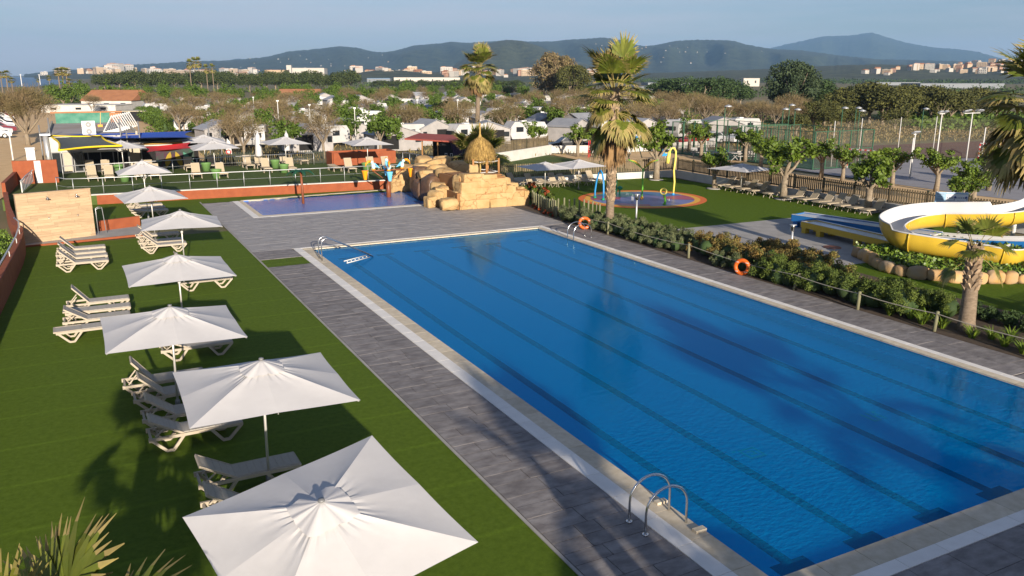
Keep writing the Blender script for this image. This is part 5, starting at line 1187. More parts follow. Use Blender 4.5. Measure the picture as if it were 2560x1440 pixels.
# ================================================================== SHRUBS AND HEDGES
def shrub(name, label, blobs, n, size, m, cat='shrub', up=.5, seed=0, core='hedge_green', asp=.6, group=None):
    n = int(n * 2.4); size *= .92
    """leafy mass made of overlapping clumps: blobs = (x, y, z, r, flatten)"""
    rg = np.random.default_rng(seed); x0, y0 = blobs[0][0], blobs[0][1]; t = thing(name, label, cat, (x0, y0, 0), group=group)
    C = np.array([(b[0] - x0, b[1] - y0, b[2]) for b in blobs]); Rr = np.array([b[3] for b in blobs]); fl = blobs[0][4] if len(blobs[0]) > 4 else 1
    sub_c = []; sub_r = []
    for c, r in zip(C, Rr):
        k = max(5, int(11 * r)); d = rand_dirs(k * 3, rg); d = d[d[:, 2] > -.25][:k]; sub_c.append(c + d * r * np.array([1, 1, fl]) * .78); sub_r.append(rg.uniform(.22, .42, len(d)) * r)
    sc_, sr_ = np.concatenate(sub_c), np.concatenate(sub_r); P, d = clumpy_cloud(n, sc_, sr_, rg); P[:, 2] = np.maximum(P[:, 2], .02)
    V, F = quads(P, rg.uniform(.7, 1.3, n) * size, rg.uniform(.7, 1.2, n) * size * asp, rg, up, normals=d, dirs=None)
    link('foliage', np_mesh('foliage', V, F, m), t)
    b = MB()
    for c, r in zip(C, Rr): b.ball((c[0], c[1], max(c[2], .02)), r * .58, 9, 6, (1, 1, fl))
    b.obj('dark_core', 'dark_leaf', t, smooth=True, kind='stuff')  # dark filler balls added inside the foliage to stop the view through it
    return t
def hedge_row(a, b, w, h, step, jit, rg): 
    L = math.hypot(b[0] - a[0], b[1] - a[1]); n = int(L / step); out = []
    for k in range(n + 1):
        for s in (-.5, .5): out.append((a[0] + (b[0] - a[0]) * k / n + rg.uniform(-jit, jit) + s * w * .5, a[1] + (b[1] - a[1]) * k / n + rg.uniform(-jit, jit), h * rg.uniform(.30, .45), h * rg.uniform(.55, .72), 1.0))
    return out
rg = random.Random(4)
shrub('hedge', 'grey green sage hedge in front of the tall palm along the pool deck', hedge_row((24.35, 36.6), (24.55, 30.2), .9, .72, .55, .1, rg), 15000, .07, 'hedge_sage', 'hedge', seed=1, core='hedge_sage')
shrub('hedge', 'second sage hedge strip behind the rope between the palm and the lamp', hedge_row((25.9, 38.6), (26.1, 30.5), .8, .58, .6, .12, rg), 11000, .07, 'hedge_sage', 'hedge', seed=2, core='hedge_sage')
shrub('shrub', 'brownish clipped shrub with the leaning lifebuoy at the far end of the deck edge', [(24.1, 39.9, .3, .55), (24.2, 39.2, .32, .6), (24.3, 38.4, .3, .6), (24.4, 37.7, .3, .55), (24.9, 39.3, .3, .5), (25, 38.3, .3, .5)], 7000, .065, 'hedge_sage', seed=3, core='hedge_sage')
shrub('shrub', 'bushy red and green leaved shrub mass at the corner of the concrete landing', hedge_row((25.4, 29.2), (25.7, 22.6), 2.0, 1.0, .75, .25, rg) + hedge_row((27.3, 27.6), (27.2, 24.0), 1.0, .9, .8, .2, rg), 17000, .085, 'hedge_red', seed=4)
shrub('hedge', 'dark green hedge behind the rope posts on the right of the pool', hedge_row((24.5, 24.6), (24.75, 17.9), 1.0, .95, .6, .15, rg), 17000, .075, 'hedge_green', 'hedge', seed=5)
shrub('hedge', 'small clipped dark green hedge left of the short palm trunk', hedge_row((26.3, 19.9), (26.0, 17.3), .6, .72, .5, .08, rg), 6500, .06, 'hedge_green', 'hedge', seed=6)
shrub('shrub', 'low dark green shrub in shade behind the short palm trunk', hedge_row((26.6, 16.9), (26.7, 14.2), .7, .5, .6, .1, rg), 5000, .07, 'dark_leaf', seed=7, core='dark_leaf')
shrub('shrub', 'red flowering shrub behind the log palisade next to the rock mound', [(26.0, 47.6, .5, .6), (25.9, 46.6, .45, .6), (25.8, 45.6, .4, .6), (25.5, 44.5, .4, .55), (25.3, 43.6, .35, .5), (26.4, 46.3, .4, .5)], 6000, .085, 'hedge_green', seed=8)
shrub('shrub', 'band of orange red flowers on top of the shrub by the rock mound', [(26.1, 47.3, .98, .28), (26.0, 46.4, .9, .3), (25.9, 45.5, .85, .28), (25.8, 44.7, .8, .24), (26.3, 48.2, .9, .25)], 1500, .08, 'red_flower', seed=9, core='red_flower')
shrub('shrub', 'red leaved low flowers along the deck edge below the log palisade', [(25.0, 45.2, .06, .18), (24.75, 44.3, .06, .18), (24.5, 43.4, .06, .18), (24.3, 42.4, .06, .2), (24.1, 41.5, .08, .2)], 1200, .06, 'red_flower', seed=10, core='red_flower')
shrub('shrub', 'silvery low shrub beside the dark hedge where the lifebuoy hangs', [(24.2, 27.0, .25, .4), (24.25, 26.2, .25, .42), (24.2, 25.5, .2, .4)], 3500, .07, 'hedge_sage', seed=11, core='hedge_sage')
shrub('hedge', 'bright green planter hedge behind the curved red wall at the left edge', hedge_row((-4.1, 43.6), (-4.3, 36.8), 1.3, 1.25, .8, .2, rg), 9000, .09, 'bed_leaf', 'hedge', seed=12)
def tuft(name, label, centres, n, h, w, m, seed, cat='plant', spread=.35, bend=.5, group=None):
    rg = np.random.default_rng(seed); t = thing(name, label, cat, (centres[0][0], centres[0][1], 0), group=group); parts = []
    for cx, cy, sc in centres:
        for k in range(n):
            a = rg.random() * 6.283; rr = rg.random() ** .5 * .10 * sc; tilt = rg.uniform(.1, 1) * spread; L = h * sc * rg.uniform(.6, 1.1); p = np.array([cx - centres[0][0] + math.cos(a) * rr, cy - centres[0][1] + math.sin(a) * rr, 0.0]); d = np.array([math.cos(a) * tilt, math.sin(a) * tilt, 1.0]); d /= np.linalg.norm(d); s = np.array([-math.sin(a), math.cos(a), 0]); V = []
            for q, ww in enumerate((.8, 1.0, .7, .08)):
                V += [p + s * w * ww * .5, p - s * w * ww * .5]; d = d + np.array([math.cos(a), math.sin(a), 0]) * bend * .5 - np.array([0, 0, bend * .28 * q]); d /= np.linalg.norm(d); p = p + d * L / 3
            parts.append((np.array(V), np.array([[0, 1, 3, 2], [2, 3, 5, 4], [4, 5, 7, 6]])))
    V, F = join_np(parts); link('leaves', np_mesh('leaves', V, F, m), t); return t
for i in range(13):
    x, y = ((24.15, 18.2), (24.45, 17.6), (24.2, 17.0), (24.75, 17.2), (24.4, 16.4), (25.2, 16.9), (24.3, 15.3), (24.7, 14.9), (24.4, 14.3), (25.2, 14.6), (24.2, 13.6), (24.9, 13.7), (24.5, 13.0))[i]
    tuft('strap_leaf_plant', 'clump of bright strap shaped leaves in the bed beside the deck near the short palm', [(x, y, 1.0), (x + .2, y + .15, .8)], 34, .52, .035, 'strap_leaf', 60 + i, group='strap leaved plants by the deck')
tuft('dry_grass', 'tan feathery grass tuft between the two small hedges near the short palm', [(25.3 + .12 * k, 19.4 - .28 * k, 1) for k in range(8)], 60, .55, .012, 'dry_grass', 80, spread=.5)
tuft('dry_grass', 'brown dry grass patch in front of the second log palisade', [(24.5 + .16 * k, 41.6 - .18 * k, 1) for k in range(10)], 60, .6, .014, 'dry_grass', 81, spread=.5)
tuft('dry_grass', 'pale dry grass patch on the lawn edge behind the dark hedge', [(26.4 + .1 * k, 22.8 - .33 * k, 1) for k in range(9)], 50, .5, .012, 'dry_grass', 82, spread=.5)

# ================================================================== TREES
def limb_tree(name, label, cat, seed, h, trunk_r, fork, limbs, spread, leaf_fn, bark='bark', group=None):
    rg = random.Random(seed); t = thing(name, label, cat, group=group); b = MB()
    b.tube([(0, 0, -.08), (rg.uniform(-.04, .04), rg.uniform(-.04, .04), fork * .55), (rg.uniform(-.06, .06), 0, fork)], [trunk_r * 1.25, trunk_r, trunk_r * .95], 9); ends = []
    for k in range(limbs):
        a = 2 * math.pi * k / limbs + rg.uniform(-.4, .4); s = spread * rg.uniform(.55, 1.05); z = h * rg.uniform(.72, .98)
        P = [(0, 0, fork - .08), (math.cos(a) * s * .4, math.sin(a) * s * .4, fork + (z - fork) * .3), (math.cos(a + .2) * s * .75, math.sin(a + .2) * s * .75, fork + (z - fork) * .7), (math.cos(a) * s, math.sin(a) * s, z * .97)]
        b.tube(P, [trunk_r * .6, trunk_r * .42, trunk_r * .3, trunk_r * .14], 6, cap=False); ends += [P[2], P[3]]
        e2 = Vector(P[1]) + Vector((math.cos(a + 1.1) * s * .4, math.sin(a + 1.1) * s * .4, (z - fork) * .45)); b.tube([P[1], e2], [trunk_r * .3, trunk_r * .1], 5, cap=False); ends.append(tuple(e2))
    b.obj('trunk', bark, t, smooth=True); link('crown', leaf_fn(ends, np.random.default_rng(seed)), t); return t
def leaf_crown(n, cr, size, m, extra=3, up=.3):
    def f(ends, rg):
        E = np.array(ends); C = np.concatenate([E, E[rg.integers(0, len(E), extra * len(E))] + rg.normal(size=(extra * len(E), 3)) * cr * .8]); Rr = rg.uniform(.5, 1.0, len(C)) * cr
        P, d = clumpy_cloud(n, C, Rr, rg, (1, 1, .85), .35); V, F = quads(P, rg.uniform(.7, 1.3, n) * size, rg.uniform(.7, 1.1, n) * size * .85, rg, up, normals=d); return np_mesh('crown', V, F, m)
    return f
def twig_crown(n, hz, R0, flat, L, w, m):
    def f(ends, rg):
        k = 17; cd_ = rand_dirs(k, rg); cd_[:, 2] = np.abs(cd_[:, 2]) * .9 - .1; C = cd_ * (R0 * rg.uniform(.45, .85, k))[:, None] * np.array([1, 1, flat]) + np.array([0, 0, hz]); Rr = R0 * rg.uniform(.22, .42, k)
        idx = rg.integers(0, k, n); d = rand_dirs(n, rg); P = C[idx] + d * (rg.random(n) ** .6 * Rr[idx])[:, None] * np.array([1, 1, .8])
        dr = d * .8 + rand_dirs(n, rg) * .7 + np.array([0, 0, .25]); dr /= np.linalg.norm(dr, axis=1, keepdims=True); V, F = quads(P, rg.uniform(.5, 1.3, n) * L, rg.uniform(.7, 1.3, n) * w, rg, 0, dirs=dr); return np_mesh('crown', V, F, m)
    return f
planes = [Proto(limb_tree('plane_tree', 'pollarded plane tree', 'tree', 100 + k, 3.5, .17, 1.35, 5 + k % 2, 1.15, leaf_crown(1900, .38, .20, 'plane_leaf', 1), group='pollarded plane trees by the fences')) for k in range(4)]
pl = [(40.27, 52.76, 4.6, 'pollarded plane tree in the far corner of the splash lawn between the two water fountains'), (40.85, 46.58, 3.0, 'small sparse plane tree left of the right hand parasol'), (41.43, 40.39, 4.4, 'pollarded plane tree growing through the fabric lounger row, dense crown'), (42.02, 34.08, 3.9, 'pollarded plane tree at the slide end of the lounger row'),
      (45.3, 72.6, 3.3, 'plane tree behind the left fence parasol near the dark cars'), (42.6, 76.9, 3.4, 'plane tree by the corner of the white wall right of the spiky palm'), (48.6, 74.2, 3.0, 'plane tree behind the tall palm trunk at the white wall'), (52.3, 74.4, 3.5, 'plane tree between the red car and the yellow spray'), (56.05, 66.2, 3.5, 'plane tree in front of the padel court beside the bench'), (59.4, 72.2, 3.6, 'plane tree left of the padel court fence'), (57.2, 61.0, 3.4, 'plane tree beside the table tennis table'), (53.97, 55.6, 3.3, 'plane tree behind the right hand parasol on the sand'),
      (53.54, 48.25, 3.2, 'plane tree on the sand path opposite the lounger row'), (53.2, 45.8, 2.9, 'dark trunked plane tree beside the court goal'), (53.85, 41.72, 3.1, 'slim plane tree in front of the court floodlight'), (54.3, 38.4, 3.3, 'thick trunked plane tree above the slide sign'), (58.15, 37.0, 3.2, 'plane tree right of the thick one at the court edge'), (50.0, 50.2, 3.0, 'plane tree on the sand path behind the fence, left of the court'),
      (45.9, 30.6, 2.5, 'low bushy plane tree right of the blue sign board'), (49.5, 32.4, 3.1, 'plane tree behind the sign board on the sand'), (62.5, 35.5, 3.0, 'plane tree at the right photo edge beyond the court corner')]
for i, (x, y, h, lab) in enumerate(pl):
    s = h / 3.75; planes[i % 4].put((x, y, 0), rnd.uniform(0, 6), lab, (s * 1.12, s * 1.12, s))
dv = MB().lathe([(.55, 0), (.6, .03), (.5, .06)], 14).mesh('tree_ring', 'concrete', True)
for i in range(4): tag(link('tree_ring', dv, None, None, (pl[i][0], pl[i][1], .0)), 'pale concrete ring at the foot of the %s plane tree by the white wall' % ('far corner', 'small', 'dense', 'slide end')[i], 'tree ring', 'concrete tree rings')

browns = [Proto(limb_tree('bare_tree', 'bare brown twiggy tree standing among the caravans of the campsite', 'tree', 140 + k, 3.9, .13, 1.5, 9, 1.7, twig_crown(2000, 2.9, 2.25, .62, .55, .030, 'twig'), group='bare brown campsite trees')) for k in range(4)]
greens = [Proto(limb_tree('leafy_tree', 'bright green leafy tree standing among the caravans of the campsite', 'tree', 150 + k, 3.3, .12, 1.3, 5, 1.0, leaf_crown(1500, .55, .26, 'camp_leaf', 2), group='green campsite trees')) for k in range(3)]
bushy = [Proto(limb_tree('bushy_tree', 'round leafy tree in the green belt before the pine row', 'tree', 160 + k, 3.6, .14, .8, 6, 1.4, leaf_crown(1700, .85, .36, 'camp_leaf', 2), group='leafy trees of the belt before the pines')) for k in range(2)]
def dome_crown(n, cz, R0, flat, size, m, k=26, low=-.15):
    def f(ends, rg):
        d = rand_dirs(k * 3, rg); d = d[d[:, 2] > low][:k]; C = d * R0 * np.array([1, 1, flat]) * .82 + np.array([0, 0, cz]); C = np.concatenate([C, rg.normal(size=(k // 3, 3)) * R0 * .3 * np.array([1, 1, flat]) + np.array([0, 0, cz])]); Rr = rg.uniform(.24, .40, len(C)) * R0
        P, dd = clumpy_cloud(n, C, Rr, rg, (1, 1, .75), .55); V, F = quads(P, rg.uniform(.7, 1.3, n) * size, rg.uniform(.6, 1.1, n) * size * .8, rg, .5, normals=dd); return np_mesh('crown', V, F, m)
    return f
pines = [Proto(limb_tree('umbrella_pine', 'umbrella pine with a flat dark crown in the row on the left', 'pine tree', 170 + k, 6.4, .3, 3.2, 6, 3.2, dome_crown(4200, 5.0, 5.4, .62, .55, 'pine_leaf', 40, -.45), group='umbrella pines of the far row')) for k in range(3)]
olives = [Proto(limb_tree('round_pine', 'round crowned olive green pine beyond the courts', 'pine tree', 180 + k, 4.2, .2, 1.4, 5, 1.4, dome_crown(3000, 3.5, 2.6, .85, .30, 'pine_olive', 30, -.6), group='olive pines beyond the courts')) for k in range(3)]
darks = [Proto(limb_tree('dark_tree', 'dark green broad tree in the clump right of the tall palm', 'tree', 190 + k, 5.6, .25, 1.2, 6, 2.4, dome_crown(3600, 3.9, 3.9, .85, .42, 'dark_leaf', 34, -.7), group='dark trees right of the tall palm')) for k in range(2)]

def camp_lab(what, x, y):
    px = 1280 + FPX * math.tan(math.atan2(x, y) - YAW); k = sum(px > q for q in (470, 590, 720, 860, 1000, 1130, 1260, 1400, 1560)); return '%s in the %s camp rows, beyond the %s' % (what, 'front' if y < 108 else 'second' if y < 130 else 'middle' if y < 165 else 'rear' if y < 205 else 'farthest', ('shade sails', 'right pair of terrace parasols', 'closed parasols', 'red planter', 'stage', 'slim mid palm', 'thatched hut', 'two fence parasols', 'tall palm', 'padel courts')[k])
# ------------------------------------------------------------------ campsite: caravans, awnings, trees
def caravan_proto(kind, seed):
    rg = random.Random(seed)
    if kind == 'caravan':
        t = thing('caravan', 'white caravan parked among the campsite trees', 'caravan', group='white caravans of the campsite'); L, Wd = 5.2, 2.2
        pr = [(-L / 2 + .25, .45), (L / 2 - .2, .45), (L / 2, .9), (L / 2 - .05, 1.9), (L / 2 - .45, 2.45), (-L / 2 + .6, 2.52), (-L / 2 + .1, 1.9), (-L / 2, 1.0)]
        smooth_by_angle(MB().prism_y(pr, -Wd / 2, Wd / 2).obj('body', 'caravan_white', t), 30)
        for s in (-1, 1):
            for x in (-1.3, .6): MB().box((x, s * (Wd / 2 + .012), 1.6), (1.0, .02, .6)).obj('window', 'dark_glass', t)
        MB().box((-L / 2 + .03, 0, 1.5), (.2, 1.5, .5)).obj('window', 'dark_glass', t)
        for s in (-1, 1):
            b = MB(); b.tube([(0, s * 1.0 - .09, .33), (0, s * 1.0 + .09, .33)], .33, 12); b.obj('wheel', 'tyre', t)
        MB().box((-.3, 0, 2.56), (.7, .6, .12)).obj('roof_vent', 'ac_white', t)
    else:
        t = thing('awning_tent', 'grey roofed awning tent pitched among the campsite trees', 'awning tent', group='awning tents of the campsite'); L, D, H, h = 4.2, 3.4, 2.75, 1.9
        wl = MB().prism_y([(-L / 2, 0), (L / 2, 0), (L / 2, h), (0, H - .1), (-L / 2, h)], -D / 2, D / 2); wl.obj('walls', 'awning_wall', t)
        r = MB(); e = .18
        for s in (-1, 1):
            r.add([(s * (L / 2 + e), -D / 2 - e, h - .08), (s * (L / 2 + e), D / 2 + e, h - .08), (0, D / 2 + e, H), (0, -D / 2 - e, H), (s * (L / 2 + e), -D / 2 - e, h - .13), (s * (L / 2 + e), D / 2 + e, h - .13), (0, D / 2 + e, H - .05), (0, -D / 2 - e, H - .05)], ((0, 1, 2, 3), (7, 6, 5, 4), (0, 3, 7, 4), (1, 5, 6, 2), (0, 4, 5, 1)))
        r.obj('roof', 'awning_grey', t)
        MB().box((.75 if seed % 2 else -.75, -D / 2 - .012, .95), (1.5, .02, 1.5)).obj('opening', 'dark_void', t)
        for x in (-1.6, 1.75): MB().box((x, -D / 2 - .016, 1.2), (.5, .02, .6)).obj('window', 'dark_glass', t)
    return Proto(t)
cars_p = caravan_proto('caravan', 1); awn = [caravan_proto('awning', 1), caravan_proto('awning', 2)]
rg = random.Random(77); taken = []
front = [(22.2, 91.5, 'a', 10), (25.6, 96, 'c', 20), (31.0, 88.5, 'a', -8), (33.6, 92.5, 'c', 5), (37.4, 93.5, 'a', 0), (41.5, 91.5, 'c', 12), (44.6, 92.5, 'a', -20), (49.6, 92, 'c', 0), (55.4, 91.0, 'a', 25), (60.2, 88.5, 'c', 0), (63.6, 87.4, 'a', 10), (69.8, 86.2, 'c', 15), (74.6, 85.0, 'a', -10), (80.4, 87.0, 'c', 0), (18.0, 99, 'c', 80)]
for x, y, k, a in front:
    if k == 'c': cars_p.put((x, y, 0), R_(a), 'white caravan in the front row of the campsite behind the pool fences', rg.uniform(.95, 1.1), 'front row caravans')
    else: awn[rg.randrange(2)].put((x, y, 0), R_(a + rg.uniform(-10, 10)), 'grey roofed awning tent in the front row of the campsite behind the pool fences', (rg.uniform(1, 1.3), 1.1, rg.uniform(.95, 1.1)), 'front row awning tents')
def path_blocked(x, y): return x < 13.2 + max(0, (y - 130)) * .02
yy = 104.0
while yy < 255:
    x = 14.5 + rg.random() * 3
    while x < .78 * yy + 4:
        if rg.random() < .86 and not path_blocked(x, yy):
            a = rg.choice((0, 0, 90, 180)) + rg.uniform(-12, 12)
            if rg.random() < .52: cars_p.put((x, yy + rg.uniform(-2, 2), 0), R_(a), camp_lab('white caravan', x, yy), rg.uniform(.9, 1.1), 'white caravans of the campsite')
            else: awn[rg.randrange(2)].put((x, yy + rg.uniform(-2, 2), 0), R_(a), camp_lab('grey roofed awning tent', x, yy), rg.uniform(.9, 1.2), 'awning tents of the campsite')
        x += rg.uniform(5.6, 8.6) * (1 + (yy - 104) / 260)
    yy += 12 + (yy - 104) * .06
cnt = 0
for px, py, k, s in ((612, 406, 'b', 1.05), (725, 398, 'g', .95), (735, 372, 'b', 1.0), (810, 395, 'b', 1.05), (952, 385, 'g', 1.15), (975, 378, 'g', 1.0), (870, 345, 'g', 1.1), (1015, 350, 'b', 1.0), (650, 345, 'b', 1.1), (585, 370, 'g', .9), (1050, 335, 'g', 1.1), (1150, 350, 'b', 1.0), (540, 345, 'g', .85), (500, 345, 'b', .9), (450, 335, 'b', .9), (1400, 340, 'b', 1.1), (1265, 350, 'b', 1.0), (560, 330, 'b', 1.0), (690, 330, 'b', 1.1), (1120, 330, 'b', 1.0), (1320, 330, 'g', 1.1), (1440, 330, 'g', 1.0)):
    v = ground_at(px, py); (browns if k == 'b' else greens)[cnt % 3].put((v.x, v.y, 0), rg.uniform(0, 6), camp_lab('bare brown twiggy tree' if k == 'b' else 'bright green leafy tree', v.x, v.y), s * rg.uniform(.95, 1.1)); cnt += 1
yy = 98.0
while yy < 250:
    x = 13.5 + rg.random() * 4
    while x < .80 * yy + 6:
        if not path_blocked(x, yy):
            nearb = yy > 120
            k = 'b' if rg.random() < (.48 if yy < 190 else .66) else 'g'
            (browns if k == 'b' else greens)[rg.randrange(3)].put((x, yy + rg.uniform(-3, 3), 0), rg.uniform(0, 6), camp_lab('bare brown twiggy tree' if k == 'b' else 'bright green leafy tree', x, yy), (rg.uniform(.85, 1.3), rg.uniform(.85, 1.3), rg.uniform(.8, 1.15)))
        x += rg.uniform(5.2, 8.5) * (1 + (yy - 98) / 300)
    yy += 9.5 + (yy - 98) * .05
# belt of leafy trees before the pines
for i in range(62):
    px = rg.uniform(370, 1330); py = rg.uniform(238, 262) - (0 if px < 1000 else 8); v = ground_at(px, py); bushy[i % 2].put((v.x, v.y, 0), rg.uniform(0, 6), 'round leafy tree in the green belt before the pine row, %s' % ('far left', 'left of the yellow building', 'behind the yellow building', 'right end')[min(3, int((px - 370) / 240))], rg.uniform(.8, 1.25))
# umbrella pines
for i, px in enumerate((262, 300, 340, 372, 405, 437, 470, 505, 545, 585, 625, 668, 705, 742, 778, 812, 850, 872, 320, 560, 690)):
    v = ground_at(px, 229 + (i % 3) * 1.3); s = (1.05 + .15 * ((i * 7) % 5) / 5); pines[i % 3].put((v.x, v.y, 0), i * 1.1, 'umbrella pine with a flat dark crown, %s of the row on the left' % ('left end' if px < 400 else 'middle' if px < 640 else 'right end'), (s, s, s * 1.03))
for i, px in enumerate((985, 1020, 1058, 1095, 1125, 1150, 1215, 950, 1290, 1255)):
    v = ground_at(px, 222); pines[i % 3].put((v.x, v.y, 0), i * 1.7, 'lower dark pine in the farther clump before the town', (1.0, 1.0, .62), group='lower far pines before the town')
# right hand trees
for i, (px, py, s) in enumerate(((1668, 262, 1.25), (1712, 264, 1.35), (1752, 266, 1.3), (1790, 264, 1.35), (1830, 262, 1.2), (1850, 260, 1.0), (1640, 258, 1.0))):
    v = ground_at(px, py); darks[i % 2].put((v.x, v.y, 0), i, 'dark green broad tree, %s of the clump right of the tall palm' % ('third from left', 'fourth from left', 'third from right', 'second from right', 'rightmost but one', 'rightmost', 'leftmost')[i], (s * 1.12, s * 1.12, s * .80))
def single_tree(label, px, py, h, R0, flat, n, size, m, seed, cz=.6, cat='tree'):
    v = ground_at(px, py); t = limb_tree('tall_tree', label, cat, seed, h * .9, .35, h * .2, 7, R0 * .6, dome_crown(n, h * cz, R0, flat, size, m, 44, -.8)); t.location = (v.x, v.y, 0)
single_tree('largest dark green tree with a billowing crown right of centre', 1975, 290, 11.0, 5.2, 1.0, 12000, .42, 'grey_leaf', 201, .56)
single_tree('darker side tree attached to the right of the largest tree', 2045, 288, 7.6, 3.6, .95, 6000, .4, 'dark_leaf', 202, .52)
single_tree('tall brown green loose crowned tree left of the tall palm', 1385, 258, 14.0, 6.8, .95, 11000, .55, 'twig', 203, .58)
single_tree('brownish tree just left of the tall palm crown', 1432, 262, 11.5, 5.0, .9, 7000, .5, 'pine_olive', 204, .56)
for i, (px, py, s) in enumerate(((2095, 302, 1.35), (2135, 296, 1.55), (2172, 300, 1.6), (2205, 304, 1.5), (2235, 302, 1.45), (2262, 298, 1.5), (2295, 296, 1.45), (2325, 298, 1.5), (2352, 300, 1.35), (2376, 298, 1.3), (2402, 294, 1.3), (2432, 290, 1.35), (2462, 288, 1.25), (2060, 306, 1.0), (2030, 312, .95), (2120, 316, .85), (2075, 318, .8), (2490, 292, 1.2), (1990, 330, .7), (2235, 322, .8))):
    v = ground_at(px, py + 8); olives[i % 3].put((v.x, v.y, 0), i * 1.3, 'olive green round pine beyond the courts, %s' % ('left end of the group' if px < 2100 else 'left of the middle' if px < 2240 else 'right of the middle' if px < 2370 else 'right end of the group'), (s, s, s * .74))
for i in range(26):
    px = rg.uniform(1600, 2030); py = rg.uniform(292, 332); v = ground_at(px, py); browns[i % 4].put((v.x, v.y, 0), rg.uniform(0, 6), 'brown reed like bush on the dry ground beyond the campsite, %s' % ('left' if px < 1740 else 'middle' if px < 1890 else 'right'), rg.uniform(.7, 1.0) * (1.0 if i % 3 else 1.25), group='brown bushes beyond the campsite')
for i, (px, py) in enumerate(((180, 262), (205, 250), (160, 268), (230, 262), (345, 252), (310, 262), (60, 262), (130, 255), (270, 268), (340, 268))):
    v = ground_at(px, py); bushy[i % 2].put((v.x, v.y, 0), i, 'leafy tree behind the white camp buildings, %s from the left' % ('fifth', 'sixth', 'fourth', 'seventh', 'rightmost, tenth', 'eighth', 'leftmost, first', 'second', 'third', 'ninth')[i], rg.uniform(.9, 1.4), group='leafy trees behind the camp buildings')
# big bare tree left of the bar
bt = limb_tree('bare_tree', 'large bare brown tree with a forked trunk on the sand road at the left edge', 'tree', 211, 5.6, .24, 1.2, 8, 3.0, twig_crown(15000, 3.9, 3.9, .55, .55, .028, 'twig')); bt.location = (-5.4, 114, 0); bt.scale = (1.05, 1.05, 1.1)
bt2 = limb_tree('bare_tree', 'small bare brown tree in front of the white camp building roof', 'tree', 212, 3.6, .14, 1.2, 6, 1.3, twig_crown(3000, 2.9, 2.0, .6, .5, .026, 'twig')); v = ground_at(232, 287); bt2.location = (v.x, v.y, 0)
hd = hedge_row((12.6, 183), (11.9, 133), 2.4, 2.1, 3.0, .5, random.Random(8)) + hedge_row((11.9, 133), (16.2, 128.5), 2.2, 2.0, 2.5, .4, random.Random(9))
shrub('hedge', 'tall bright green hedge along the sand yard right of the bar', hd, 15000, .28, 'camp_leaf', 'hedge', seed=22)
# loose leaf quads that fill the field
fg = np.random.default_rng(31); pts = fg.uniform((112, 62), (205, 122), (26000, 2)); pts = pts[inside(pts, [(112, 84), (170, 60), (205, 76), (150, 122)])]
P3 = np.column_stack([pts, .1 + fg.random(len(pts)) * .9]); V, F = quads(P3, fg.uniform(.4, .8, len(P3)), fg.uniform(.3, .6, len(P3)), fg, .6)
o = link('vineyard', np_mesh('vineyard', V, F, 'camp_leaf'), None, 'stuff'); tag(o, 'bright green leafy field at the right behind the courts', 'field')
# scattered dry weeds on the open ground right
pts = np.concatenate([fg.uniform((60, 60), (150, 125), (16000, 2)), fg.uniform((-3, 74), (75, 100), (4000, 2))]); keep = ~inside(pts, [(55, 20), (92, 20), (130, 46), (112, 67), (66, 73), (55, 73)]); pts = pts[keep]
P3 = np.column_stack([pts, np.zeros(len(pts)) - .08]); dr = rand_dirs(len(P3), fg) * .5 + np.array([0, 0, 1]); dr /= np.linalg.norm(dr, axis=1, keepdims=True)
V, F = quads(P3, fg.uniform(.2, .55, len(P3)), fg.uniform(.05, .14, len(P3)), fg, 0, dirs=dr); o = link('dry_weeds', np_mesh('dry_weeds', V, F, 'dry_grass'), None, 'stuff'); tag(o, 'dry tufted weeds over the open ground', 'weeds')
# ================================================================== BAR BUILDING
t = thing('bar_building', 'flat roofed bar building with white fascia, dark glass front and equipment on its roof', 'building', (-2.2, 73.6, 0))
MB().box((3.3, 7.5, 1.65), (6.4, 14.5, 3.3)).obj('wall', 'cream_wall', t)
MB().box((3.3, 10.6, 3.34), (6.5, 20.6, .08)).obj('roof', 'roof_flat', t)
MB().box((3.3, 17.6, 1.65), (6.4, 5.6, 3.28)).obj('wall', 'cream_wall', t)
MB().box((2.6, .02, 2.75), (5.2, .5, 1.25)).obj('fascia', 'white_wall', t)
MB().box((2.9, 20.9, 3.8), (5.0, .3, 1.1)).obj('back_parapet', 'green_patina', t); MB().box((3.2, 21.0, 4.42), (6.4, .5, .12)).obj('parapet_cap', 'terracotta', t); MB().box((5.8, 20.8, 3.75), (1.1, .35, 1.1)).obj('chimney_block', 'terracotta', t)
MB().box((6.4, 10.6, 3.5), (.15, 20.4, .28)).obj('parapet', 'cream_wall', t); MB().box((.05, 10.6, 3.5), (.15, 20.4, .28)).obj('parapet', 'cream_wall', t)
for k, x in enumerate((.5, 1.25, 2.0)):
    f = MB().box((x, -.27, 1.45), (.68, .05, 1.6)).obj('window_frame', 'grey_metal', t); MB().box((x, -.30, 1.45), (.54, .03, 1.45)).obj('pane', ('dark_glass', 'cream_wall', 'dark_glass')[k], f)
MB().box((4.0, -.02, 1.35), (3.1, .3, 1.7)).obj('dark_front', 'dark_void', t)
for x in (2.7, 3.6, 4.5): MB().box((x, -.19, 1.35), (.06, .04, 1.7)).obj('mullion', 'grey_metal', t)
t = thing('bar_annex', 'dark open bar annex with a painted leaf mural and a low ochre roof', 'building', (4.3, 72.4, 0))
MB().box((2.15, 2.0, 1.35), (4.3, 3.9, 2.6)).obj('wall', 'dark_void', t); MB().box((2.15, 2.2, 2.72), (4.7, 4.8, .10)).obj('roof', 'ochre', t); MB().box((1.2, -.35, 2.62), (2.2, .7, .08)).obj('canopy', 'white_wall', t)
mu = MB().box((2.5, .03, 1.45), (2.9, .04, 1.55)).obj('mural_panel', 'mural', t)
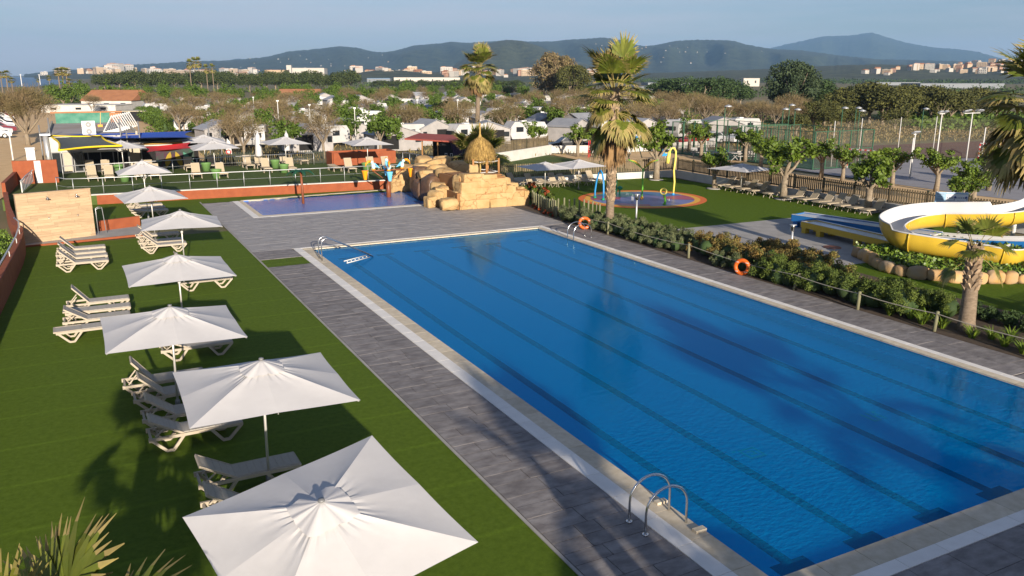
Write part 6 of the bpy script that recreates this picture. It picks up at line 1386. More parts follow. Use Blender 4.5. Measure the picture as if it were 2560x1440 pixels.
for cx, tilt, m in ((1.95, 18, 'mural_yellow'), (2.75, -18, 'mural_yellow'), (3.45, -30, 'green_patina'), (1.35, 25, 'mural')):
    b = MB(); b.prism_y([(0, -.7), (.17, -.35), (.22, 0), (.15, .38), (0, .66), (-.15, .38), (-.22, 0), (-.17, -.35)], -.01, .006); o = b.obj('leaf_motif', m, mu, loc=(cx, .0, 1.4)); o.rotation_euler = (0, R_(tilt), 0)
t = thing('air_conditioner', 'white twin fan air conditioning unit on the bar roof', 'air conditioner', (.8, 74.5, 3.4))
MB().box((0, 0, .55), (.95, .36, 1.1)).obj('casing', 'ac_white', t)
for z in (.28, .82):
    f = MB().torus((0, -.19, z), .2, .018, 20, 6, 'Y').obj('fan_ring', 'grey_metal', t); MB().tube([(0, -.178, z), (0, -.195, z)], .19, 16).obj('fan_grille', 'grey_metal', f); MB().tube([(0, -.19, z), (0, -.21, z)], .05, 10).obj('hub', 'ac_white', f)
t = thing('stacked_frames', 'stack of white angled metal frames leaning in a row on the bar roof', 'frames', (1.9, 77.5, 3.4))
for k in range(9):
    b = MB(); x, y = .22 * k, 1.55 * k * .62
    b.bar((x, y, .05), (x + .75, y + .15, 1.35), .07, .07); b.bar((x + .75, y + .15, 1.35), (x + 1.35, y - .15, .1), .07, .07); b.bar((x, y, .06), (x + 1.35, y - .15, .06), .06, .06); b.obj('frame', 'white_paint', t)
t = thing('water_tank_pipe', 'broom and bucket left on the bar roof near its back wall', 'tool', (1.9, 86, 3.4)); MB().tube([(0, 0, 0), (.15, .1, 1.3)], .03, 6).obj('handle', 'bamboo', t); MB().box((0, 0, .1), (.4, .12, .2)).obj('broom_head', 'orange_plastic', t)
t = thing('flue_pipe', 'fat grey metal flue pipe at the left front corner of the bar', 'flue', (-2.2, 73.2, T)); MB().tube([(0, 0, 0), (-.05, 0, 2.9)], .19, 14).obj('pipe', 'galvanised', t, smooth=True); MB().box((-.05, .2, 2.98), (.7, .9, .12)).obj('cap', 'galvanised', t)
for i, (x, y, h) in enumerate(((-2.6, 73.4, 3.9), (-1.95, 74.2, 4.4), (3.3, 70.6, 3.5), (4.3, 72.4, 4.1), (9.6, 73.0, 3.7), (10.4, 72.2, 3.2), (3.0, 73.4, 4.2))):
    tag(MB().tube([(0, 0, 0), (0, 0, h)], .055, 8).obj('sail_mast', 'grey_metal', loc=(x, y, T - .2), smooth=True), 'thin grey mast %s' % ('at the left corner of the bar', 'beside the fat flue pipe', 'under the left parasols holding the sails', 'between the bar and its annex', 'right of the annex', 'in front of the green hedge by the terrace', 'in the middle of the bar front')[i], 'mast', 'shade sail masts')
def sail(label, C, m, edge=None):
    """tensioned shade sail between corner points, sagging and curved in at its edges"""
    t = thing('shade_sail', label, 'shade sail', C[0]); o = Vector(C[0]); C = [Vector(c) - o for c in C]; N = 14
    if len(C) == 3: C = [C[0], C[1], C[2], C[2]]
    V = []; cen = sum(C, Vector()) / 4
    for i in range(N + 1):
        for j in range(N + 1):
            u, v = i / N, j / N; p = C[0].lerp(C[1], u).lerp(C[3].lerp(C[2], u), v); q = p.lerp(cen, .16 * (1 - 4 * (u - .5) ** 2 if v in (0, 1) or True else 0) * (2 * abs(v - .5)) ** 3 + .16 * (1 - 4 * (v - .5) ** 2) * (2 * abs(u - .5)) ** 3); q.z -= .25 * math.sin(math.pi * u) * math.sin(math.pi * v); V.append(q)
    F = [(i * (N + 1) + j, (i + 1) * (N + 1) + j, (i + 1) * (N + 1) + j + 1, i * (N + 1) + j + 1) for i in range(N) for j in range(N)]
    MB().add(V, F).obj('cloth', m, t, smooth=True)
    if edge:
        L = [V[i * (N + 1)] for i in range(N + 1)]; R2 = [V[i * (N + 1) + N] for i in range(N + 1)]; A = [V[j] for j in range(N + 1)]; B2 = [V[N * (N + 1) + j] for j in range(N + 1)]
        for ln in (L, R2, A, B2): MB().tube(ln, .07, 6).obj('hem', edge, t, smooth=True)
sail('long blue shade sail stretched behind the terrace parasols', [(-1.0, 74.8, 3.5), (8.6, 75.2, 3.45), (7.9, 68.6, 3.35), (2.4, 69.5, 3.4)], 'sail_blue')
sail('dark grey shade sail with bright yellow hems at the left of the bar', [(-2.0, 74.6, 3.42), (1.6, 73.2, 3.4), (2.7, 66.6, 3.05), (-1.3, 65.0, 3.0)], 'sail_grey', 'sail_yellow')
sail('red shade sail between the two pairs of terrace parasols', [(4.1, 65.6, 3.0), (7.6, 67.9, 3.05), (7.1, 63.6, 2.95), (4.0, 61.6, 2.95)], 'sail_red')
sail('small grey and red shade sail corner above the annex', [(3.4, 73.4, 3.2), (7.6, 74.6, 3.35), (8.2, 71.4, 3.05), (4.2, 71.2, 2.9)], 'sail_grey')
# camp buildings behind
def block(name, label, x, y, w, d, h, rz, wm, rm, roof='flat', cat='building', group=None, win=3):
    t = thing(name, label, cat, (x, y, 0), R_(rz), group); MB().box((0, 0, h / 2), (w, d, h)).obj('wall', wm, t)
    if roof == 'flat': MB().box((0, 0, h + .07), (w + .3, d + .3, .14)).obj('roof', rm, t)
    elif roof == 'gable':
        r = h + d * .18; b = MB(); e = .3
        b.add([(-w / 2 - e, -d / 2 - e, h + .01), (w / 2 + e, -d / 2 - e, h + .01), (w / 2 + e, d / 2 + e, h + .01), (-w / 2 - e, d / 2 + e, h + .01), (-w / 2 - e, 0, r), (w / 2 + e, 0, r)], ((0, 1, 5, 4), (2, 3, 4, 5), (0, 4, 3), (1, 2, 5), (0, 3, 2, 1))); b.obj('roof', rm, t)
    for k in range(win):
        f = MB().box((-w / 2 + w * (k + .5) / win, -d / 2 - .012, h * .58), (min(1.2, w / win * .45), .03, h * .3)).obj('window', 'dark_glass', t)
    return t
def at_block(name, label, px0, px1, pyb, pyt, d, wm, rm, roof, rz=0, win=3, **kw):
    a = ground_at(px0, pyb); b = ground_at(px1, pyb); c = (a + b) / 2; w = (b - a).length; h = along((px0 + px1) / 2, pyt, math.hypot(c.x, c.y)).z
    ang = math.degrees(math.atan2((b - a).y, (b - a).x)); dd = Vector((-math.sin(R_(ang)), math.cos(R_(ang)), 0)) * d / 2
    return block(name, label, c.x + dd.x, c.y + dd.y, w, d, h, ang, wm, rm, roof, win=win, **kw)
at_block('camp_building', 'long white flat roofed camp building behind the bar roof', 104, 290, 282, 264, 9, 'white_wall', 'white_wall', 'flat')
at_block('camp_building', 'white camp building with a long terracotta roof at left', 205, 330, 272, 252, 14, 'white_wall', 'terracotta', 'gable')
at_block('camp_shed', 'low dark shed with a pale roof at the head of the sand yard', 290, 372, 303, 279, 5, 'black_sheet', 'cream_wall', 'flat', win=1)
at_block('camp_building', 'yellow camp building with a wide terracotta roof among the trees', 690, 790, 258, 245, 14, 'ochre', 'terracotta', 'gable')
at_block('boundary_wall', 'long orange yellow wall beyond the campsite centre', 1052, 1255, 246, 239, .6, 'ochre', 'ochre', 'flat', win=0)
at_block('boundary_wall', 'orange yellow wall right of the tall palm', 1602, 1640, 244, 236, .6, 'ochre', 'ochre', 'flat', win=0)
at_block('camp_building', 'small white building in the green belt', 955, 1000, 240, 227, 8, 'white_wall', 'white_wall', 'flat')
at_block('camp_hut', 'small blue hut under the pines beyond the courts', 2246, 2262, 298, 284, 3, 'splash_blue', 'grey_metal', 'flat', win=1)

# stage and red box
t = thing('stage', 'open black stage hut with a red sloping roof and a dark curtain', 'stage', (27.0, 69.3, 0), R_(-40))
MB().box((1.8, 1.6, .15), (3.6, 3.2, .3)).obj('floor', 'black_sheet', t); MB().box((1.8, 3.2, 1.3), (3.6, .1, 2.3)).obj('back_wall', 'black_sheet', t); MB().box((2.6, .03, 1.25), (2.0, .08, 1.9)).obj('front_wall', 'black_sheet', t); MB().box((3.62, 1.6, 1.25), (.08, 3.2, 2.2)).obj('side_wall', 'black_sheet', t)
for x, y in ((0, 0), (1.45, -.02), (3.62, -.04), (0, 3.2)): MB().box((x, y, 1.25), (.1, .1, 2.5)).obj('post', 'wood_post', t)
rf = MB(); rf.add([(-1.5, -.4, 2.62), (4.0, -.4, 2.42), (4.0, 3.6, 2.62), (-1.5, 3.6, 2.82), (-1.5, -.4, 2.5), (4.0, -.4, 2.3), (4.0, 3.6, 2.5), (-1.5, 3.6, 2.7)], ((0, 1, 2, 3), (7, 6, 5, 4), (0, 4, 5, 1), (1, 5, 6, 2), (2, 6, 7, 3), (3, 7, 4, 0))); rf.obj('roof', 'roof_red', t)
for x in (2.2, 2.7, 3.2): 
    f = MB().box((x, -.025, 1.15), (.22, .03, .42)).obj('picture_frame', 'white_paint', t); MB().box((x, -.043, 1.15), (.15, .01, .33)).obj('picture', 'black_sheet', f)
b = MB(); V = []; 
for j in range(13): V += [(2.6 + .085 * j, -.1 - .05 * (j % 2), 2.3), (2.9 + .06 * j + .1, -.08 - .04 * (j % 2), .9 + .0 * j)]
o = b.add(V, [(2 * j, 2 * j + 1, 2 * j + 3, 2 * j + 2) for j in range(12)]).obj('curtain', 'purple_cloth', t); md = o.modifiers.new('thick', 'SOLIDIFY'); md.thickness = .02
tag(MB().box((0, 0, 0), (.01, .01, .01)).bar((0, 0, 0), (0, 0, .95), .05).bar((.8, 0, 0), (.8, 0, .95), .05).bar((0, 0, .95), (.8, 0, .95), .05).bar((0, 0, .5), (.8, 0, .5), .04).obj('walking_barrier', 'white_paint', loc=(26.9, 67.2, 0)), 'small white tubular barrier standing in front of the stage', 'barrier')
t = thing('red_planter', 'large red rendered open box on the terrace left of the stage', 'planter', (18.8, 68.8, T))
for c, d in (((2.75, 0, .54), (5.5, .16, 1.08)), ((2.75, 2.0, .54), (5.5, .16, 1.08)), ((.0, 1.0, .54), (.16, 1.84, 1.08)), ((5.42, 1.0, .54), (.16, 1.84, 1.08)), ((2.75, 1.0, .54), (.12, 1.84, 1.0))): MB().box(c, d).obj('side', 'red_wall', t)
MB().box((2.75, 1.0, .4), (5.3, 1.8, .8)).obj('fill', 'roof_flat', t)

# ================================================================== SIGN BOARD
a = ground_at(2328, 552); b_ = ground_at(2410, 556); t = thing('sign_board', 'pale blue and white pool rules board on posts behind the yellow slide', 'sign', (41.0, 29.0, 0), R_(-42)); t.scale = (.86, 1, 1.18)

MB().box((.95, 0, 1.2), (1.9, .05, .85)).obj('board', 'sign_white', t)
MB().box((.32, -.03, 1.2), (.62, .012, .83)).obj('blue_panel', 'sign_blue', t)
for x in (.1, 1.8): MB().box((x, .06, .82), (.06, .06, 1.64)).obj('post', 'galvanised', t)
for i, (x, w, z) in enumerate(((.30, .42, 1.53), (.28, .2, 1.42), (.30, .40, 1.30), (.26, .24, 1.20), (.28, .34, 1.10), (.26, .26, .98), (.28, .3, .90))): MB().box((x, -.039, z), (w, .006, .022 if i % 2 else .032)).obj('print_line', 'ink_grey', t)
MB().box((1.26, -.031, 1.575), (1.24, .010, .06)).obj('header_bar', 'sign_blue', t)
for x, z in ((1.15, 1.40), (1.78, 1.40)): MB().tube([(x, -.026, z), (x, -.04, z)], .055, 14).obj('round_symbol', 'ink_blue', t)
f = MB().tube([(.92, -.026, 1.05), (.92, -.04, 1.05)], .085, 18).obj('round_symbol', 'ink_blue', t); MB().bar((.89, -.043, 1.03), (.95, -.043, 1.08), .03, .006).obj('arrow', 'sign_white', f)
for i in range(12): MB().box((.72 + .1 * i, -.03, 1.38 if i not in (4, 11) else 1.3), (.05, .008, .07)).obj('pictogram', 'ink_grey', t)
for i in range(6): MB().tube([(1.22 + .1 * i, -.03, 1.02), (1.25 + .1 * i, -.036, 1.09)], .016, 5).obj('pictogram', 'ink_grey', t)
for i in range(2): MB().box((.95 + .55 * i, -.031, 1.24), (.42, .008, .02)).obj('print_line', 'ink_grey', t)

# ================================================================== SPORTS AREA
def pole(name, label, x, y, h, r, m, cat='pole', group=None, z=0): return tag(MB().tube([(0, 0, 0), (0, 0, h)], r, 8).obj(name, m, loc=(x, y, z), smooth=True), label, cat, group)
def net(label, pts, h, z=0):
    b = MB(); o = pts[0]
    for (x0, y0), (x1, y1) in zip(pts[:-1], pts[1:]): b.add([(x0 - o[0], y0 - o[1], 0), (x1 - o[0], y1 - o[1], 0), (x1 - o[0], y1 - o[1], h), ((x0 - o[0] + x1 - o[0]) / 2, (y0 - o[1] + y1 - o[1]) / 2, h * .95), (x0 - o[0], y0 - o[1], h)], ((0, 1, 2, 3, 4),))
    tag(b.obj('mesh_net', 'net', loc=(o[0], o[1], z)), label, 'net')
nps = [(60.5, 53.5), (66.5, 55.6), (72.0, 55.6), (76.5, 55.0), (84.0, 50.5), (90.5, 46.0)]
net('tall protective ball net along the back of the grey court', nps, 4.0)
for i, (x, y) in enumerate(nps): pole('net_pole', 'pale net pole %s of the six behind the grey court' % ('leftmost', 'second from left', 'third from left', 'fourth from left', 'fifth from left', 'rightmost')[i], x, y, 4.1 + .2 * (i == 4), .032, 'white_paint', group='net poles of the grey court')
t = thing('a_frame_mast', 'tall pale A shaped mast carrying the net at the right of the court', 'mast', (84.3, 50.6, 0))
for dx in (-1.5, 0, 1.5): MB().tube([(dx, 0, 0), (0, 0, 4.6)], .05, 6).obj('leg', 'white_paint', t, smooth=True)
MB().tube([(0, 0, 4.5), (0, 0, 5.3)], .05, 6).obj('tip', 'white_paint', t)
def flood(label, x, y, h, m, heads):
    t = thing('floodlight_mast', label, 'floodlight', (x, y, 0)); MB().tube([(0, 0, 0), (0, 0, h)], [.065, .045], 8).obj('mast', m, t, smooth=True)
    for i, (dx, dz) in enumerate(heads): MB().box((dx, -.1, h + dz), (.45, .3, .10), rx=-.5, ry=.1 * dx).obj('lamp', 'galvanised', t)
    MB().bar((heads[0][0], 0, h - .06), (heads[-1][0], 0, h - .06), .06).obj('crossbar', m, t)
flood('tall pale floodlight mast with four wide lamps at the court edge', 73.8, 49.5, 4.75, 'white_paint', ((-1.2, .12), (-.7, .18), (.6, .18), (1.1, .15)))
flood('pale floodlight mast with two small lamps left of the court', 66.8, 47.6, 4.9, 'white_paint', ((-.35, .1), (.35, .1)))
flood('short pale floodlight mast with one dark lamp nearest the court corner', 59.46, 44.48, 3.55, 'white_paint', ((-.2, .1), (.1, .1)))
for i, (x, y, h) in enumerate(((62.0, 46.5, 3.0), (76.5, 49.8, 3.3))): pole('court_pole', 'slim pale pole %s' % ('beside the short floodlight', 'beside the A shaped mast')[i], x, y, h, .05, 'white_paint')
def goal(label, x, y, rz, w=2.5, h=1.65):
    t = thing('goal', label, 'goal', (x, y, 0), R_(rz)); n = 8
    for s in (-1, 1):
        for k in range(n): MB().box((s * w / 2, 0, h * (k + .5) / n), (.09, .09, h / n - .002)).obj('post_section', 'net_red' if k % 2 else 'white_paint', t)
    for k in range(10): MB().box((-w / 2 + w * (k + .5) / 10, 0, h + .045), (w / 10 - .002, .09, .09)).obj('bar_section', 'net_red' if k % 2 else 'white_paint', t)
    b = MB(); b.add([(-w / 2, .05, h), (w / 2, .05, h), (w / 2, .8, 0), (-w / 2, .8, 0)], ((0, 1, 2, 3),)); b.obj('goal_net', 'net', t)
goal('red and white striped goal at the far right of the grey court', 77.9, 49.6, -75); goal('red and white striped goal at the left end of the grey court behind trees', 61.2, 50.9, 100)
def court_lamp(label, px, py, top):
    v = ground_at(px, py); h = along(px, top, math.hypot(v.x, v.y)).z; t = thing('court_lamp', label, 'court lamp', (v.x, v.y, 0), group='green court lamps'); MB().tube([(0, 0, 0), (0, 0, h)], .05, 6).obj('mast', 'court_green', t, smooth=True); MB().lathe([(.05, .18), (.34, .06), (.40, -.04), (.1, -.06)], 12, (.2, -.2, h)).obj('lamp_head', 'galvanised', t, smooth=True)
for i, (px, py, top) in enumerate(((1805, 395, 266), (1950, 372, 273), (1966, 362, 263), (1980, 372, 274), (2098, 362, 270), (2132, 358, 270), (2140, 366, 277), (2300, 350, 272))): court_lamp('green court lamp with a round white head, %s of the eight' % ('leftmost', 'second from left', 'third from left', 'fourth from left', 'fifth from left', 'sixth from left', 'seventh from left', 'rightmost')[i], px, py, top)
def cage(label, x0, y0, x1, y1, h=3.3):
    t = thing('court_cage', label, 'court fence', (x0, y0, 0)); w, d = x1 - x0, y1 - y0; pm = MB().box((0, 0, h / 2), (.09, .09, h)).mesh('cage_post', 'court_green')
    for k in range(6):
        for y in (0, d): link('cage_post', pm, t, None, (w * k / 5, y, 0))
    for k in range(1, 5):
        for x in (0, w): link('cage_post', pm, t, None, (x, d * k / 5, 0))
    for z in (.05, h * .5, h - .03):
        for a, c in (((0, 0), (w, 0)), ((w, 0), (w, d)), ((0, d), (w, d)), ((0, 0), (0, d))): MB().bar((*a, z), (*c, z), .05).obj('cage_rail', 'court_green', t)
    b = MB()
    for a, c in (((0, 0), (w, 0)), ((w, 0), (w, d)), ((0, d), (w, d)), ((0, 0), (0, d))): b.add([(*a, .03), (*c, .03), (*c, h), (*a, h)], ((0, 1, 2, 3),))
    b.obj('cage_mesh', 'net', t)
cage('nearer green padel court cage behind the plane trees', 57.2, 52.6, 64.6, 61.4); cage('farther green padel court cage', 56.4, 62.6, 64, 71.4)
t = thing('table_tennis_table', 'pale outdoor table tennis table on crossed legs near the padel court', 'table', (55.9, 62.2, 0), R_(-35)); MB().box((0, 0, .76), (2.7, 1.5, .05)).obj('table_top', 'concrete', t); MB().box((0, 0, .86), (.04, 1.6, .14)).obj('net', 'sign_blue', t)
for s in (-.8, .8): b = MB(); b.bar((s - .35, 0, 0), (s + .35, 0, .74), .07); b.bar((s + .35, .08, 0), (s - .35, .08, .74), .07); b.obj('crossed_legs', 'grey_metal', t)
for i, (px, py) in enumerate(((1865, 402), (1985, 408), (1748, 392))):
    v = ground_at(px, py); t = thing('bench', ('pale picnic bench beside the table tennis table', 'pale picnic bench right of the plane tree on the sand', 'dark bench at the play area edge')[i], 'bench', (v.x, v.y, 0), R_(-30)); MB().box((0, 0, .45), (1.7, .35, .06)).obj('seat', 'concrete' if i < 2 else 'grey_metal', t); MB().box((0, .22, .75), (1.7, .05, .35)).obj('backrest', 'concrete' if i < 2 else 'grey_metal', t)
    for s in (-.6, .6): MB().box((s, 0, .22), (.08, .4, .42)).obj('leg', 'grey_metal', t)
t = thing('play_slide', 'small red playground slide by the white wall', 'slide', (45.6, 70.9, 0), R_(-50)); MB().bar((0, 0, 1.3), (1.6, 0, .2), .5, .06).obj('chute', 'car_maroon', t)
for s in (-.25, .25): MB().bar((0, s, 0), (0, s, 1.7), .06).obj('ladder_rail', 'net_red', t)
for k in range(4): MB().bar((0, -.25, .3 + .3 * k), (0, .25, .3 + .3 * k), .04).obj('rung', 'net_red', t)
t = thing('swing', 'playground swing with a dark frame and blue top joints behind the tall palm', 'swing', (48.6, 68.2, 0), R_(20))
for x in (-1.1, 1.1): 
    for s in (-.8, .8): MB().bar((x, s, 0), (x, 0, 2.0), .07).obj('leg', 'fence_dark', t)
    MB().box((x, 0, 2.05), (.22, .3, .22)).obj('joint', 'splash_blue', t)
MB().bar((-1.1, 0, 2.05), (1.1, 0, 2.05), .07).obj('top_bar', 'fence_dark', t); MB().box((0, 0, .45), (.45, .2, .04)).obj('seat', 'tyre', t)
for s in (-.2, .2): MB().tube([(s, 0, .45), (s, 0, 2.02)], .01, 4).obj('chain', 'galvanised', t)
t = thing('spring_rider', 'small blue and yellow spring rider in the play area', 'spring rider', (50.8, 65.3, 0)); MB().tube([(0, 0, 0), (0, 0, .4)], .08, 8).obj('spring', 'grey_metal', t); MB().prism_y([(-.4, .4), (.4, .4), (.45, .8), (.2, .65), (-.1, .65), (-.3, 1.05), (-.45, .9)], -.08, .08).obj('body', 'splash_blue', t); MB().box((.05, 0, .7), (.3, .3, .05)).obj('seat', 'splash_yellow', t)

# ================================================================== CARS
def car_proto():
    t = thing('parked_car', 'parked car', 'car', group='parked cars'); L, Wd = 4.1, 1.72
    lo = MB().prism_y([(-2.02, .28), (2.0, .28), (2.05, .55), (1.98, .78), (1.0, .92), (-1.75, .95), (-2.05, .8)], -Wd / 2, Wd / 2); bd = lo.obj('body', 'car_silver', t)
    cb = MB(); P = [(-1.85, .94), (1.05, .91), (.35, 1.42), (-.2, 1.5), (-1.2, 1.47)]; n = len(P); V = [(x, -Wd / 2 + .04 + (z - .9) * .22, z) for x, z in P] + [(x, Wd / 2 - .04 - (z - .9) * .22, z) for x, z in P]
    cb.add(V, [tuple(range(n)), tuple(range(2 * n - 1, n - 1, -1))] + [((i + 1) % n, i, n + i, n + (i + 1) % n) for i in range(n)]); cb.obj('cabin', 'car_silver', t)
    for s in (-1, 1):
        g = MB(); 
        def pt(x, z): return (x, s * (Wd / 2 - .04 - (z - .9) * .22 + .006), z)
        g.add([pt(-1.55, 1.0), pt(-.45, 1.0), pt(-.45, 1.42), pt(-1.15, 1.40)], ((0, 1, 2, 3),)); g.add([pt(-.38, 1.0), pt(.75, .99), pt(.25, 1.38), pt(-.38, 1.42)], ((0, 1, 2, 3),)); g.obj('side_glass', 'dark_glass', t)
        for x in (-1.25, 1.25):
            w = MB(); w.tube([(x, s * (Wd / 2 - .1), .31), (x, s * (Wd / 2 + .02), .31)], .31, 14); wo = w.obj('wheel', 'tyre', t); MB().tube([(x, s * (Wd / 2 + .015), .31), (x, s * (Wd / 2 + .03), .31)], .18, 12).obj('rim', 'galvanised', wo)
        MB().box((1.99, s * .62, .68), (.1, .32, .14)).obj('headlight', 'steel', t); MB().box((-2.03, s * .64, .76), (.06, .28, .16)).obj('tail_light', 'net_red', t)
    g = MB(); g.add([(.98, -.66, .96), (.98, .66, .96), (.42, .58, 1.37), (.42, -.58, 1.37)], ((0, 1, 2, 3),)); g.obj('windscreen', 'dark_glass', t)
    g = MB(); g.add([(-1.80, -.66, 1.02), (-1.80, .66, 1.02), (-1.29, .58, 1.42), (-1.29, -.58, 1.42)], ((3, 2, 1, 0),)); g.obj('rear_window', 'dark_glass', t)
    return t
CAR = Proto(car_proto()); paints = {}
def car(label, x, y, rz, colr, s=1.0, group='parked cars'):
    o = CAR.put((x, y, -.02), R_(rz), label, s, group)
    for c in o.children:
        if c.name.split('.')[0] in ('body', 'cabin'):
            key = (c.name.split('.')[0], colr)
            if key not in paints: 
                me = c.data.copy(); me.materials.clear(); me.materials.append(M['car_' + colr]); paints[key] = me
            c.data = paints[key]
car('black car at the left of those behind the white wall', 48.0, 79.4, 165, 'black'); car('dark blue car behind the white wall left of the tall palm trunk', 52.6, 79.0, 190, 'blue'); car('white car just left of the tall palm trunk behind the wall', 54.6, 77.4, 150, 'white', .9); car('silver car right of the tall palm trunk behind the white wall', 58.6, 78.6, 170, 'silver'); car('bright red car behind the white wall near the padel courts', 65.4, 78.6, 200, 'red'); car('pale blue silver car right of the red car', 68.6, 79.6, 185, 'silver', .95); car('white car partly hidden by the plane trees right of the red car', 72.4, 78.6, 190, 'white')
lot = [(-10.2, 136, 'silver'), (-10.0, 141, 'maroon'), (-10.6, 147, 'silver'), (-10.9, 152.5, 'white'), (-11.2, 158, 'black'), (-11.4, 164, 'white'), (-11.8, 170, 'silver'), (-12.1, 177, 'white'), (-12.4, 185, 'maroon'), (-13, 194, 'white'), (-10.0, 128.5, 'white')]
for i, (x, y, c) in enumerate(lot): car('%s car parked on the sand at the left edge, %s in the line' % (c, ('second nearest', 'third', 'fourth', 'fifth', 'sixth', 'seventh', 'eighth', 'ninth', 'tenth', 'farthest', 'nearest')[i]), x, y, 8 + rnd.uniform(-4, 4), c, 1.05, 'cars parked on the sand road')
v = ground_at(1127, 246); car('small white car on the road before the long orange wall', v.x, v.y, -20, 'white', 1.6)

# ================================================================== PERSON BY THE AWNING
t = thing('person', 'person in a blue top and dark trousers standing by a white awning tent', 'person', (33.2, 87.0, 0), R_(200))
vb = [(0, 0, .95), (0, 0, 1.2), (0, .01, 1.42), (0, 0, 1.54), (0, -.02, 1.68), (-.19, 0, 1.40), (-.24, .02, 1.12), (-.22, -.1, .9), (.19, 0, 1.40), (.24, .02, 1.12), (.22, -.1, .9), (-.1, 0, .9), (-.11, -.02, .5), (-.11, .02, .06), (.1, 0, .9), (.12, .04, .5), (.12, .1, .06), (-.11, -.12, .04), (.12, -.04, .04)]
ed = [(0, 1), (1, 2), (2, 3), (3, 4), (2, 5), (5, 6), (6, 7), (2, 8), (8, 9), (9, 10), (0, 11), (11, 12), (12, 13), (0, 14), (14, 15), (15, 16), (13, 17), (16, 18)]
me = bpy.data.meshes.new('body'); me.from_pydata(vb, ed, []); me.materials.append(M['trousers']); bo = link('body', me, t); sk = bo.modifiers.new('skin', 'SKIN'); sv = me.skin_vertices[0].data
for i, r in enumerate((.15, .14, .15, .06, .10, .06, .045, .035, .06, .045, .035, .10, .07, .045, .10, .07, .045, .035, .035)): sv[i].radius = (r, r * .8 if i < 3 else r)
sv[0].use_root = True; bo.modifiers.new('sub', 'SUBSURF').levels = 1
MB().lathe([(.17, .92), (.19, 1.1), (.21, 1.32), (.17, 1.45), (.09, 1.5)], 12, capb=False).obj('shirt', 'shirt_blue', t, smooth=True); MB().ball((0, -.02, 1.68), .105, 10, 7, (.9, 1, 1.15)).obj('head', 'skin', t, smooth=True); MB().ball((0, .015, 1.73), .108, 10, 5, (.95, 1, .85)).obj('hair', 'hair', t, smooth=True)
# camp lamp posts and signs
for i, (px, py, top) in enumerate(((640, 385, 320), (700, 350, 252), (778, 348, 262), (890, 360, 270), (637, 300, 243), (1045, 330, 250), (1145, 330, 250), (233, 290, 262), (55, 215, 186), (101, 212, 186))):
    v = ground_at(px, py); h = along(px, top, math.hypot(v.x, v.y)).z; t = thing('lamp_post', 'slim white camp lamp post', 'lamp post', (v.x, v.y, 0), group='slim camp lamp posts'); MB().tube([(0, 0, 0), (0, 0, h)], .05 * max(1, v.y / 120), 6).obj('post', 'white_paint', t); MB().box((0, 0, h), (.3 * max(1, v.y / 160), .2, .15)).obj('lamp', 'ac_white', t)
    t['label'] = 'slim white camp lamp post ' + ('behind the terrace by the grey awning', 'behind the closed parasols', 'above the white awning tents', 'above the front caravans', 'near the pine row', 'left of the far palm', 'right of the far palm', 'in front of the long white camp building', 'on the shore, left of two', 'on the shore, right of two')[i]
for i, (x, y) in enumerate(((10.6, 74.4), (11.2, 74.1))):
    t = thing('buoy_stand', ('hanging orange float behind the terrace railing', 'white and red lifebuoy board behind the terrace railing')[i], 'float', (x, y, T))
    if i == 0: MB().box((0, 0, 1.6), (.28, .12, .5)).obj('float', 'orange_plastic', t); MB().tube([(0, .1, 0), (0, .1, 2.3)], .03, 6).obj('post', 'fence_dark', t)
    else: MB().prism_y([(-.25, .9), (.3, .8), (.22, 1.9), (-.02, 2.2)], -.03, .03).obj('board', 'white_paint', t); MB().torus((.02, -.06, 1.05), .18, .05, 18, 6, 'Y').obj('ring', 'net_red', t)

# ================================================================== FAR COUNTRY
RID = {}
def ridge(name, crest, dist, front, back, m, seed, rough=.1, base=-.3, dcol=None, spur=.5):
    rg = np.random.default_rng(seed); xs = np.arange(crest[0][0], crest[-1][0] + 1, 5.0); cp = np.array(crest); ys = np.interp(xs, cp[:, 0], cp[:, 1]); 
    k = np.exp(-np.linspace(-2, 2, 9) ** 2); k /= k.sum(); ys = np.convolve(np.pad(ys, 4, 'edge'), k, 'valid'); ys += rg.normal(size=len(xs)) * .45
    NR_ = 30; V = []; Hc = []
    for i, (px, py) in enumerate(zip(xs, ys)):
        c = along(px, py, dist); a = math.atan2(c.x, c.y); Hc.append(c.z)
        for j in range(NR_ + 1):
            u = j / NR_ * 1.45; dd = dist - front + front * u if u <= 1 else dist + back * (u - 1) / .45
            pr_ = (u * u * (3 - 2 * u)) if u <= 1 else 1 - ((u - 1) / .45) ** 2
            sp_ = spur * (1 - abs(2 * min(u, 1) - 1)) * (math.sin(i * .19 + seed) * .5 + math.sin(i * .071 + 2 * seed) * .6 + math.sin(i * .43 + u * 3) * .25) * .30 + rough * rg.normal() * .07 * (1 if .05 < u < .97 else 0)
            V.append((math.sin(a) * dd, math.cos(a) * dd, base + c.z * max(0, min(pr_ + sp_ * (1 if u < 1 else 0) * pr_, .30 + .70 * u if u < 1 else pr_))))
    V = np.array(V); n = len(xs); ii = np.arange(n - 1)[:, None] * (NR_ + 1) + np.arange(NR_)[None]; F = np.stack([ii, ii + 1, ii + NR_ + 2, ii + NR_ + 1], -1).reshape(-1, 4)[:, ::-1]
    me = np_mesh(name, V, F, m); me.polygons.foreach_set('use_smooth', [True] * len(me.polygons)); link(name, me, None, 'structure'); RID[name + str(seed)] = V.reshape(n, NR_ + 1, 3); return V.reshape(n, NR_ + 1, 3)
ridge('mountain', [(1840, 150), (1925, 120), (1990, 105), (2060, 90), (2130, 88), (2180, 80), (2215, 92), (2260, 105), (2330, 118), (2390, 122), (2440, 128), (2500, 145), (2560, 155), (2640, 168)], 10500, 2500, 900, 'far_leaf', 1, .1)
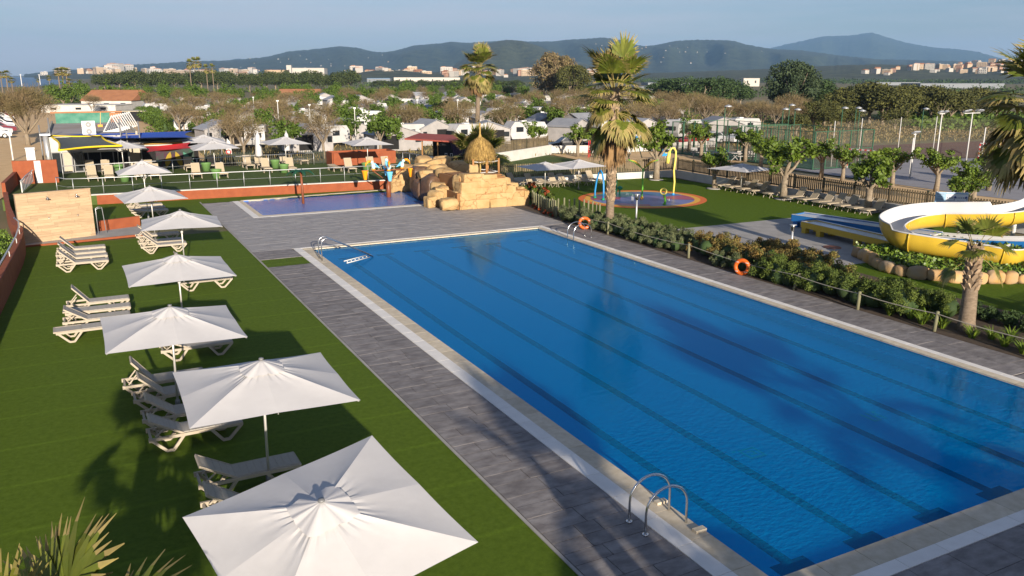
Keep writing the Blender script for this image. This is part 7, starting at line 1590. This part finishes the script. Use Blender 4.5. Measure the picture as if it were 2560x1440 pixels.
ridge('mountain', [(420, 172), (500, 160), (560, 154), (592, 145), (625, 150), (660, 156), (700, 168)], 9000, 1500, 700, 'far_leaf', 2, .1)
rB = ridge('hill', [(60, 186), (100, 181), (200, 172), (300, 163), (400, 158), (470, 153), (560, 151), (600, 148), (660, 143), (720, 128), (780, 123), (850, 115), (890, 118), (940, 130), (980, 128), (1040, 112), (1100, 108), (1130, 103), (1160, 107), (1210, 104), (1260, 101), (1330, 103), (1380, 103), (1420, 98), (1470, 96), (1500, 93), (1530, 95), (1560, 102), (1590, 112), (1620, 115), (1660, 108), (1700, 100), (1760, 99), (1830, 100), (1870, 112), (1930, 122), (2000, 125), (2100, 138), (2200, 148), (2300, 150), (2400, 152), (2560, 158), (2700, 165)], 5600, 2200, 700, 'far_leaf', 3, .25, spur=1.3)
rC = ridge('hill', [(1120, 172), (1170, 138), (1200, 118), (1230, 105), (1262, 99), (1300, 100), (1340, 112), (1390, 132), (1440, 152), (1490, 166), (1540, 178)], 3300, 1000, 500, 'far_green', 4, .25, spur=.9)
rD = ridge('hill', [(1560, 184), (1700, 180), (1850, 174), (2000, 168), (2100, 162), (2200, 160), (2300, 162), (2380, 164), (2440, 160), (2500, 153), (2560, 150), (2700, 146)], 2300, 1300, 500, 'far_green', 5, .08, spur=.3)
rE = ridge('hill', [(880, 186), (910, 178), (960, 174), (1010, 176), (1050, 180), (1110, 186)], 1500, 350, 200, 'far_green', 6, .06, spur=.2)
rF = ridge('hill', [(840, 190), (880, 183), (1000, 180), (1200, 179), (1400, 179), (1480, 182), (1540, 190)], 1900, 800, 200, 'far_green', 7, .05, spur=.1)
rG = ridge('hill', [(85, 190), (130, 184), (230, 180), (285, 174), (340, 180), (500, 182), (660, 184), (700, 190)], 3000, 900, 300, 'far_green', 8, .05, spur=.1)
def hill_point(Rg, px, py):
    """first hit of the sight line with a ridge surface"""
    d = along(px, py, 1.0); az = math.atan2(d.x, d.y); a = np.arctan2(Rg[:, 15, 0], Rg[:, 15, 1]); i = int(np.argmin(np.abs(a - az))); row = Rg[i]; dist = np.hypot(row[:, 0], row[:, 1]); zr = CAM_H + (d.z - CAM_H) * dist
    for j in range(31):
        if row[j, 2] >= zr[j] or j == 21: return Vector(row[min(j, 20)])
def house_mesh(w, d, h, wm, rm, roof, seed):
    b = MB(); b.box((0, 0, h / 2 - 1), (w, d, h + 2)); nw = len(b.F)
    if roof: 
        r = h + w * .16; e = .4; b.add([(-w / 2 - e, -d / 2 - e, h + .02), (w / 2 + e, -d / 2 - e, h + .02), (w / 2 + e, d / 2 + e, h + .02), (-w / 2 - e, d / 2 + e, h + .02), (-w / 2 - e, 0, r), (w / 2 + e, 0, r)], ((0, 1, 5, 4), (2, 3, 4, 5), (0, 4, 3), (1, 2, 5), (0, 3, 2, 1)))
    else: b.box((0, 0, h + .25), (w * .96, d * .96, .5)); b.box((w * .2, 0, h + .9), (w * .3, d * .4, 1.2))
    nr = len(b.F)
    for s in (-1, 1):
        for fl in range(max(1, int(h / 3))):
            for k in range(max(2, int(w / 3))): b.box((-w / 2 + w * (k + .5) / max(2, int(w / 3)), s * (d / 2 + .02), 1.5 + 3 * fl), (1.1, .06, 1.4))
    me = b.mesh('town_house', wm); me.materials.append(M[rm]); me.materials.append(M['dark_glass']); me.polygons.foreach_set('material_index', [0] * nw + [1] * (nr - nw) + [2] * (len(b.F) - nr)); return me
hs = [house_mesh(w, d, h, wm, rm, rf, 0) for w, d, h, wm, rm, rf in ((11, 9, 6, 'house_white', 'terracotta', 1), (14, 10, 7, 'house_cream', 'terracotta', 1), (10, 9, 8, 'house_pink', 'terracotta', 1), (18, 11, 10, 'house_cream', 'house_white', 0), (22, 12, 13, 'house_white', 'house_pink', 0), (12, 10, 6, 'house_white', 'house_white', 0))]
nh = 0
def house(p, s, lab, grp, sel=None, z=0):
    global nh
    nh += 1
    o = link('town_house', hs[rg.randrange(6) if sel is None else rg.choice(sel)], None, None, (p.x, p.y, p.z + z)); o.rotation_euler = (0, 0, rg.uniform(0, 3.14)); o.scale = (s, s, s * rg.uniform(.8, 1.15)); tag(o, lab, 'house', grp)
rg = random.Random(5)
for i in range(120):
    py = 152 + 48 * rg.random() ** .75; lo = 2150 + max(0, (185 - py)) * 9; px = rg.uniform(lo, 2560)
    if px > 2075: house(hill_point(rD, px, py) if py < 190 else ground_at(px, max(py, 199)), rg.uniform(.6, .95), 'small house of the town spread over the slope at the far right', 'houses of the right hand town')
for i in range(70): house(hill_point(rF, rg.uniform(885, 1480), 180 + 14 * rg.random() ** 1.3), rg.uniform(.75, 1.15), 'pale house in the town strip below the central hills', 'houses of the central town strip')
for i in range(40): house(hill_point(rG, rg.uniform(110, 655), rg.uniform(182, 190)), rg.uniform(.9, 1.7), 'pale block of the coastal town at the far left', 'blocks of the coastal town', (3, 4, 5, 1))
for i in range(14): house(hill_point(rG, rg.uniform(245, 335), rg.uniform(177, 187)), rg.uniform(1.1, 1.8), 'one of the taller pale blocks on the coastal rise', 'taller coastal blocks', (3, 4))
for i in range(56):
    px = rg.gauss(1660, 120) if i % 2 else rg.uniform(600, 980); py = (rg.uniform(112, 165) if i % 2 else rg.uniform(140, 182)); house(hill_point(rB, px, py), rg.uniform(.3, .62), 'white villa scattered on the wooded hillside', 'hillside villas', (0, 5, 1))
at_block('factory', 'large pale factory block with a tower above the pine row', 732, 812, 204, 170, 60, 'house_white', 'concrete', 'flat', win=5); at_block('factory_tower', 'slim pale tower at the left end of the factory', 718, 730, 203, 163, 14, 'house_white', 'concrete', 'flat', win=1)
at_block('apartment_block', 'cream apartment block left of the factory', 664, 714, 208, 175, 30, 'house_cream', 'terracotta', 'flat', win=6); at_block('warehouse', 'long low beige warehouse behind the pine row', 540, 660, 205, 187, 40, 'house_cream', 'concrete', 'flat', win=0)
at_block('warehouse', 'pale warehouse with blue panels before the central town', 918, 975, 212, 196, 30, 'greenhouse', 'splash_blue', 'flat', win=0); at_block('warehouse', 'long white warehouse before the central town', 985, 1150, 209, 194, 40, 'house_white', 'house_white', 'flat', win=6); at_block('warehouse', 'white farm building right of the dark tree clump', 1858, 1898, 216, 196, 20, 'house_white', 'house_white', 'flat', win=2); at_block('farm_house', 'terracotta walled farm house at the foot of the hills', 1782, 1806, 186, 176, 30, 'house_pink', 'terracotta', 'gable', win=3); at_block('farm_house', 'yellow walled house below the right hand town', 2346, 2374, 203, 190, 20, 'ochre', 'terracotta', 'flat', win=2)
for i, (a, b_, py, pt) in enumerate(((1620, 1780, 213, 207), (2190, 2300, 213, 206), (2300, 2510, 221, 209), (1590, 1650, 224, 217))): at_block('greenhouse', 'long low grey greenhouse %s' % ('right of the tall palm', 'left of two below the right town', 'right of two below the right town', 'behind the palm crown')[i], a, b_, py, pt, 25, 'greenhouse', 'greenhouse', 'flat', win=0)
# far scrub and woods read as one mass
wg = np.random.default_rng(77)
def wood(name, label, regs, n, size, m):
    parts = []
    for (x0, x1, y0, y1, dens) in regs:
        k = int(n * dens); px = wg.uniform(x0, x1, k); py = y0 + (y1 - y0) * wg.random(k); pts = np.array([ground_at(a, b_) for a, b_ in zip(px, py)]); dist = np.hypot(pts[:, 0], pts[:, 1]); s = size * (dist / 400) ** .6
        for q in range(14):
            P = pts + wg.normal(size=pts.shape) * (s[:, None] * np.array([1, 1, .55])) + np.array([0, 0, 1]) * s[:, None] * 1.0; P[:, 2] = np.maximum(P[:, 2], .2); V, F = quads(P, s * wg.uniform(.5, .9, k), s * wg.uniform(.5, .8, k), wg, .6); parts.append((V, F))
    V, F = join_np(parts); tag(link(name, np_mesh(name, V, F, m), None, 'stuff'), label, 'trees')
wood('distant_woods', 'distant dark tree belts across the plain below the hills', [(1560, 2140, 199, 208, .35), (1640, 2560, 226, 244, .25), (2080, 2560, 206, 211, .15), (880, 1480, 214, 222, .15)], 1300, 1.15, 'dark_leaf')
wood('camp_shrubs', 'low green growth between the caravans', [(370, 1640, 255, 345, .55), (1560, 2060, 275, 330, .25), (10, 300, 245, 262, .1)], 1100, .75, 'camp_leaf')
wood('scrub', 'brown dry scrub over the open ground beyond the campsite', [(1560, 2060, 268, 335, .6), (2060, 2560, 320, 350, .2)], 900, .7, 'twig')

# ================================================================== AIR
hz = MB().box((2300, 5950, 260), (21000, 13500, 522.4)); o = hz.obj('haze', None, kind='stuff')
hm = bpy.data.materials.new('haze'); hm.use_nodes = True; n = hm.node_tree.nodes; n.remove(n['Principled BSDF']); pv = n.new('ShaderNodeVolumePrincipled'); pv.inputs['Color'].default_value = (0.34, 0.62, 1.0, 1); pv.inputs['Density'].default_value = 0.000085; pv.inputs['Anisotropy'].default_value = 0.0
hm.node_tree.links.new(pv.outputs[0], n['Material Output'].inputs['Volume']); o.data.materials.append(hm)
